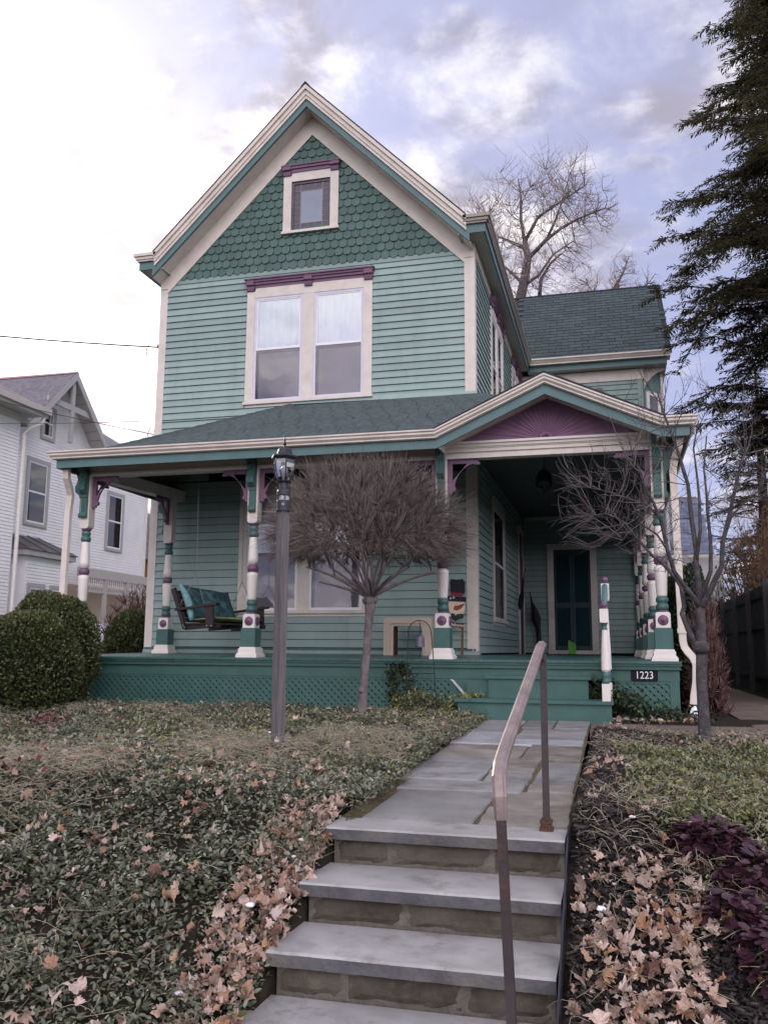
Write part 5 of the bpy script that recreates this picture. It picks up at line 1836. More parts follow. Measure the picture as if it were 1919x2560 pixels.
for cx, cz_ in ((5.60, 0.905), (5.65, 0.915)):
    for k in range(3):
        a = PI * k / 3
        dx, dz = 0.022 * math.cos(a), 0.022 * math.sin(a)
        b.add([(cx - dx - dz * .12, SY - 0.0495, cz_ - dz + dx * .12), (cx - dx + dz * .12, SY - 0.0495, cz_ - dz - dx * .12), (cx + dx + dz * .12, SY - 0.0495 - k * 0.0003, cz_ + dz - dx * .12), (cx + dx - dz * .12, SY - 0.0495 - k * 0.0003, cz_ + dz + dx * .12)], [(0, 1, 2, 3)])
b.build('snowflake', 'letter', sg)
b = MB()
for i in range(5):
    b.lathe([(0.0, -0.03), (0.035, -0.015), (0.045, 0.0), (0.035, 0.02), (0.0, 0.03)], 8, (5.585 + i * 0.045, SY - 0.035, 0.605 + 0.02 * math.sin(i * 2.2)), 'y', cap=False)
b.build('scarf', 'scarf', sg)
flat([(5.545, 0.535), (5.81, 0.50), (5.81, 0.425), (5.545, 0.455)], SY - 0.021, 0.014, 'sign_red', 'board', sg)
tm = text_mesh('lettering', 'Welcome', 0.068, 0.001, 'letter', 0.35)
o = put('lettering', tm, sg, (5.675, SY - 0.0365, 0.478))
o.rotation_euler = (0, R(5.5), 0)

# ---- house number plaque
pq = thing('house_number', 'black house number plaque reading 1223 on the porch skirt', 'number plaque', (8.485, -2.805, -0.222))
flat([(8.325, -0.165), (8.345, -0.150), (8.625, -0.150), (8.645, -0.165), (8.645, -0.275), (8.625, -0.290), (8.345, -0.290), (8.325, -0.275)], -2.8005, 0.012, 'plaque', 'plate', pq)
tm = text_mesh('digits', '1223', 0.128, 0.001, 'letter')
tm.transform(Matrix.Diagonal((0.86, 1, 1, 1)))
put('digits', tm, pq, (8.485, -2.8145, -0.220))

# ---- jug by the back door, pendant lantern, dark things by the doors
jg = thing('plastic_jug', 'lime green plastic jug standing by the back porch door', 'jug', (7.16, 7.2, 0.0))
vs = [(-0.085, 0.0), (0.085, 0.0), (0.09, 0.02), (0.09, 0.235), (0.06, 0.275), (-0.02, 0.285), (-0.03, 0.30), (-0.03, 0.325), (-0.075, 0.325), (-0.085, 0.28)]
MB().prism([(7.16 + x, z) for x, z in vs], 'y', 7.14, 7.25).build('body', 'jug', jg)
b = MB().tube([(7.235, 7.135, 0.14), (7.19, 7.13, 0.17), (7.185, 7.13, 0.24), (7.225, 7.135, 0.265)], 0.012, 6)
b.build('handle', 'cushion_seat', jg)

pl = thing('pendant_lantern', 'dark iron lantern hanging from the porch ceiling by a chain', 'lantern', (7.15, -0.5, 3.35))
b = MB()
chain(b, (7.15, -0.5, 3.36), (7.15, -0.5, 2.93), 0.004)
b.lathe([(0.05, 3.315), (0.04, 3.345), (0.01, 3.36)], 10, (7.15, -0.5, 0))
b.build('chain', 'black_metal', pl)
b = MB()
prof = [(0.012, 2.93), (0.05, 2.90), (0.09, 2.865), (0.105, 2.84), (0.11, 2.83)]
b.lathe(prof, 8, (7.15, -0.5, 0))
b.lathe([(0.095, 2.60), (0.085, 2.585), (0.05, 2.56), (0.03, 2.52), (0.015, 2.49), (0.02, 2.47), (0.004, 2.43)], 8, (7.15, -0.5, 0))
for k in range(8):
    a = 2 * PI * k / 8
    b.tube([(7.15 + r_ * math.cos(a), -0.5 + r_ * math.sin(a), z) for r_, z in ((0.105, 2.835), (0.125, 2.75), (0.12, 2.66), (0.095, 2.595))], 0.006, 4)
for z in (2.83, 2.72, 2.60):
    r_ = {2.83: 0.106, 2.72: 0.125, 2.60: 0.097}[z]
    b.tube([(7.15 + r_ * math.cos(2 * PI * k / 16), -0.5 + r_ * math.sin(2 * PI * k / 16), z) for k in range(17)], 0.006, 4)
b.build('cage', 'black_metal', pl)
MB().lathe([(0.088, 2.60), (0.112, 2.67), (0.116, 2.75), (0.10, 2.83)], 12, (7.15, -0.5, 0), cap=False).build('globe', 'glass_dark', pl, smooth=True)

fb = thing('furled_flag', 'dark furled cloth on a tilted pole beside the purple door', 'flag', (6.03, 6.35, 1.2))
b = MB().tube([(6.02, 6.36, 1.10), (6.12, 6.2, 1.55), (6.20, 6.05, 1.95)], 0.014, 6)
b.build('pole', 'stick', fb)
b = MB().tube([(6.03, 6.34, 1.02), (6.06, 6.30, 1.12), (6.09, 6.25, 1.32), (6.12, 6.2, 1.46), (6.15, 6.14, 1.75)], [0.015, 0.065, 0.06, 0.035, 0.02], 9)
b.build('cloth', 'hat_black', fb)
db = thing('dark_bundle', 'black cloth bundle hanging at the back corner of the porch', 'bundle', (6.25, 7.6, 0.3))
b = MB().tube([(6.16, 7.62, 1.52), (6.20, 7.62, 1.25), (6.26, 7.61, 1.05), (6.30, 7.6, 0.85), (6.34, 7.6, 0.62), (6.36, 7.6, 0.30), (6.36, 7.6, 0.02)], [0.008, 0.03, 0.08, 0.115, 0.06, 0.06, 0.075], 9)
b.build('cloth', 'hat_black', db)

# ---- arched trellis and bell in front of the porch
tr = thing('garden_trellis', 'black wire arch trellis with scrollwork standing before the porch lattice', 'trellis', (5.80, -3.2, -0.76))
b = MB()
xa, xb = 5.585, 5.895
arch = [(xa - 0.03, -3.2, -0.76), (xa - 0.015, -3.2, 0.0), (xa, -3.2, 0.28)]
cxr, rr_ = (xa + xb) / 2 - 0.01, (xb - xa) / 2 - 0.005
arch += [(cxr - rr_ * math.cos(t), -3.2, 0.30 + rr_ * 1.0 * math.sin(t)) for t in [PI * i / 10 for i in range(11)]]
arch += [(xb + 0.01, -3.2, 0.05), (xb + 0.06, -3.2, -0.76)]
b.tube(arch, 0.007, 5)
b.build('arch', 'black_metal', tr)
b = MB()
for z in (-0.10, -0.22, -0.42, -0.62):
    b.tube([(xa - 0.018, -3.2, z), (xb + 0.03, -3.2, z)], 0.0045, 4)
b.build('crossbar', 'black_metal', tr)
b = MB()
for r_ in range(5):
    for c_ in range(3):
        cx, cz_ = xa + 0.05 + c_ * 0.105, -0.17 - r_ * 0.105
        s_ = 1 if (r_ + c_) % 2 else -1
        b.tube([(cx + s_ * 0.042 * (1 - k / 16) * math.cos(k * 0.6), -3.2, cz_ + 0.046 * (1 - k / 16) * math.sin(k * 0.6)) for k in range(13)], 0.0038, 3)
b.build('scroll', 'black_metal', tr)
bl = thing('garden_bell', 'small grey bell hanging inside the black wire trellis arch', 'bell', (5.735, -3.2, 0.12))
b = MB().lathe([(0.066, 0.11), (0.062, 0.12), (0.056, 0.16), (0.054, 0.21), (0.046, 0.245), (0.026, 0.262), (0.008, 0.268), (0.006, 0.285)], 16, (5.735, -3.2, 0))
b.build('bell_cup', 'bell', bl, smooth=True)
b = MB()
chain(b, (5.735, -3.2, 0.44), (5.735, -3.2, 0.28), 0.003)
b.build('hanging_chain', 'black_metal', bl)
b = MB().tube([(5.735, -3.2, 0.2), (5.735, -3.2, 0.05), (5.733, -3.2, -0.02)], 0.003, 4)
b.build('clapper', 'black_metal', bl)
# broken slat leaning on the lattice, with vines
tag(MB().add([(6.06, -2.83, -0.30), (6.10, -2.83, -0.305), (6.30, -2.90, -0.50), (6.27, -2.90, -0.52), (6.06, -2.82, -0.30), (6.10, -2.82, -0.305), (6.30, -2.89, -0.50), (6.27, -2.89, -0.52)],
             [(3, 2, 1, 0), (4, 5, 6, 7), (0, 1, 5, 4), (2, 3, 7, 6), (1, 2, 6, 5), (0, 4, 7, 3)]).build('loose_slat', 'steel'), 'short shiny strip leaning on the lattice beside the wooden steps', 'strip')
tag(MB().tube([(9.055, -2.76, -0.60), (9.04, -2.85, -0.66), (9.02, -2.95, -0.72)], [0.03, 0.05, 0.045], 7).build('splash_sock', 'snow'), 'crumpled white drain sleeve on the ground under the right downspout', 'drain sleeve')
# ================================================================== trees


def nearest(T, N, org, k=0.93):
    """index of the nearest node that lies closer to the origin than the target"""
    out = np.empty(len(T), int)
    dn = np.linalg.norm(N - org, axis=1)
    for s in range(0, len(T), 400):
        t = T[s:s + 400]
        d = np.linalg.norm(t[:, None] - N[None], axis=2)
        d += 50.0 * (dn[None] > k * np.linalg.norm(t - org, axis=1)[:, None])
        out[s:s + 400] = d.argmin(1)
    return out


def curve_nodes(P0, P1, bend, ts):
    mid = (P0 + P1) / 2 + bend
    return np.concatenate([(1 - t) ** 2 * P0 + 2 * t * (1 - t) * mid + t * t * P1 for t in ts])


def limb_tree(name, trunk, trunk_r, levels, m_bark, m_twig, label, cat, group=None, knot=None):
    """trunk polyline, then levels = (targets, radius, bow) each grown from the level before"""
    base = trunk[0]
    t = thing(name, label, cat, base, group)
    mb = MB().tube(trunk, trunk_r, 12)
    if knot:
        for kx, ky, kz, kr in knot:
            mb.lathe([(kr * 0.6, -kr * .9), (kr, -kr * .4), (kr * 1.05, kr * .2), (kr * .7, kr * .8)], 9, (kx, ky, kz))
    mb.build('trunk', m_bark, t, smooth=True)
    org = np.array(trunk[-1], float)
    nodes = np.array([org])
    V_, F_ = [], []
    k = 0
    for li, (T, rad, bow, seg) in enumerate(levels):
        idx = nearest(T, nodes, org) if len(nodes) > 1 else np.zeros(len(T), int)
        P0 = nodes[idx]
        L = np.linalg.norm(T - P0, axis=1, keepdims=True)
        bend = np.concatenate([rng.normal(0, 0.06, (len(T), 2)) * L, (bow + rng.normal(0, 0.05, (len(T), 1))) * L], 1)
        if li == 0:
            for q_ in range(len(T)):
                put('limb', strands('limb', P0[q_:q_ + 1], T[q_:q_ + 1], bend[q_:q_ + 1], rad, m_bark, seg, 0.45, 6), t)
        else:
            put('branches' if li < len(levels) - 1 else 'twigs', strands('branches', P0, T, bend, rad, m_twig, seg, 0.45 if li < len(levels) - 1 else 0.3, 3), t)
        new = curve_nodes(P0, T, bend, (0.35, 0.55, 0.75, 0.95))
        nodes = new if li else np.concatenate([nodes, new])
    return t


# ---- the clipped globe tree before the porch
F0 = np.array([5.20, -3.66, 0.70])


def dome(n, r0, r1, zmin=-0.45):
    out = []
    while len(out) < n:
        p = rng.normal(size=3)
        p /= np.linalg.norm(p)
        if p[2] < zmin:
            continue
        r = rng.uniform(r0, r1)
        rz = 1.12 if p[2] > 0 else 0.85
        q_ = np.array([5.13 + p[0] * 1.44 * r, -3.66 + p[1] * 1.35 * r, 1.50 + p[2] * rz * r])
        # the underside rises to the fork
        hr = math.hypot((q_[0] - 5.2) / 1.44, (q_[1] + 3.66) / 1.35)
        if q_[2] < 0.80 + 0.22 * hr:
            continue
        out.append(q_)
    return np.array(out)


L1 = []
for i in range(22):
    a = 2 * PI * i / 22 + rng.uniform(-.2, .2)
    e = rng.uniform(0.18, 1.25)
    L1.append(F0 + np.array([math.cos(a) * math.cos(e) * 1.0, math.sin(a) * math.cos(e) * 0.95, math.sin(e) * 0.85 + 0.12]) * rng.uniform(0.62, 0.9))
L1 = np.array(L1)
L4 = dome(13500, 0.62, 1.0, -0.5)
whip = rng.random(len(L4)) < 0.2
L4[whip] = (L4[whip] - [5.13, -3.66, 1.5]) * rng.uniform(1.0, 1.14, (whip.sum(), 1)) + [5.13, -3.66, 1.5]
limb_tree('globe_tree', [(5.10, -3.66, -0.82), (5.11, -3.66, -0.70), (5.13, -3.66, -0.3), (5.165, -3.66, 0.10), (5.19, -3.66, 0.5), (5.20, -3.66, 0.62), (5.20, -3.66, 0.72)],
          [0.078, 0.060, 0.051, 0.050, 0.055, 0.072, 0.066],
          [(L1, 0.026, 0.04, 5), (dome(200, 0.40, 0.62), 0.0125, 0.06, 4), (dome(1500, 0.50, 0.80), 0.0062, 0.05, 3), (L4, 0.0030, 0.0, 3)],
          'bark_grey', 'twig_brown', 'leafless ball-shaped tree with dense brown twigs in front of the porch', 'tree',
          knot=[(5.11, -3.69, -0.42, 0.045), (5.20, -3.68, 0.68, 0.07), (5.25, -3.66, 0.69, 0.05), (5.15, -3.66, 0.68, 0.05)])

# ---- the young bare tree by the side walk
YT = {'a': [(8.862, -5.94, 0.089), (8.848, -5.93, 0.131), (8.784, -5.92, 0.266), (8.737, -5.91, 0.412), (8.761, -5.9, 0.477), (8.742, -5.89, 0.659), (8.704, -5.88, 0.725), (8.636, -5.87, 0.819), (8.576, -5.86, 0.887), (8.512, -5.85, 0.941), (8.4, -5.84, 1.083), (8.274, -5.83, 1.257), (8.189, -5.82, 1.322), (8.102, -5.81, 1.357), (7.92, -5.8, 1.342)],
      'b': [(8.89, -5.94, 0.46), (8.852, -5.99, 0.533), (8.765, -6.04, 0.648), (8.677, -6.09, 0.78), (8.627, -6.14, 0.958), (8.578, -6.19, 1.226), (8.52, -6.24, 1.375), (8.462, -6.29, 1.488), (8.405, -6.34, 1.643), (8.321, -6.39, 1.709)],
      'c': [(8.892, -5.94, 0.496), (8.89, -5.91, 0.702), (8.88, -5.88, 0.861), (8.891, -5.85, 0.985), (8.866, -5.82, 1.289), (8.86, -5.79, 1.482), (8.857, -5.76, 1.612), (8.803, -5.73, 1.863), (8.743, -5.7, 2.106), (8.681, -5.67, 2.315), (8.626, -5.64, 2.566)],
      'd': [(8.9, -5.94, 0.532), (9.003, -5.88, 0.793), (9.022, -5.82, 1.059), (9.015, -5.76, 1.368), (9.021, -5.7, 1.522), (9.015, -5.64, 1.794), (9.061, -5.58, 2.117)],
      'e': [(8.891, -5.94, 0.478), (8.919, -5.97, 0.487), (9.028, -6.0, 0.711), (9.083, -6.03, 0.825), (9.097, -6.06, 1.028), (9.167, -6.09, 1.283), (9.225, -6.12, 1.523), (9.271, -6.15, 1.714), (9.349, -6.18, 1.883)],
      'e2': [(9.097, -6.06, 1.028), (9.208, -5.89, 1.294), (9.397, -5.84, 1.483), (9.565, -5.79, 1.57)],
      'f': [(8.88, -5.88, 0.861), (8.934, -5.86, 1.166), (8.948, -5.78, 1.461), (8.947, -5.7, 1.67), (8.933, -5.62, 1.997), (9.0, -5.54, 2.289)],
      'h': [(8.578, -6.19, 1.226), (8.468, -6.18, 1.375), (8.345, -6.12, 1.429), (8.222, -6.1, 1.483), (8.064, -6.1, 1.538), (7.887, -6.14, 1.575)],
      'i': [(8.627, -6.14, 0.958), (8.544, -6.1, 1.111), (8.407, -6.08, 1.217), (8.298, -6.12, 1.139), (8.188, -6.18, 0.989)]}
yt = thing('young_tree', 'slender bare tree with forked grey limbs on the mulch bed', 'tree', (8.88, -5.94, -0.78))
b = MB().tube([(8.885, -5.94, -0.84), (8.879, -5.94, -0.76), (8.877, -5.94, -0.449), (8.873, -5.94, -0.173), (8.888, -5.94, 0.142), (8.893, -5.94, 0.318), (8.892, -5.94, 0.50)], [0.074, 0.058, 0.049, 0.046, 0.046, 0.040, 0.035], 12)
b.lathe([(0.05, -0.05), (0.072, -0.02), (0.07, 0.03), (0.04, 0.06)], 9, (8.885, -5.955, 0.11))
b.build('trunk', 'bark_dark', yt, smooth=True)
nodes = []
for k_, r0 in (('a', 0.027), ('b', 0.026), ('c', 0.030), ('d', 0.022), ('e', 0.032), ('e2', 0.014), ('f', 0.019), ('h', 0.012), ('i', 0.011)):
    P_ = YT[k_]
    n = len(P_)
    MB().tube(P_, [r0 * (1 - 0.72 * i / (n - 1)) for i in range(n)], 7).build('limb', 'bark_dark', yt, smooth=True)
    for a_, b_ in zip(P_[:-1], P_[1:]):
        for t in (0.0, 0.5):
            nodes.append(np.array(a_) * (1 - t) + np.array(b_) * t)
nodes = np.array(nodes)
YO = np.array([8.89, -5.94, 0.4])


def ytargets(n, boxes):
    out = []
    for i in range(n):
        x0, x1, z0, z1 = boxes[rng.integers(len(boxes))]
        out.append((rng.uniform(x0, x1), -5.95 + rng.normal(0, 0.33), rng.uniform(z0, z1)))
    return np.array(out)


YB = [(7.65, 8.4, 1.1, 1.95), (7.65, 8.4, 0.95, 1.8), (8.1, 8.7, 1.3, 2.3), (8.4, 9.0, 1.7, 2.75), (8.9, 9.75, 1.3, 2.6), (8.9, 9.7, 1.0, 2.0), (8.3, 8.8, 0.8, 1.5)]
T1 = ytargets(110, YB)
i1 = nearest(T1, nodes, YO)
d_ = np.linalg.norm(T1 - nodes[i1], axis=1)
ok = d_ < 0.75
T1, P0 = T1[ok], nodes[i1][ok]
bnd = rng.normal(0, 0.10, T1.shape) * np.linalg.norm(T1 - P0, axis=1, keepdims=True)
put('branches', strands('branches', P0, T1, bnd, 0.0052, 'twig_grey', 4, 0.4, 4), yt)
nd2 = np.concatenate([nodes, curve_nodes(P0, T1, bnd, (0.3, 0.5, 0.7, 0.9))])
T2 = ytargets(700, YB)
i2 = nearest(T2, nd2, YO)
d_ = np.linalg.norm(T2 - nd2[i2], axis=1)
ok = d_ < 0.40
T2, P0 = T2[ok], nd2[i2][ok]
bnd = rng.normal(0, 0.13, T2.shape) * np.linalg.norm(T2 - P0, axis=1, keepdims=True)
put('twigs', strands('twigs', P0, T2, bnd, 0.0027, 'twig_grey', 4, 0.4), yt)
nd3 = curve_nodes(P0, T2, bnd, (0.4, 0.7, 0.95))
pick = rng.choice(len(nd3), 800)
P0 = nd3[pick]
T3 = P0 + rng.normal(0, 0.06, P0.shape) + (P0 - YO) * 0.03
put('twigs', strands('twigs', P0, T3, rng.normal(0, 0.008, P0.shape), 0.0018, 'twig_grey', 2, 0.5), yt)

# ---- bare trees far behind the house


def UX(u):
    return 4.5 + (u - 1300) / 52.3


def UZ(v):
    return 16.0 + (745 - v) / 53.6


def cloudpts(n, blobs, y0, dy):
    out = []
    for i in range(n):
        cx, cz_, rx, rz = blobs[rng.integers(len(blobs))]
        a, r_ = rng.uniform(0, 2 * PI), math.sqrt(rng.uniform(0, 1))
        out.append((cx + rx * r_ * math.cos(a), y0 + rng.normal(0, dy), cz_ + rz * r_ * math.sin(a)))
    return np.array(out)


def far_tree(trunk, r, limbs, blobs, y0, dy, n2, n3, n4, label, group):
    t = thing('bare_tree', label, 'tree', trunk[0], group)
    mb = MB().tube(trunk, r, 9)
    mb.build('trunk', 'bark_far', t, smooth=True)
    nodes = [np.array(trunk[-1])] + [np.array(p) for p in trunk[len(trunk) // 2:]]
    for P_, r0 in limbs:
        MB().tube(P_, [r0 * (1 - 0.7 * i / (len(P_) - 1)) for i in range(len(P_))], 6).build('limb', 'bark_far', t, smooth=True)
        for a_, b_ in zip(P_[:-1], P_[1:]):
            for q_ in (0.25, 0.6, 0.95):
                nodes.append(np.array(a_) * (1 - q_) + np.array(b_) * q_)
    nodes = np.array(nodes)
    org = np.array(trunk[len(trunk) // 2], float)
    for n, rad, seg in ((n2, 0.026, 4), (n3, 0.012, 3), (n4, 0.0065, 3)):
        T = cloudpts(n, blobs, y0, dy)
        idx = nearest(T, nodes, org, 0.97)
        P0 = nodes[idx]
        L = np.linalg.norm(T - P0, axis=1, keepdims=True)
        keep = (L[:, 0] < 2.2)
        T, P0, L = T[keep], P0[keep], L[keep]
        bend = rng.normal(0, 0.09, T.shape) * L
        bend[:, 2] -= 0.06 * L[:, 0]
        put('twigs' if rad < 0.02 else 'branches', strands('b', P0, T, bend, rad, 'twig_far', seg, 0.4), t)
        nodes = np.concatenate([nodes, curve_nodes(P0, T, bend, (0.3, 0.55, 0.8, 1.0))])
    return t


def PXL(*uv, y=24.0):
    return [(UX(u), y, UZ(v)) for u, v in uv]


tk = [(4.3, 24, -0.8), (4.35, 24, 6.0), (4.4, 24, 12)] + PXL((1300, 745), (1312, 690), (1320, 640), (1313, 600))
lm = [(PXL((1313, 600), (1305, 540), (1306, 480), (1300, 430)), 0.10), (PXL((1325, 640), (1365, 600), (1400, 575), (1440, 555), (1505, 535)), 0.10),
      (PXL((1366, 598), (1390, 545), (1405, 500), (1425, 430)), 0.07), (PXL((1313, 600), (1345, 540), (1400, 505), (1460, 470)), 0.09),
      (PXL((1318, 620), (1270, 590), (1235, 570)), 0.10), (PXL((1300, 720), (1345, 690), (1380, 640), (1430, 610)), 0.09), (PXL((1300, 700), (1265, 660), (1240, 650)), 0.08),
      (PXL((1345, 745), (1350, 700), (1375, 660), (1400, 640)), 0.10)]
bl_ = [(UX(1310), UZ(470), 1.9, 1.0), (UX(1400), UZ(450), 1.6, 0.8), (UX(1470), UZ(540), 1.35, 0.85), (UX(1260), UZ(600), 1.1, 1.6), (UX(1380), UZ(660), 1.9, 1.1), (UX(1350), UZ(540), 1.8, 1.3), (UX(1300), UZ(700), 1.6, 0.8), (UX(1420), UZ(500), 1.6, 0.9)]
far_tree(tk, [0.36, 0.32, 0.28, 0.24, 0.21, 0.17, 0.13], lm, bl_, 24, 1.2, 200, 1300, 4600, 'tall bare tree rising behind the rear wing roof, the largest of the three', 'bare trees behind the house')
tk = [(1.5, 26, -0.8), (1.6, 26, 9), (1.7, 26, 16), (1.75, 26, 19.0), (1.9, 26, 20.5)]
far_tree(tk, [0.4, 0.34, 0.26, 0.16, 0.1], [([(1.75, 26, 19.0), (2.4, 26, 20.4), (2.8, 26, 21.3)], 0.08), ([(1.7, 26, 18.0), (0.6, 26, 20.0)], 0.08)],
         [(UX(1165), 21.3, 1.3, 0.9), (UX(1215), 21.3, 0.8, 1.0), (UX(1150), 20.3, 1.2, 1.0)], 26, 1.0, 60, 300, 900, 'bare treetop showing just above the right eave of the main roof', 'bare trees behind the house')
tk = [(7.4, 26, -0.8), (7.6, 26, 9), (7.9, 26, 15), (8.5, 26, 16.6), (8.9, 26, 17.0)]
far_tree(tk, [0.3, 0.26, 0.2, 0.12, 0.06], [([(8.5, 26, 16.6), (9.1, 26, 17.6), (9.4, 26, 18.4)], 0.08), ([(8.2, 26, 16.0), (7.4, 26, 17.3)], 0.05), ([(7.9, 26, 15), (9.8, 26, 16.6), (10.4, 26, 17.2)], 0.05)],
         [(9.2, 17.6, 0.7, 0.9), (8.0, 17.0, 1.0, 0.6), (9.9, 16.8, 0.9, 0.5), (7.2, 16.9, 0.8, 0.5)], 26, 0.7, 50, 260, 700, 'small bare treetop above the right end of the rear wing roof', 'bare trees behind the house')

# ---- hemlock at the right: drooping sprays of fine needles


def evergreen(name, label, x, y, ztop, zbot, reach, seed, nb, dens, mleaf='hemlock', lean=0.0, group=None):
    g = np.random.default_rng(seed)
    t = thing(name, label, 'tree', (x, y, -0.8), group)
    MB().tube([(x, y, -0.85), (x, y, 3), (x + lean * .5, y, ztop * 0.6), (x + lean, y, ztop)], [0.26, 0.22, 0.13, 0.02], 9).build('trunk', 'hemlock_bark', t, smooth=True)
    A0, A1, AB, AR = [], [], [], []
    LP_, LD, LS = [], [], []
    for i in range(nb):
        f = (i + g.uniform(0, 1)) / nb
        z = zbot + (ztop - zbot) * f
        L = reach(z) * g.uniform(0.35, 1.12)
        az = g.uniform(0, 2 * PI)
        d = np.array([math.cos(az), math.sin(az), 0.0])
        s = np.array([-d[1], d[0], 0.0])
        rise, droop = g.uniform(-0.05, 0.40), g.uniform(0.10, 0.50)
        wav, wph = g.uniform(-0.35, 0.35), g.uniform(0, 6)
        def bp(u):
            return np.array([x + lean * f, y, z]) + d * (L * u) + s * (L * wav * u * u + 0.05 * L * math.sin(7 * u + wph)) + np.array([0, 0, L * (rise * u - droop * u * u + 0.03 * math.sin(9 * u + wph))])
        us = np.linspace(0, 1, 7)
        for a_, b_ in zip(us[:-1], us[1:]):
            A0.append(bp(a_)); A1.append(bp(b_)); AB.append(np.zeros(3)); AR.append(0.035 * (1 - a_) + 0.006)
        nt = int(L * dens)
        for k in range(nt):
            u = 0.12 + 0.88 * (k + g.uniform(0, 1)) / nt
            sd_ = 1 if k % 2 else -1
            p = bp(u)
            tl = (0.50 * (1 - 0.55 * u) + 0.14) * g.uniform(0.35, 1.3)
            td = d * 0.75 + s * sd_ * g.uniform(0.4, 1.0) + np.array([0, 0, 0.15 - 0.75 * g.random()])
            td /= np.linalg.norm(td)
            A0.append(p); A1.append(p + td * tl); AB.append(np.array([0, 0, 0.06 * tl])); AR.append(0.005)
            side = np.cross(td, [0, 0, 1.0])
            side /= np.linalg.norm(side) + 1e-9
            nn = max(4, int(tl / 0.038))
            for q_ in range(nn):
                w = (q_ + 0.5) / nn
                c = p + td * tl * w + np.array([0, 0, 0.12 * tl * w * (1 - w)])
                for sg_ in (1, -1):
                    LP_.append(c)
                    LD.append(td * 0.62 + side * sg_ * 0.8 + g.normal(0, 0.22, 3) + np.array([0, 0, -0.22]))
                    LS.append((0.13 * (1 - 0.5 * w) + 0.035) * g.uniform(0.7, 1.25))
    put('boughs', strands('boughs', A0, A1, AB, AR, 'hemlock_bark', 2, 0.6), t)
    LP_, LD, LS = np.array(LP_), np.array(LD), np.array(LS)
    LD /= np.linalg.norm(LD, axis=1, keepdims=True)
    sd_ = np.cross(LD, np.array([0, 0, 1.0])) + g.normal(0, 0.25, LD.shape)
    sd_ /= np.linalg.norm(sd_, axis=1, keepdims=True) + 1e-9
    wd = LS[:, None] * 0.13
    V = np.stack([LP_, LP_ + LD * LS[:, None] * 0.45 + sd_ * wd, LP_ + LD * LS[:, None], LP_ + LD * LS[:, None] * 0.45 - sd_ * wd], 1)
    n = len(V)
    put('needles', np_mesh('needles', V.reshape(-1, 3), np.arange(n * 4).reshape(-1, 4), mleaf), t)
    return t


def hem_reach(z):
    return float(np.interp(z, [2.5, 4.5, 6, 8.5, 10.5, 12.5, 14, 16, 17.5], [1.2, 2.3, 2.9, 3.2, 2.3, 1.45, 1.1, 0.6, 0.2]))


evergreen('hemlock_tree', 'dark hemlock with drooping feathery boughs at the right edge', 11.95, 3.4, 17.5, 4.0, hem_reach, 5, 300, 13)
evergreen('background_evergreen', 'dim evergreen standing behind the wooden fence', 12.9, 15.5, 9.5, 0.8, lambda z: max(0.3, 3.6 - 0.33 * z), 9, 110, 10, group=None)

# ---- bushes


def bush(name, label, c, rad, n, leaf, m, seed, group=None, core='boxwood_core', lump=0.10, cat='bush'):
    g = np.random.default_rng(seed)
    t = thing(name, label, cat, (c[0], c[1], -0.78), group)
    ph = g.uniform(0, 6, 6)

    def bump(p):
        return 1 + lump * (np.sin(p[:, 0] * 3.1 + ph[0]) * np.sin(p[:, 1] * 2.7 + ph[1]) * 0.6 + np.sin(p[:, 2] * 4.3 + p[:, 0] * 2.2 + ph[2]) * 0.4 + 0.35 * np.sin(p[:, 0] * 9 + ph[3]) * np.sin(p[:, 2] * 8 + ph[4]))
    # solid core, coloured near-black as the shade among the leaves
    nu, nv_ = 22, 14
    V, F = [], []
    for j_ in range(nv_ + 1):
        th_ = PI * j_ / nv_
        for i in range(nu):
            a = 2 * PI * i / nu
            V.append((math.sin(th_) * math.cos(a), math.sin(th_) * math.sin(a), math.cos(th_)))
    V = np.array(V)
    for j_ in range(nv_):
        for i in range(nu):
            F.append((j_ * nu + i, (j_ + 1) * nu + i, (j_ + 1) * nu + (i + 1) % nu, j_ * nu + (i + 1) % nu))
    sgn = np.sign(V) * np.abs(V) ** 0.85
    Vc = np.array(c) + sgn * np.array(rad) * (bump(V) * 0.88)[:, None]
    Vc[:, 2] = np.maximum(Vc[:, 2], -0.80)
    put('dark_core', np_mesh('core', Vc, F, core), t)
    d = g.normal(size=(n, 3))
    d /= np.linalg.norm(d, axis=1, keepdims=True)
    d[:, 2] = np.where(d[:, 2] < -0.75, -d[:, 2], d[:, 2])
    s2 = np.sign(d) * np.abs(d) ** 0.85
    r_ = bump(d) * (1.02 - 0.16 * g.random(n) ** 1.7)
    P_ = np.array(c) + s2 * np.array(rad) * r_[:, None]
    keep = P_[:, 2] > -0.78
    P_, d = P_[keep], d[keep]
    n = len(P_)
    az = np.arctan2(d[:, 1], d[:, 0]) + g.normal(0, 0.9, n)
    pt = -np.arcsin(np.clip(d[:, 2], -1, 1)) * 0.8 - 0.3 + g.normal(0, 0.5, n)
    me = scatter('leaves', OVAL_V, OVAL_F, P_, euler_mats(az, pt, g.normal(0, 0.7, n)), leaf * g.uniform(0.7, 1.3, n), m)
    put('foliage', me, t)
    return t


bush('boxwood_bush', 'big rounded boxwood bush nearest the left edge of the garden', (1.18, -4.9, -0.13), (0.64, 0.62, 0.64), 22000, 0.034, 'boxwood', 1, 'boxwood bushes')
bush('boxwood_bush', 'boxwood bush just behind the big one, against the porch corner', (0.62, -3.6, -0.04), (0.62, 0.55, 0.80), 17000, 0.034, 'boxwood', 2, 'boxwood bushes')
bush('yew_bush', 'rounded green bush beyond the porch, left of the house corner', (-0.88, 1.3, -0.05), (0.62, 0.7, 0.80), 12000, 0.05, 'boxwood', 3)


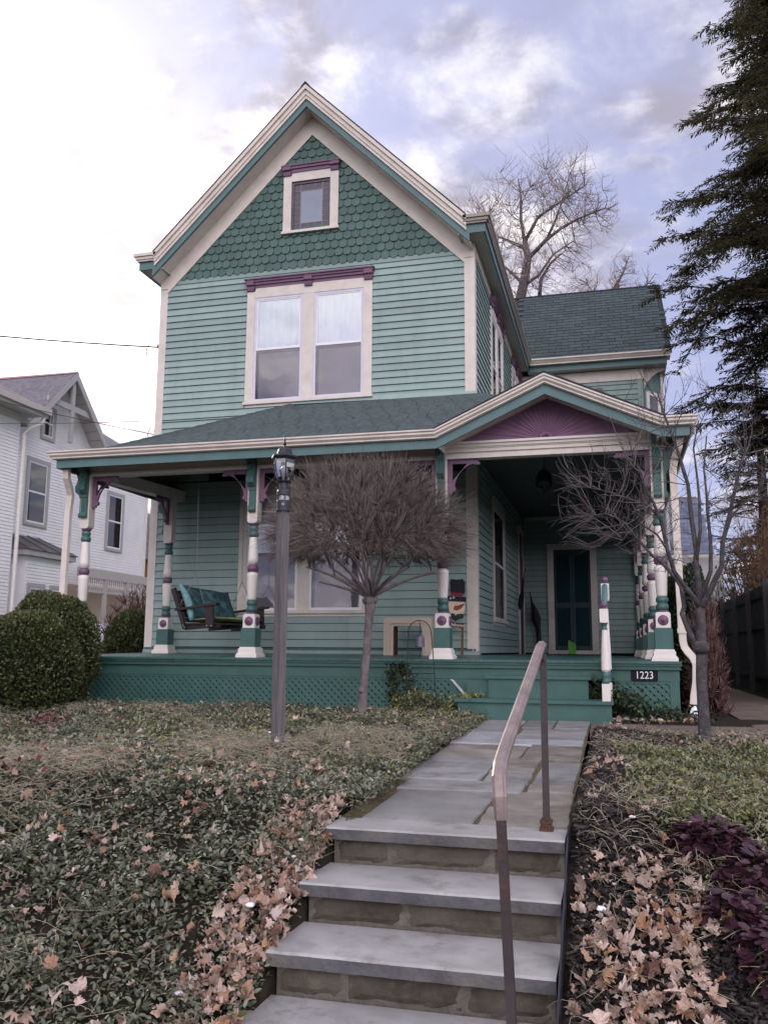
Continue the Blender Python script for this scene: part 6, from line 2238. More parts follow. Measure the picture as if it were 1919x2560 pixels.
def twig_bush(name, label, c, rad, n, m, seed, r0=0.006, cat='bush', group=None):
    g = np.random.default_rng(seed)
    t = thing(name, label, cat, (c[0], c[1], -0.8), group)
    d = g.normal(size=(n, 3))
    d /= np.linalg.norm(d, axis=1, keepdims=True)
    d[:, 2] = np.abs(d[:, 2])
    tip = np.array([c[0], c[1], -0.8]) + d * np.array(rad) * g.uniform(0.55, 1.0, (n, 1))
    k = n // 9
    base = np.array([c[0], c[1], -0.8]) + g.normal(0, 0.12, (n, 3)) * [1, 1, 0]
    st_ = base[:k]
    put('stems', strands('stems', st_, tip[:k], g.normal(0, 0.05, (k, 3)), r0 * 2.2, m, 4, 0.4), t)
    nd = curve_nodes(st_, tip[:k], np.zeros((k, 3)), (0.3, 0.5, 0.7, 0.9))
    idx = nearest(tip[k:], nd, np.array([c[0], c[1], -1.2]))
    put('twigs', strands('twigs', nd[idx], tip[k:], g.normal(0, 0.04, (n - k, 3)), r0, m, 3, 0.4), t)
    return t


twig_bush('bare_shrub', 'round leafless reddish shrub between the two houses', (-1.9, 3.2, 0), (1.25, 1.2, 2.35), 4200, 'red_twig', 4, 0.009)
for i, (x, y, rx, rz, s) in enumerate([(12.6, 9.5, 1.5, 4.3, 21), (12.7, 6.4, 1.4, 3.7, 22), (12.3, 12.8, 1.7, 5.2, 23)]):
    t = twig_bush('tan_brush', ['tangled tan brush above the fence, middle of three', 'tan brush above the fence nearest the right edge', 'tan brush above the far end of the fence'][i], (x, y, 0), (rx, 1.2, rz), 4200, 'tan_brush', s, 0.009, group='brush behind the fence')
    g = np.random.default_rng(s)
    n = 2600
    d = g.normal(size=(n, 3))
    d /= np.linalg.norm(d, axis=1, keepdims=True)
    d[:, 2] = np.abs(d[:, 2])
    P_ = np.array([x, y, -0.8]) + d * np.array([rx, 1.2, rz]) * g.uniform(0.35, 1.0, (n, 1))
    put('dry_leaves', scatter('dry', OVAL_V, OVAL_F, P_, euler_mats(g.uniform(0, 6.3, n), g.normal(0, 0.8, n), g.normal(0, 0.8, n)), g.uniform(0.05, 0.12, n), 'tan_brush'), t)
bush('dark_shrub', 'dark tangled shrub between the porch corner and the fence', (9.36, 3.0, 0.10), (0.34, 3.9, 1.30), 15000, 0.055, 'ivy', 31, core='boxwood_core', lump=0.2)
twig_bush('dark_brush', 'dark bare stems behind the slender tree by the driveway', (9.36, -1.2, 0), (0.36, 0.8, 1.9), 1300, 'red_twig', 33, 0.007)

# ================================================================== ground cover
CAMP = np.array([8.1444, -14.2526])


def in_left(x, y):
    xl = 5.9 - 0.79 * (y + 11.24) - 1.1
    pe = np.interp(y, [-12, -9.95, -9.6, -8, -3.5], [6.735, 6.735, 6.83, 6.76, 6.64])
    return (x > xl) & (x < pe) & (x > 0.2)


def in_right(x, y):
    return (x > 7.93) & (x < 9.55 + np.where(y > -9, 0.0, 0.1)) & ~((y > -4.75))


def sample(n, x0, x1, y0, y1, test):
    x, y = rng.uniform(x0, x1, n), rng.uniform(y0, y1, n)
    k = test(x, y)
    return x[k], y[k]


def clumps(x, y, f=1.0, s=0.0):
    return 0.5 + 0.25 * (np.sin(x * 2.3 * f + 1.3 + s) * np.sin(y * 1.9 * f + s * 2) + np.sin(x * 5.1 * f + y * 3.3 * f + s) * 0.6 + np.sin(x * 1.1 * f - y * 0.9 * f + 2.1 * s) * 0.8)


def tuft(x, y):
    """cushions of leaves a hand or two across, with gaps between"""
    u, v = x * 9.0 + 2.0 * np.sin(y * 2.3), y * 9.0 + 2.0 * np.sin(x * 2.9)
    t = 0.5 + 0.28 * np.sin(u) * np.sin(v) + 0.22 * np.sin(u * 0.47 + 1.0) * np.sin(v * 0.53 + 2.0) + 0.18 * np.sin(u * 1.9 + v * 1.3)
    return np.clip(t, 0, 1)


def leaf_carpet(name, label, x, y, h, sz, m, tilt=0.55, lift=0.01, cat='ground cover', tmpl=(LEAF_V, LEAF_F)):
    n = len(x)
    z = ground_z(x, y) + lift + h * rng.random(n) ** 0.7 * (0.20 + 1.1 * tuft(x, y))
    pos = np.stack([x, y, z], 1)
    me = scatter(name, tmpl[0], tmpl[1], pos, euler_mats(rng.uniform(0, 2 * PI, n), rng.normal(-0.25, tilt, n), rng.normal(0, tilt, n)), sz, m)
    o = put(name, me)
    tag(o, label, cat, None, 'stuff')
    return o


def dist_thin(x, y, near, far):
    """keep fewer and larger leaves with distance"""
    d = np.hypot(x - CAMP[0], y - CAMP[1])
    keep = rng.random(len(x)) < np.clip(1.25 - (d - 3.0) / 9.0, 0.38, 1)
    return x[keep], y[keep], near + (far - near) * np.clip((d[keep] - 3) / 8, 0, 1)


x, y = sample(560000, 0.2, 6.9, -12.0, -2.86, in_left)
x, y, sz = dist_thin(x, y, 0.030, 0.040)
kk = rng.random(len(x)) < np.clip(0.10 + 1.25 * tuft(x, y), 0, 1)
x, y, sz = x[kk], y[kk], sz[kk]
leaf_carpet('vinca_ground_cover', 'glossy green periwinkle carpeting the garden left of the path', x, y, 0.10, sz * rng.uniform(0.55, 1.3, len(x)), 'vinca', tilt=0.42)
x, y = sample(60000, 0.2, 6.9, -12.0, -2.9, in_left)
kk = rng.random(len(x)) < np.clip(clumps(x, y, 0.7, 3.0) - 0.35, 0, 1)
x, y = x[kk], y[kk]
leaf_carpet('yellowed_ground_cover', 'yellowed periwinkle leaves mixed through the left garden', x, y, 0.14, 0.042 * rng.uniform(0.7, 1.2, len(x)), 'vinca_yellow')
x, y = sample(9000, 2.0, 5.2, -9.6, -6.2, in_left)
kk = rng.random(len(x)) < np.clip((clumps(x, y, 1.2, 5.0) - 0.55) * 1.5, 0, 1) * np.clip((5.3 - 0.5 * (y + 9.6) - x) / 1.0, 0, 1)
x, y = x[kk], y[kk]
leaf_carpet('red_creeper', 'dark red creeper leaves scattered at the left of the garden', x, y, 0.15, 0.055 * rng.uniform(0.7, 1.2, len(x)), 'red_leaf', tmpl=(OVAL_V, OVAL_F))
# right bed: green and yellow patches away from the mulch edge
x, y = sample(130000, 7.95, 9.65, -11.6, -4.8, in_right)
x, y, sz = dist_thin(x, y, 0.032, 0.040)
w_ = np.clip((x - 8.30 - 0.10 * np.sin(y * 2.2) - 0.20 * np.clip(-9.4 - y, -1, 1)) / 0.25, 0, 1) * np.clip(0.3 + clumps(x, y, 1.3, 6.0), 0, 1) * np.where(y > -6.9, 0.05, 1.0)
PPL = [(8.55, -9.78, 0.16), (8.72, -10.03, 0.16), (8.57, -10.28, 0.10), (8.70, -10.48, 0.13)]
for px_, py_, pr_ in PPL:
    w_ = w_ * (np.hypot(x - px_, (y - py_) / 0.8) > pr_)
kk = rng.random(len(x)) < w_
x, y, sz = x[kk], y[kk], sz[kk]
half = rng.random(len(x)) < 0.45
leaf_carpet('vinca_ground_cover', 'green periwinkle spreading over the bed right of the steps', x[half], y[half], 0.11, sz[half] * rng.uniform(0.65, 1.25, half.sum()), 'vinca')
leaf_carpet('yellowed_ground_cover', 'yellow-green periwinkle over the bed right of the steps', x[~half], y[~half], 0.12, sz[~half] * rng.uniform(0.65, 1.2, (~half).sum()), 'vinca_yellow')

# straw-like dead stems


def straw(name, label, n, test, box, lo, hi, dens, m='straw', h=0.16, rad=0.0016):
    x, y = sample(n, *box, test)
    kk = rng.random(len(x)) < dens(x, y)
    x, y = x[kk], y[kk]
    k = len(x)
    L = rng.uniform(lo, hi, k)
    a = rng.uniform(0, 2 * PI, k)
    z = ground_z(x, y) + 0.07 + h * 0.5 * rng.random(k)
    P0 = np.stack([x, y, z], 1)
    P1 = P0 + np.stack([np.cos(a) * L, np.sin(a) * L, rng.normal(0, 0.03, k) - 0.02], 1)
    P1[:, 2] = np.maximum(P1[:, 2], ground_z(P1[:, 0], P1[:, 1]) + 0.04)
    bend = np.stack([rng.normal(0, 0.07, k), rng.normal(0, 0.07, k), rng.uniform(0.0, 0.10, k)], 1)
    o = put(name, strands(name, P0, P1, bend, rad, m, 4, 0.6), None)
    tag(o, label, 'dead stems', None, 'stuff')


straw('dead_stems', 'pale dead stems tangled over the left garden', 46000, in_left, (0.5, 6.7, -11.9, -3.4), 0.04, 0.22,
      lambda x, y: np.clip((clumps(x, y, 0.9, 1.1) - 0.47) * 3.0, 0.06, 1) * np.where(y < -9.9, 0.5, 1) * np.where(y > -6.5, 0.25, 1))
straw('dead_stems', 'pale dead stems strewn over the bed right of the steps', 4200, in_right, (7.95, 9.5, -11.2, -5.0), 0.03, 0.14,
      lambda x, y: np.clip((clumps(x, y, 1.2, 2.1) - 0.30) * 1.6, 0.1, 1), h=0.08)
# mulch chips
x, y = sample(60000, 7.93, 9.62, -11.6, -4.78, in_right)
w_ = np.clip(1.15 - (x - 8.4 - 0.10 * np.sin(y * 2.2)) / 0.5, 0.18, 1)
w_ = np.where(y > -7.0, 1.0, w_)
kk = rng.random(len(x)) < w_
x, y = x[kk], y[kk]
n = len(x)
CH_V = [(-.5, -.14, 0), (.5, -.09, 0), (.5, .12, 0), (-.5, .10, 0), (-.46, -.1, .12), (.44, -.06, .13), (.46, .08, .12), (-.44, .08, .1)]
CH_F = [(4, 5, 6, 7), (0, 1, 5, 4), (1, 2, 6, 5), (2, 3, 7, 6), (3, 0, 4, 7)]
pos = np.stack([x, y, ground_z(x, y) + 0.005 + 0.03 * rng.random(n)], 1)
o = put('mulch', scatter('mulch', CH_V, CH_F, pos, euler_mats(rng.uniform(0, 6.3, n), rng.normal(0, 0.3, n), rng.normal(0, 0.5, n)), rng.uniform(0.018, 0.065, n), 'mulch'))
tag(o, 'dark shredded mulch on the bed right of the path', 'mulch', None, 'stuff')

# purple-leaved plants on the right bank


def purple_plant(c, r_, n, label):
    t = thing('purple_plant', label, 'plant', (c[0], c[1], float(ground_z(c[0], c[1]))), 'purple-leaved plants on the right bank')
    a = rng.uniform(0, 2 * PI, n)
    q_ = np.sqrt(rng.random(n)) * r_
    x, y = c[0] + q_ * np.cos(a), c[1] + q_ * np.sin(a) * 0.8
    z = ground_z(x, y) + 0.065 + 0.085 * (1 - (q_ / r_) ** 2) * rng.uniform(0.6, 1.1, n) + 0.03 * rng.random(n)
    me = scatter('leaves', OVAL_V, OVAL_F, np.stack([x, y, z], 1), euler_mats(a + rng.normal(0, 0.6, n), rng.normal(0.12, 0.3, n), rng.normal(0, 0.3, n)), rng.uniform(0.040, 0.075, n), 'purple_leaf')
    put('leaves', me, t)
    st_ = np.stack([x, y, z], 1)[::6]
    put('stems', strands('stems', np.stack([x[::6], y[::6], ground_z(x[::6], y[::6])], 1), st_, st_ * 0, 0.003, 'red_twig', 2), t)


for c, r_, n, lb in [((8.55, -9.78), 0.16, 330, 'purple-leaved plant highest up the right bank'), ((8.72, -10.03), 0.16, 280, 'purple-leaved plant in the middle of the right bank'), ((8.57, -10.28), 0.10, 140, 'small purple-leaved plant beside the leaf drift'), ((8.70, -10.48), 0.13, 200, 'purple-leaved plant lowest on the right bank at the edge')]:
    purple_plant(c, r_, n, lb)

# fallen maple leaves: the nearest as leaves of their own, the rest as one litter


def maple(curl, seed):
    """a dry maple leaf: five ragged lobes, folded on the midrib, curled and crumpled"""
    g = random.Random(seed)
    lob = [(0, 1.0), (14, 0.74), (24, 0.60), (36, 0.68), (50, 0.90), (62, 0.70), (74, 0.58), (90, 0.62), (106, 0.74), (124, 0.58), (150, 0.50), (172, 0.34)]
    sL, sR = g.uniform(0.7, 1.1), g.uniform(0.7, 1.1)
    pts = [(math.radians(a), r_ * g.uniform(0.78, 1.15) * sL) for a, r_ in lob] + [(math.radians(180), 0.12)] + [(math.radians(-a), r_ * g.uniform(0.78, 1.15) * sR) for a, r_ in reversed(lob[1:])]
    V = []
    fold, twist = g.uniform(0.15, 0.9) * (1 if g.random() < 0.7 else -0.5), g.uniform(-0.8, 0.8)
    for sc in (0.5, 1.0):
        for a, r_ in pts:
            x_, y_ = r_ * sc * math.cos(a), r_ * sc * math.sin(a)
            z_ = curl * x_ * x_ * 0.8 + fold * abs(y_) + twist * x_ * y_ + g.uniform(-0.13, 0.13) * sc
            V.append((x_ * (1 - 0.25 * abs(curl) * abs(x_)), y_ * (1 - 0.35 * abs(fold)), z_))
    n = len(pts)
    V.append((0, 0, 0))
    F = [(i, (i + 1) % n, 2 * n) for i in range(n)] + [(i, n + i, n + (i + 1) % n) for i in range(n)] + [(i, n + (i + 1) % n, (i + 1) % n) for i in range(n)]
    return V, F


MT = [maple(c, s_) for c, s_ in ((0.6, 1), (-0.9, 2), (1.2, 3), (-0.4, 4), (1.5, 5), (-1.3, 6), (0.2, 7), (0.9, 8), (-0.6, 9))]
MM = {}
for ti, (V, F) in enumerate(MT):
    for ci in range(5):
        MM[(ti, ci)] = MB().add([(x_ * 0.043, y_ * 0.043, z_ * 0.043) for x_, y_, z_ in V], F).mesh('fallen_leaf', 'leaf_%d' % ci)
ZN = [('tan maple leaf in the drift along the left side of the stone steps', 'leaf drift left of the steps', 96, lambda: (6.745 - abs(rng.normal(0, 0.13)), rng.uniform(-11.25, -9.75)), 0.09),
      ('tan maple leaf in the drift at the bottom right beside the steps', 'leaf drift right of the steps', 110, lambda: (8.24 + rng.normal(0, 0.14), rng.uniform(-10.85, -10.15)), 0.07),
      ('single maple leaf lying loose on the left ground cover', 'leaves on the left ground cover', 66, lambda: (rng.uniform(4.4, 6.5), rng.uniform(-11.6, -9.2)), 0.15),
      ('single maple leaf lying loose on the mulch right of the path', 'leaves on the right bed', 26, lambda: (rng.uniform(8.0, 9.1), rng.uniform(-9.9, -7.6)), 0.05)]
for lab, grp, n, fn, hh in ZN:
    i = 0
    while i < n:
        x, y = fn()
        if 6.76 < x < 7.93:
            continue
        i += 1
        o = put('fallen_leaf', MM[(int(rng.integers(9)), int(rng.choice(5, p=[.3, .2, .25, .1, .15])))], None, (x, y, float(ground_z(x, y)) + hh * rng.uniform(0.5, 1.05) + 0.02))
        o.rotation_euler = (rng.normal(0, 0.7), rng.normal(0, 0.7), rng.uniform(0, 6.3))
        s = rng.uniform(0.65, 1.25) * (1.5 if (y < -10.1 and rng.random() < 0.45) else 1.0)
        o.scale = (s, s, s)
        tag(o, lab, 'leaf', grp)
# litter: all the farther leaves
LV, LF = MT[0]
xs, ys, hs = [], [], []
for n, (x0, x1, y0, y1), hh in ((700, (1.5, 6.6, -9.6, -3.2), 0.12), (700, (4.2, 6.6, -12, -8.6), 0.11), (520, (7.95, 9.5, -9.6, -4.9), 0.06), (650, (7.94, 8.48, -11.4, -9.8), 0.05), (1500, (6.40, 6.755, -11.6, -9.6), 0.07), (160, (8.1, 9.1, -3.6, -2.9), 0.05), (90, (8.0, 9.6, -4.9, -4.5), 0.03), (100, (6.05, 6.6, -4.3, -3.1), 0.06)):
    x, y = rng.uniform(x0, x1, n), rng.uniform(y0, y1, n)
    kk = ~((x > 6.72) & (x < 7.93)) & (in_left(x, y) | (x > 7.9))
    xs.append(x[kk]); ys.append(y[kk]); hs.append(np.full(kk.sum(), hh))
x, y, hh = map(np.concatenate, (xs, ys, hs))
n = len(x)
pos = np.stack([x, y, ground_z(x, y) + 0.02 + hh * rng.uniform(0.4, 1.05, n)], 1)
kinds = rng.integers(0, 9, n)
VV, FF, off_ = [], [], 0
Mr, ss = euler_mats(rng.uniform(0, 6.3, n), rng.normal(0, 0.6, n), rng.normal(0, 0.6, n)), rng.choice([0.25, 0.35, 0.5, 0.8, 1.2], n) * rng.uniform(0.8, 1.2, n)
for k in range(9):
    q_ = kinds == k
    v_ = np.einsum('nij,kj->nki', Mr[q_], np.array(MT[k][0]) * 0.041) * ss[q_][:, None, None] + pos[q_][:, None, :]
    f_ = (np.array(MT[k][1])[None] + (np.arange(q_.sum()) * v_.shape[1])[:, None, None]).reshape(-1, 3) + off_
    off_ += v_.shape[0] * v_.shape[1]
    VV.append(v_.reshape(-1, 3))
    FF.append(f_)
o = put('leaf_litter', np_mesh('leaf_litter', np.concatenate(VV), np.concatenate(FF), 'leaf_mix'))
tag(o, 'dry brown leaf litter strewn over the garden beds', 'leaf litter', None, 'stuff')
# crumbs of old snow
for i, (x, y, s) in enumerate([(6.62, -10.0, 0.022), (6.63, -10.12, 0.018), (6.55, -10.45, 0.03), (6.62, -10.62, 0.018), (6.45, -10.9, 0.022), (8.05, -10.2, 0.03), (8.2, -9.6, 0.02), (5.0, -6.4, 0.035), (6.1, -4.6, 0.04)]):
    s *= 0.62
    b = MB()
    b.lathe([(0.0, -s * .4), (s, -s * .2), (s * 1.2, s * .1), (s * .8, s * .5), (s * .3, s * .62), (0.0, s * .65)], 8, cap=False)
    b.v = [(a * rng.uniform(.75, 1.3), c * rng.uniform(.75, 1.3), d * rng.uniform(.8, 1.2)) for a, c, d in b.v]
    o = b.build('snow_crumb', 'snow', None, (x, y, float(ground_z(x, y)) + (0.10 if x < 6.8 else 0.06)), smooth=True)
    tag(o, 'small lump of leftover snow among the fallen leaves', 'snow', 'lumps of leftover snow')
# ivy by the steps and vines on the lattice


def ivy(name, label, pts, n, spread, sz, cat='plant', m='ivy'):
    t = thing(name, label, cat, pts[0])
    pts = [np.array(p, float) for p in pts]
    seg = rng.integers(0, len(pts) - 1, n) if len(pts) > 1 else np.zeros(n, int)
    u = rng.random((n, 1))
    A_ = np.array(pts)[seg]
    B2 = np.array(pts)[np.minimum(seg + 1, len(pts) - 1)]
    P_ = A_ * (1 - u) + B2 * u + rng.normal(0, 1, (n, 3)) * np.array(spread)
    P_[:, 2] = np.maximum(P_[:, 2], -0.74)
    P_[:, 1] = np.minimum(P_[:, 1], -2.80)
    put('leaves', scatter('ivy', OVAL_V, OVAL_F, P_, euler_mats(rng.uniform(0, 6.3, n), rng.normal(0.5, 0.5, n), rng.normal(0, 0.6, n)), sz * rng.uniform(0.6, 1.3, n), m), t)
    put('vine', MB().tube([tuple(p) for p in pts], 0.006, 5).mesh('vine', 'red_twig'), t)
    return t


ivy('ivy', 'dark ivy filling the gap right of the wooden steps', [(7.92, -2.88, -0.48), (7.96, -2.9, -0.32), (8.14, -2.90, -0.60), (8.20, -2.92, -0.45), (8.35, -2.93, -0.58), (8.6, -2.96, -0.68), (8.8, -3.0, -0.70), (9.2, -3.1, -0.72)], 1500, (0.09, 0.07, 0.06), 0.055)
ivy('ivy', 'yellowish ivy climbing the lattice right of the globe tree', [(5.30, -2.86, -0.70), (5.32, -2.85, -0.42), (5.28, -2.85, -0.16), (5.45, -2.85, -0.12), (5.50, -2.85, -0.34), (5.56, -2.86, -0.70)], 520, (0.045, 0.03, 0.04), 0.05)
ivy('ivy', 'leafy ivy clump at the foot of the wire trellis', [(5.4, -3.05, -0.70), (5.6, -3.1, -0.52), (5.85, -3.1, -0.55), (6.05, -3.05, -0.68)], 700, (0.09, 0.08, 0.07), 0.045, m='vinca_yellow')
ivy('ivy', 'ivy sprawling onto the left end of the lowest wooden step', [(6.02, -2.95, -0.72), (6.2, -3.0, -0.55), (6.33, -3.3, -0.50), (6.45, -3.2, -0.50)], 420, (0.06, 0.08, 0.04), 0.048, m='vinca_yellow')
# ================================================================== neighbour's white house
NX = -7.5
nb = thing('white_house', 'white clapboard house with a pointed gable beyond the porch on the left', 'house', (-9.5, 6.0, -0.8))
TN = TX(NX)
MB().box(-13.0, NX, 4.36, 12.8, -0.8, 6.35).build('wall', 'white_vinyl', nb)


def siding_mesh(T, u0, u1, v0, v1, name, parent, exp=0.088, edge=None):
    b = MB()
    v = v0
    while v < v1 - 0.01:
        a, c = (u0, u1) if edge is None else edge(v + exp * 0.5)
        if c - a > 0.05:
            uprism(b, T, [(0.001, v), (0.017, v), (0.004, v + exp + 0.002), (0.001, v + exp + 0.002)], a, c)
        v += exp
    o = b.build(name, 'white_vinyl', parent)
    o['kind'] = 'stuff'
    return o


PKY, PKZ = 7.55, 8.05
gs = 1.03


def gedge(v):
    h = max(0.0, (PKZ - 0.35 - v) / gs)
    return (max(4.37, PKY - h) if v > 6.3 else 4.37, min(12.79, PKY + h) if v > 6.3 else 12.79)


siding_mesh(TN, 4.37, 12.79, 0.6, 7.75, 'clapboard_siding', nb, edge=gedge)
MB().add([(NX, PKY - 1.75, 6.35), (NX, PKY + 1.75, 6.35), (NX, PKY, 8.05), (NX - 4, PKY - 1.75, 6.35), (NX - 4, PKY + 1.75, 6.35), (NX - 4, PKY, 8.05)], [(0, 1, 2), (5, 4, 3), (0, 2, 5, 3), (1, 4, 5, 2)]).build('gable_wall', 'white_vinyl', nb)
# gable roof and rakes
b = MB()
for s in (-1, 1):
    y1 = PKY + s * (2.25 if s > 0 else 2.0)
    z1 = PKZ + 0.02 - gs * abs(y1 - PKY)
    b.add([(NX + 0.55, PKY, PKZ + 0.10), (NX + 0.55, y1, z1 + 0.10), (NX - 4.5, y1, z1 + 0.10), (NX - 4.5, PKY, PKZ + 0.10), (NX + 0.55, PKY, PKZ), (NX + 0.55, y1, z1), (NX - 4.5, y1, z1), (NX - 4.5, PKY, PKZ)],
          [(0, 1, 2, 3), (7, 6, 5, 4), (0, 4, 5, 1), (1, 5, 6, 2), (2, 6, 7, 3)])
b.build('gable_roof', 'neigh_roof', nb)
b = MB()
for s in (-1, 1):
    y1 = PKY + s * (2.27 if s > 0 else 2.02)
    z1 = PKZ - gs * abs(y1 - PKY)
    b.add([(NX + 0.56, PKY, PKZ + 0.09), (NX + 0.56, y1, z1 + 0.09), (NX + 0.56, y1, z1 - 0.16), (NX + 0.56, PKY, PKZ - 0.16), (NX + 0.50, PKY, PKZ + 0.09), (NX + 0.50, y1, z1 + 0.09), (NX + 0.50, y1, z1 - 0.16), (NX + 0.50, PKY, PKZ - 0.16)],
          [(0, 1, 2, 3), (7, 6, 5, 4), (0, 4, 5, 1), (1, 5, 6, 2), (2, 6, 7, 3), (3, 7, 4, 0)])
b.build('rake_board', 'grey_trim', nb)
b = MB()
for s in (-1, 1):
    n = 9
    for i in range(n):
        t0, t1 = i / n * 2.0, (i + 0.94) / n * 2.0
        b.add([(NX + 0.495, PKY + s * t0, PKZ - 0.02 - gs * t0), (NX + 0.495, PKY + s * t1, PKZ - 0.02 - gs * t1), (NX + 0.01, PKY + s * t1, PKZ - 0.02 - gs * t1), (NX + 0.01, PKY + s * t0, PKZ - 0.02 - gs * t0)], [(0, 1, 2, 3)])
b.build('soffit', 'neigh_soffit', nb)
b = MB()
ub(b, TN, PKY - 0.075, PKY + 0.075, 6.0, PKZ - 0.1, 0.40, 0.48)
ub(b, TN, PKY - 1.15, PKY - 0.076, 6.95, 7.12, 0.41, 0.47)
ub(b, TN, PKY + 0.076, PKY + 1.15, 6.95, 7.12, 0.41, 0.47)
b.build('gable_truss', 'grey_trim', nb)
b = MB().add([(NX + 0.56, PKY, PKZ + 0.11), (NX + 0.56, PKY + 0.10, PKZ + 0.03), (NX - 4.5, PKY + 0.1, PKZ + 0.03), (NX - 4.5, PKY, PKZ + 0.13), (NX + 0.56, PKY - 0.10, PKZ + 0.03), (NX - 4.5, PKY - 0.1, PKZ + 0.03)], [(0, 1, 2, 3), (0, 3, 5, 4)])
b.build('ridge_flashing', 'copper_flash', nb)
# main roof behind
b = MB().add([(NX + 0.35, 9.4, 6.32), (NX + 0.35, 13.2, 6.32), (-10.3, 13.2, 8.2), (-10.3, 9.4, 8.2), (NX + 0.35, 9.4, 6.22), (NX + 0.35, 13.2, 6.22)], [(0, 1, 2, 3), (4, 5, 1, 0)])
b.build('main_roof', 'neigh_roof', nb)


def nwin(u0, u1, v0, v1, T=TN, name='window', dark='glass_dark'):
    b = MB()
    e = 0.11
    ub(b, T, u0, u0 + e, v0, v1, 0.0, 0.05)
    ub(b, T, u1 - e, u1, v0, v1, 0.0, 0.05)
    ub(b, T, u0 + e + .001, u1 - e - .001, v1 - e, v1, 0.0, 0.05)
    ub(b, T, u0 + e + .001, u1 - e - .001, v0, v0 + 0.09, 0.0, 0.06)
    w = b.build(name, 'grey_trim', nb)
    b = MB()
    vm = (v0 + v1) / 2
    ub(b, T, u0 + e, u0 + e + 0.04, v0 + 0.09, v1 - e, 0.019, 0.034)
    ub(b, T, u1 - e - 0.04, u1 - e, v0 + 0.09, v1 - e, 0.019, 0.034)
    ub(b, T, u0 + e + 0.041, u1 - e - 0.041, vm - 0.025, vm + 0.025, 0.019, 0.034)
    ub(b, T, u0 + e + 0.041, u1 - e - 0.041, v1 - e - 0.05, v1 - e, 0.019, 0.034)
    ub(b, T, u0 + e + 0.041, u1 - e - 0.041, v0 + 0.091, v0 + 0.14, 0.019, 0.034)
    b.build('sash', 'window_white', w)
    b = MB()
    ub(b, T, u0 + e, u1 - e, v0 + 0.09, v1 - e, 0.0185, 0.0188)
    b.build('room', 'screen', w)
    b = MB()
    ub(b, T, u0 + e, u1 - e, v0 + 0.09, v1 - e, 0.0225, 0.0245)
    b.build('pane', 'glass_flat', w)
    return w


nwin(6.25, 7.28, 3.43, 5.36)
nwin(10.28, 11.31, 3.17, 5.11)
nwin(6.75, 7.40, 5.98, 6.98)
b = MB()
ub(b, TN, 12.70, 12.80, -0.8, 6.2, 0.018, 0.05)
b.build('corner_board', 'white_paint', nb)
# nearer front wing, its gutter and downpipe
WXn = -6.3
MB().box(-12, WXn, 0.0, 4.35, -0.8, 5.95).build('front_wing', 'white_vinyl', nb)
siding_mesh(TX(WXn), 0.0, 4.30, 0.6, 5.75, 'clapboard_siding', nb)
b = MB()
ub(b, TX(WXn), -0.2, 4.75, 5.98, 6.14, 0.50, 0.62)
ub(b, TX(WXn), -0.2, 4.72, 5.90, 5.979, 0.46, 0.54)
ub(b, TX(WXn), -0.2, 4.60, 5.75, 5.90, 0.0, 0.03)
b.build('gutter', 'neigh_soffit', nb)
MB().box(-9, WXn + 0.5, -0.2, 4.70, 5.951, 5.985).build('wing_soffit', 'neigh_soffit', nb)
MB().add([(WXn + 0.58, -0.2, 6.12), (WXn + 0.58, 4.75, 6.12), (-9.2, 4.75, 7.75), (-9.2, -0.2, 7.75)], [(0, 1, 2, 3)]).build('wing_roof', 'neigh_roof', nb)
MB().add([(WXn + 0.5, 4.76, 6.16), (WXn + 0.5, 4.95, 6.14), (-9.2, 4.95, 7.85), (-9.2, 4.76, 7.83)], [(0, 1, 2, 3)]).build('valley_flashing', 'copper_flash', nb)
b = MB().tube([(WXn + 0.50, 4.62, 5.97), (WXn + 0.45, 4.60, 5.75), (WXn + 0.2, 4.46, 5.60), (WXn + 0.08, 4.42, 5.45), (WXn + 0.07, 4.42, -0.7)], 0.05, 7)
b.build('downpipe', 'white_paint', nb)
# bay window with dark metal roof
bx0, bx1 = NX, -6.55
b = MB().prism([(NX + 0.02, 4.9), (bx1 - 0.05, 5.35), (bx1 - 0.05, 7.15), (NX + 0.02, 7.6)], 'z', -0.8, 2.45)
bay = b.build('bay', 'white_vinyl', nb)
siding_mesh(TX(bx1 - 0.05), 5.37, 7.13, 0.3, 2.3, 'clapboard_siding', bay)
b = MB().prism([(NX + 0.02, 4.7), (bx1 + 0.1, 5.20), (bx1 + 0.1, 7.30), (NX + 0.02, 7.8)], 'z', 2.455, 2.60)
b.build('bay_cornice', 'grey_trim', nb)
b = MB()
base = [(NX + 0.02, 4.65, 2.605), (bx1 + 0.14, 5.18, 2.605), (bx1 + 0.14, 7.32, 2.605), (NX + 0.02, 7.85, 2.605)]
topp = [(NX + 0.02, 5.55, 3.12), (NX + 0.02, 6.95, 3.12)]
b.add(base + topp, [(0, 1, 4), (1, 2, 5, 4), (2, 3, 5), (0, 3, 2, 1)])
for a_, c_ in ((base[1], topp[0]), (base[2], topp[1]), ((bx1 + 0.14, 5.9, 2.61), (NX + .02, 6.0, 3.13)), ((bx1 + 0.14, 6.6, 2.61), (NX + .02, 6.5, 3.13))):
    b.tube([a_, c_], 0.018, 4)
b.build('bay_roof', 'metal_roof', nb)
for u0_, u1_ in ((5.42, 6.15), (6.35, 7.08)):
    nwin(u0_, u1_, 0.35, 1.75, TX(bx1 - 0.05), 'bay_window')
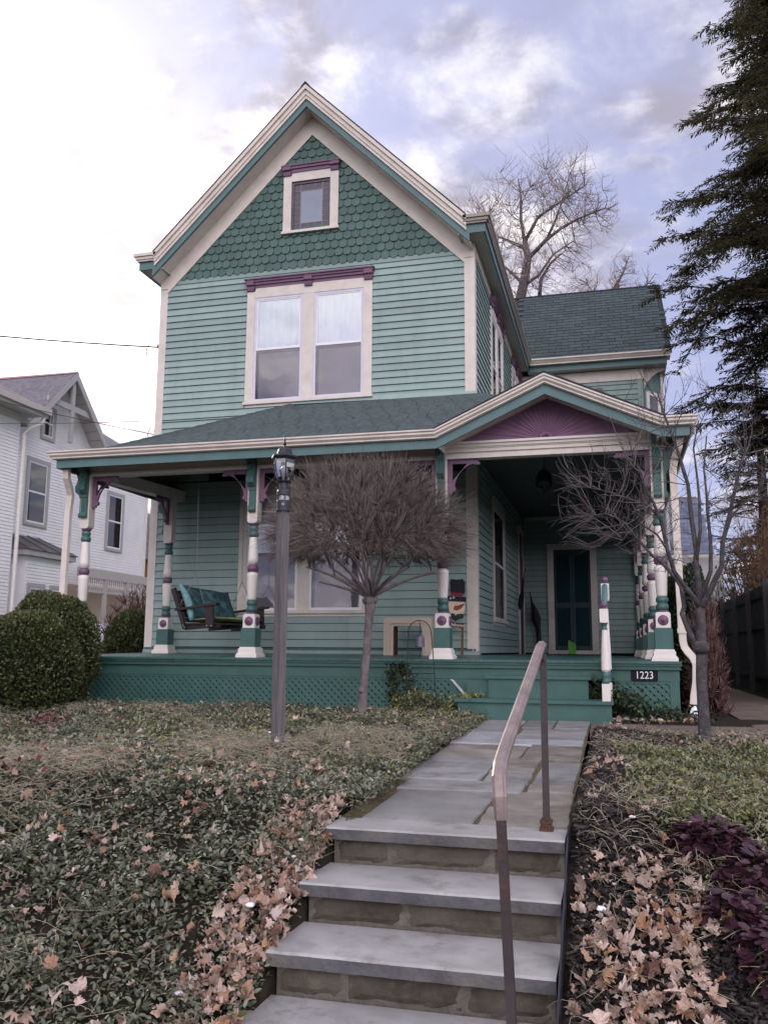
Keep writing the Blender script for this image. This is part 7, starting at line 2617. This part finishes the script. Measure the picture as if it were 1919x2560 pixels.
# porch at the back with spindle frieze
b = MB()
TQ = TX(NX + 0.5)
ub(b, TQ, 8.2, 12.6, 2.15, 2.42, 0, 0.10)
ub(b, TQ, 8.2, 12.6, 1.72, 1.80, 0, 0.06)
for u in (8.3, 9.55, 10.8, 12.1):
    ub(b, TQ, u, u + 0.14, -0.8, 2.15, 0.005, 0.09)
b.build('side_porch', 'neigh_soffit', nb)
u = 8.5
b = MB()
while u < 12.0:
    b.lathe([(0.018, 1.80), (0.03, 1.9), (0.015, 1.97), (0.03, 2.05), (0.018, 2.15)], 6, (NX + 0.54, u, 0))
    u += 0.115
b.build('spindle_frieze', 'neigh_soffit', nb)['kind'] = 'stuff'
MB().box(NX + 0.02, NX + 0.1, 8.0, 12.6, -0.8, 1.95).build('porch_wall', 'peach_wall', nb)
# brick flue seen in the gap beyond
fl_ = thing('far_house', 'brick-sided house glimpsed in the gap beyond the white house', 'house', (-9.6, 22, -0.8))
MB().box(-14, -9.3, 20, 26, -0.8, 3.9).build('wall', 'stick', fl_)
MB().add([(-14.2, 19.8, 3.9), (-9.1, 19.8, 3.9), (-9.1, 26.2, 3.9), (-14.2, 26.2, 3.9), (-11.7, 19.8, 6.0), (-11.7, 26.2, 6.0)], [(0, 1, 4), (2, 3, 5), (1, 2, 5, 4), (3, 0, 4, 5)]).build('roof', 'neigh_roof', fl_)

# ---- outbuilding behind, right of the porch
ob = thing('outbuilding', 'small white outbuilding with a bluish slate roof behind the porch', 'outbuilding', (10.9, 15.0, -0.8))
MB().box(9.75, 11.4, 14.0, 18.0, -0.8, 2.98).build('wall', 'white_vinyl', ob)
siding_mesh(TF(14.0), 9.75, 11.4, 0.0, 2.9, 'clapboard_siding', ob, 0.1)
rf = MB().add([(9.6, 13.75, 3.0), (11.15, 13.75, 3.0), (10.85, 15.4, 5.02), (9.6, 15.4, 5.02), (9.6, 13.75, 2.94), (11.15, 13.75, 2.94)], [(0, 1, 2, 3), (0, 4, 5, 1)])
rfo = rf.build('roof', 'slate_blue', ob)
nr = 15
for r_ in range(nr):
    t0 = r_ / nr
    y_, z_ = 13.74 + 1.66 * t0, 3.012 + 2.02 * t0
    x_ = 9.6 - (0.11 if r_ % 2 else 0)
    while x_ < 11.1 - 0.3 * t0:
        b = MB().add([(x_ + .004, 0, 0.012), (x_ + 0.216, 0, 0.012), (x_ + 0.216, 0.113, 0.138), (x_ + .004, 0.113, 0.138)], [(0, 1, 2, 3)])
        b.build('slate', 'slate_blue', rfo, (0, y_, z_))
        x_ += 0.22
MB().box(9.6, 11.2, 13.70, 13.80, 2.90, 2.995).build('gutter', 'white_paint', ob)
MB().box(9.6, 10.86, 15.36, 15.44, 5.0, 5.06).build('ridge_tile', 'copper_flash', ob)

# ---- wooden fence on the right
FX = 11.1
fn = thing('wooden_fence', 'dark weathered board fence along the driveway on the right', 'fence', (FX, 6.0, -0.8))
y = 1.0
fb_me = [MB().box(0, 0.025, 0, 0.138, 0, 2.22).mesh('fence_board', 'fence_wood'), MB().prism([(0, 0), (0.138, 0), (0.138, 2.19), (0.11, 2.235), (0.03, 2.235), (0, 2.19)], 'x', 0, 0.025).mesh('fence_board', 'fence_wood')]
while y < 30:
    o = put('fence_board', fb_me[random.randrange(2)], fn, (FX + random.uniform(-0.005, 0.005), y, -0.80 + random.uniform(-0.02, 0.02)))
    o.rotation_euler = (random.uniform(-0.006, 0.006), 0, 0)
    y += 0.146
for z in (-0.45, 0.55, 1.18):
    MB().box(FX - 0.045, FX - 0.007, 1.0, 30, z, z + 0.09).build('fence_rail', 'fence_wood', fn)
for y in np.arange(1.6, 30, 2.4):
    MB().box(FX - 0.15, FX - 0.05, y, y + 0.10, -0.8, 1.50).build('fence_post', 'fence_wood', fn)

# ---- wires
wr_ = MB()


def wire_run(p0, p1, sag, r_, label, n=18):
    p0, p1 = Vector(p0), Vector(p1)
    pts = [p0.lerp(p1, i / n) + Vector((0, 0, -sag * 4 * (i / n) * (1 - i / n))) for i in range(n + 1)]
    o = MB().tube(pts, r_, 5).build('power_line', 'wire')
    tag(o, label, 'power line', 'service wires to the house')
    return o


wire_run((-0.02, 0.05, 5.72), (-12.0, -4.6, 7.0), 0.30, 0.014, 'thick twisted service wire reaching the left corner of the upper storey')
wire_run((-0.02, 0.08, 4.02), (-11.0, -3.5, 7.1), 0.25, 0.007, 'thin wire crossing the white gable to the house corner')
wire_run((-0.02, 0.10, 4.3), (-9.0, 0.5, 5.1), 0.12, 0.005, 'faint lower wire just above the porch roof')
b = MB()
b.tube([(-0.01, 0.02, 5.75), (-0.10, -0.02, 5.80), (-0.22, -0.05, 5.72), (-0.24, -0.05, 5.58), (-0.12, -0.02, 5.48), (-0.02, 0.0, 5.55)], 0.007, 5)
b.tube([(-0.25, -0.05, 5.70), (-0.20, -0.05, 5.45), (-0.12, -0.03, 5.35), (-0.01, 0.0, 5.50)], 0.006, 5)
b.tube([(-0.02, 0.04, 4.05), (-0.10, 0.0, 4.15), (-0.16, 0.0, 4.0), (-0.05, 0.02, 3.88)], 0.006, 5)
b.lathe([(0.03, 0), (0.03, 0.05), (0.015, 0.06)], 8, (-0.03, 0.03, 5.70))
b.build('wire_loops', 'wire', house)

# ---- parked car glimpsed between the bushes
car = thing('parked_car', 'pale car glimpsed in the gap between the bushes on the left', 'car', (-3.4, 4.0, -0.8))
prof = [(-2.1, -0.48), (-2.15, -0.05), (-2.0, 0.12), (-1.25, 0.20), (-0.55, 0.62), (0.75, 0.66), (1.45, 0.25), (2.05, 0.15), (2.15, -0.1), (2.1, -0.48)]
MB().prism([(4.0 + a, z) for a, z in prof], 'x', -4.2, -2.55).build('body', 'car_paint', car)
MB().prism([(4.0 + a, z) for a, z in [(-0.98, 0.24), (-0.45, 0.57), (0.68, 0.60), (1.15, 0.26)]], 'x', -2.551, -2.54).build('side_window', 'unlit_dark', car)
for y in (-1.35, 1.35):
    for x in (-4.15, -2.62):
        w = MB().lathe([(0.0, -0.1), (0.31, -0.09), (0.32, 0.0), (0.31, 0.09), (0.0, 0.1)], 16, (x, 4.0 + y, -0.48), 'x', cap=False).build('wheel', 'tyre', car)
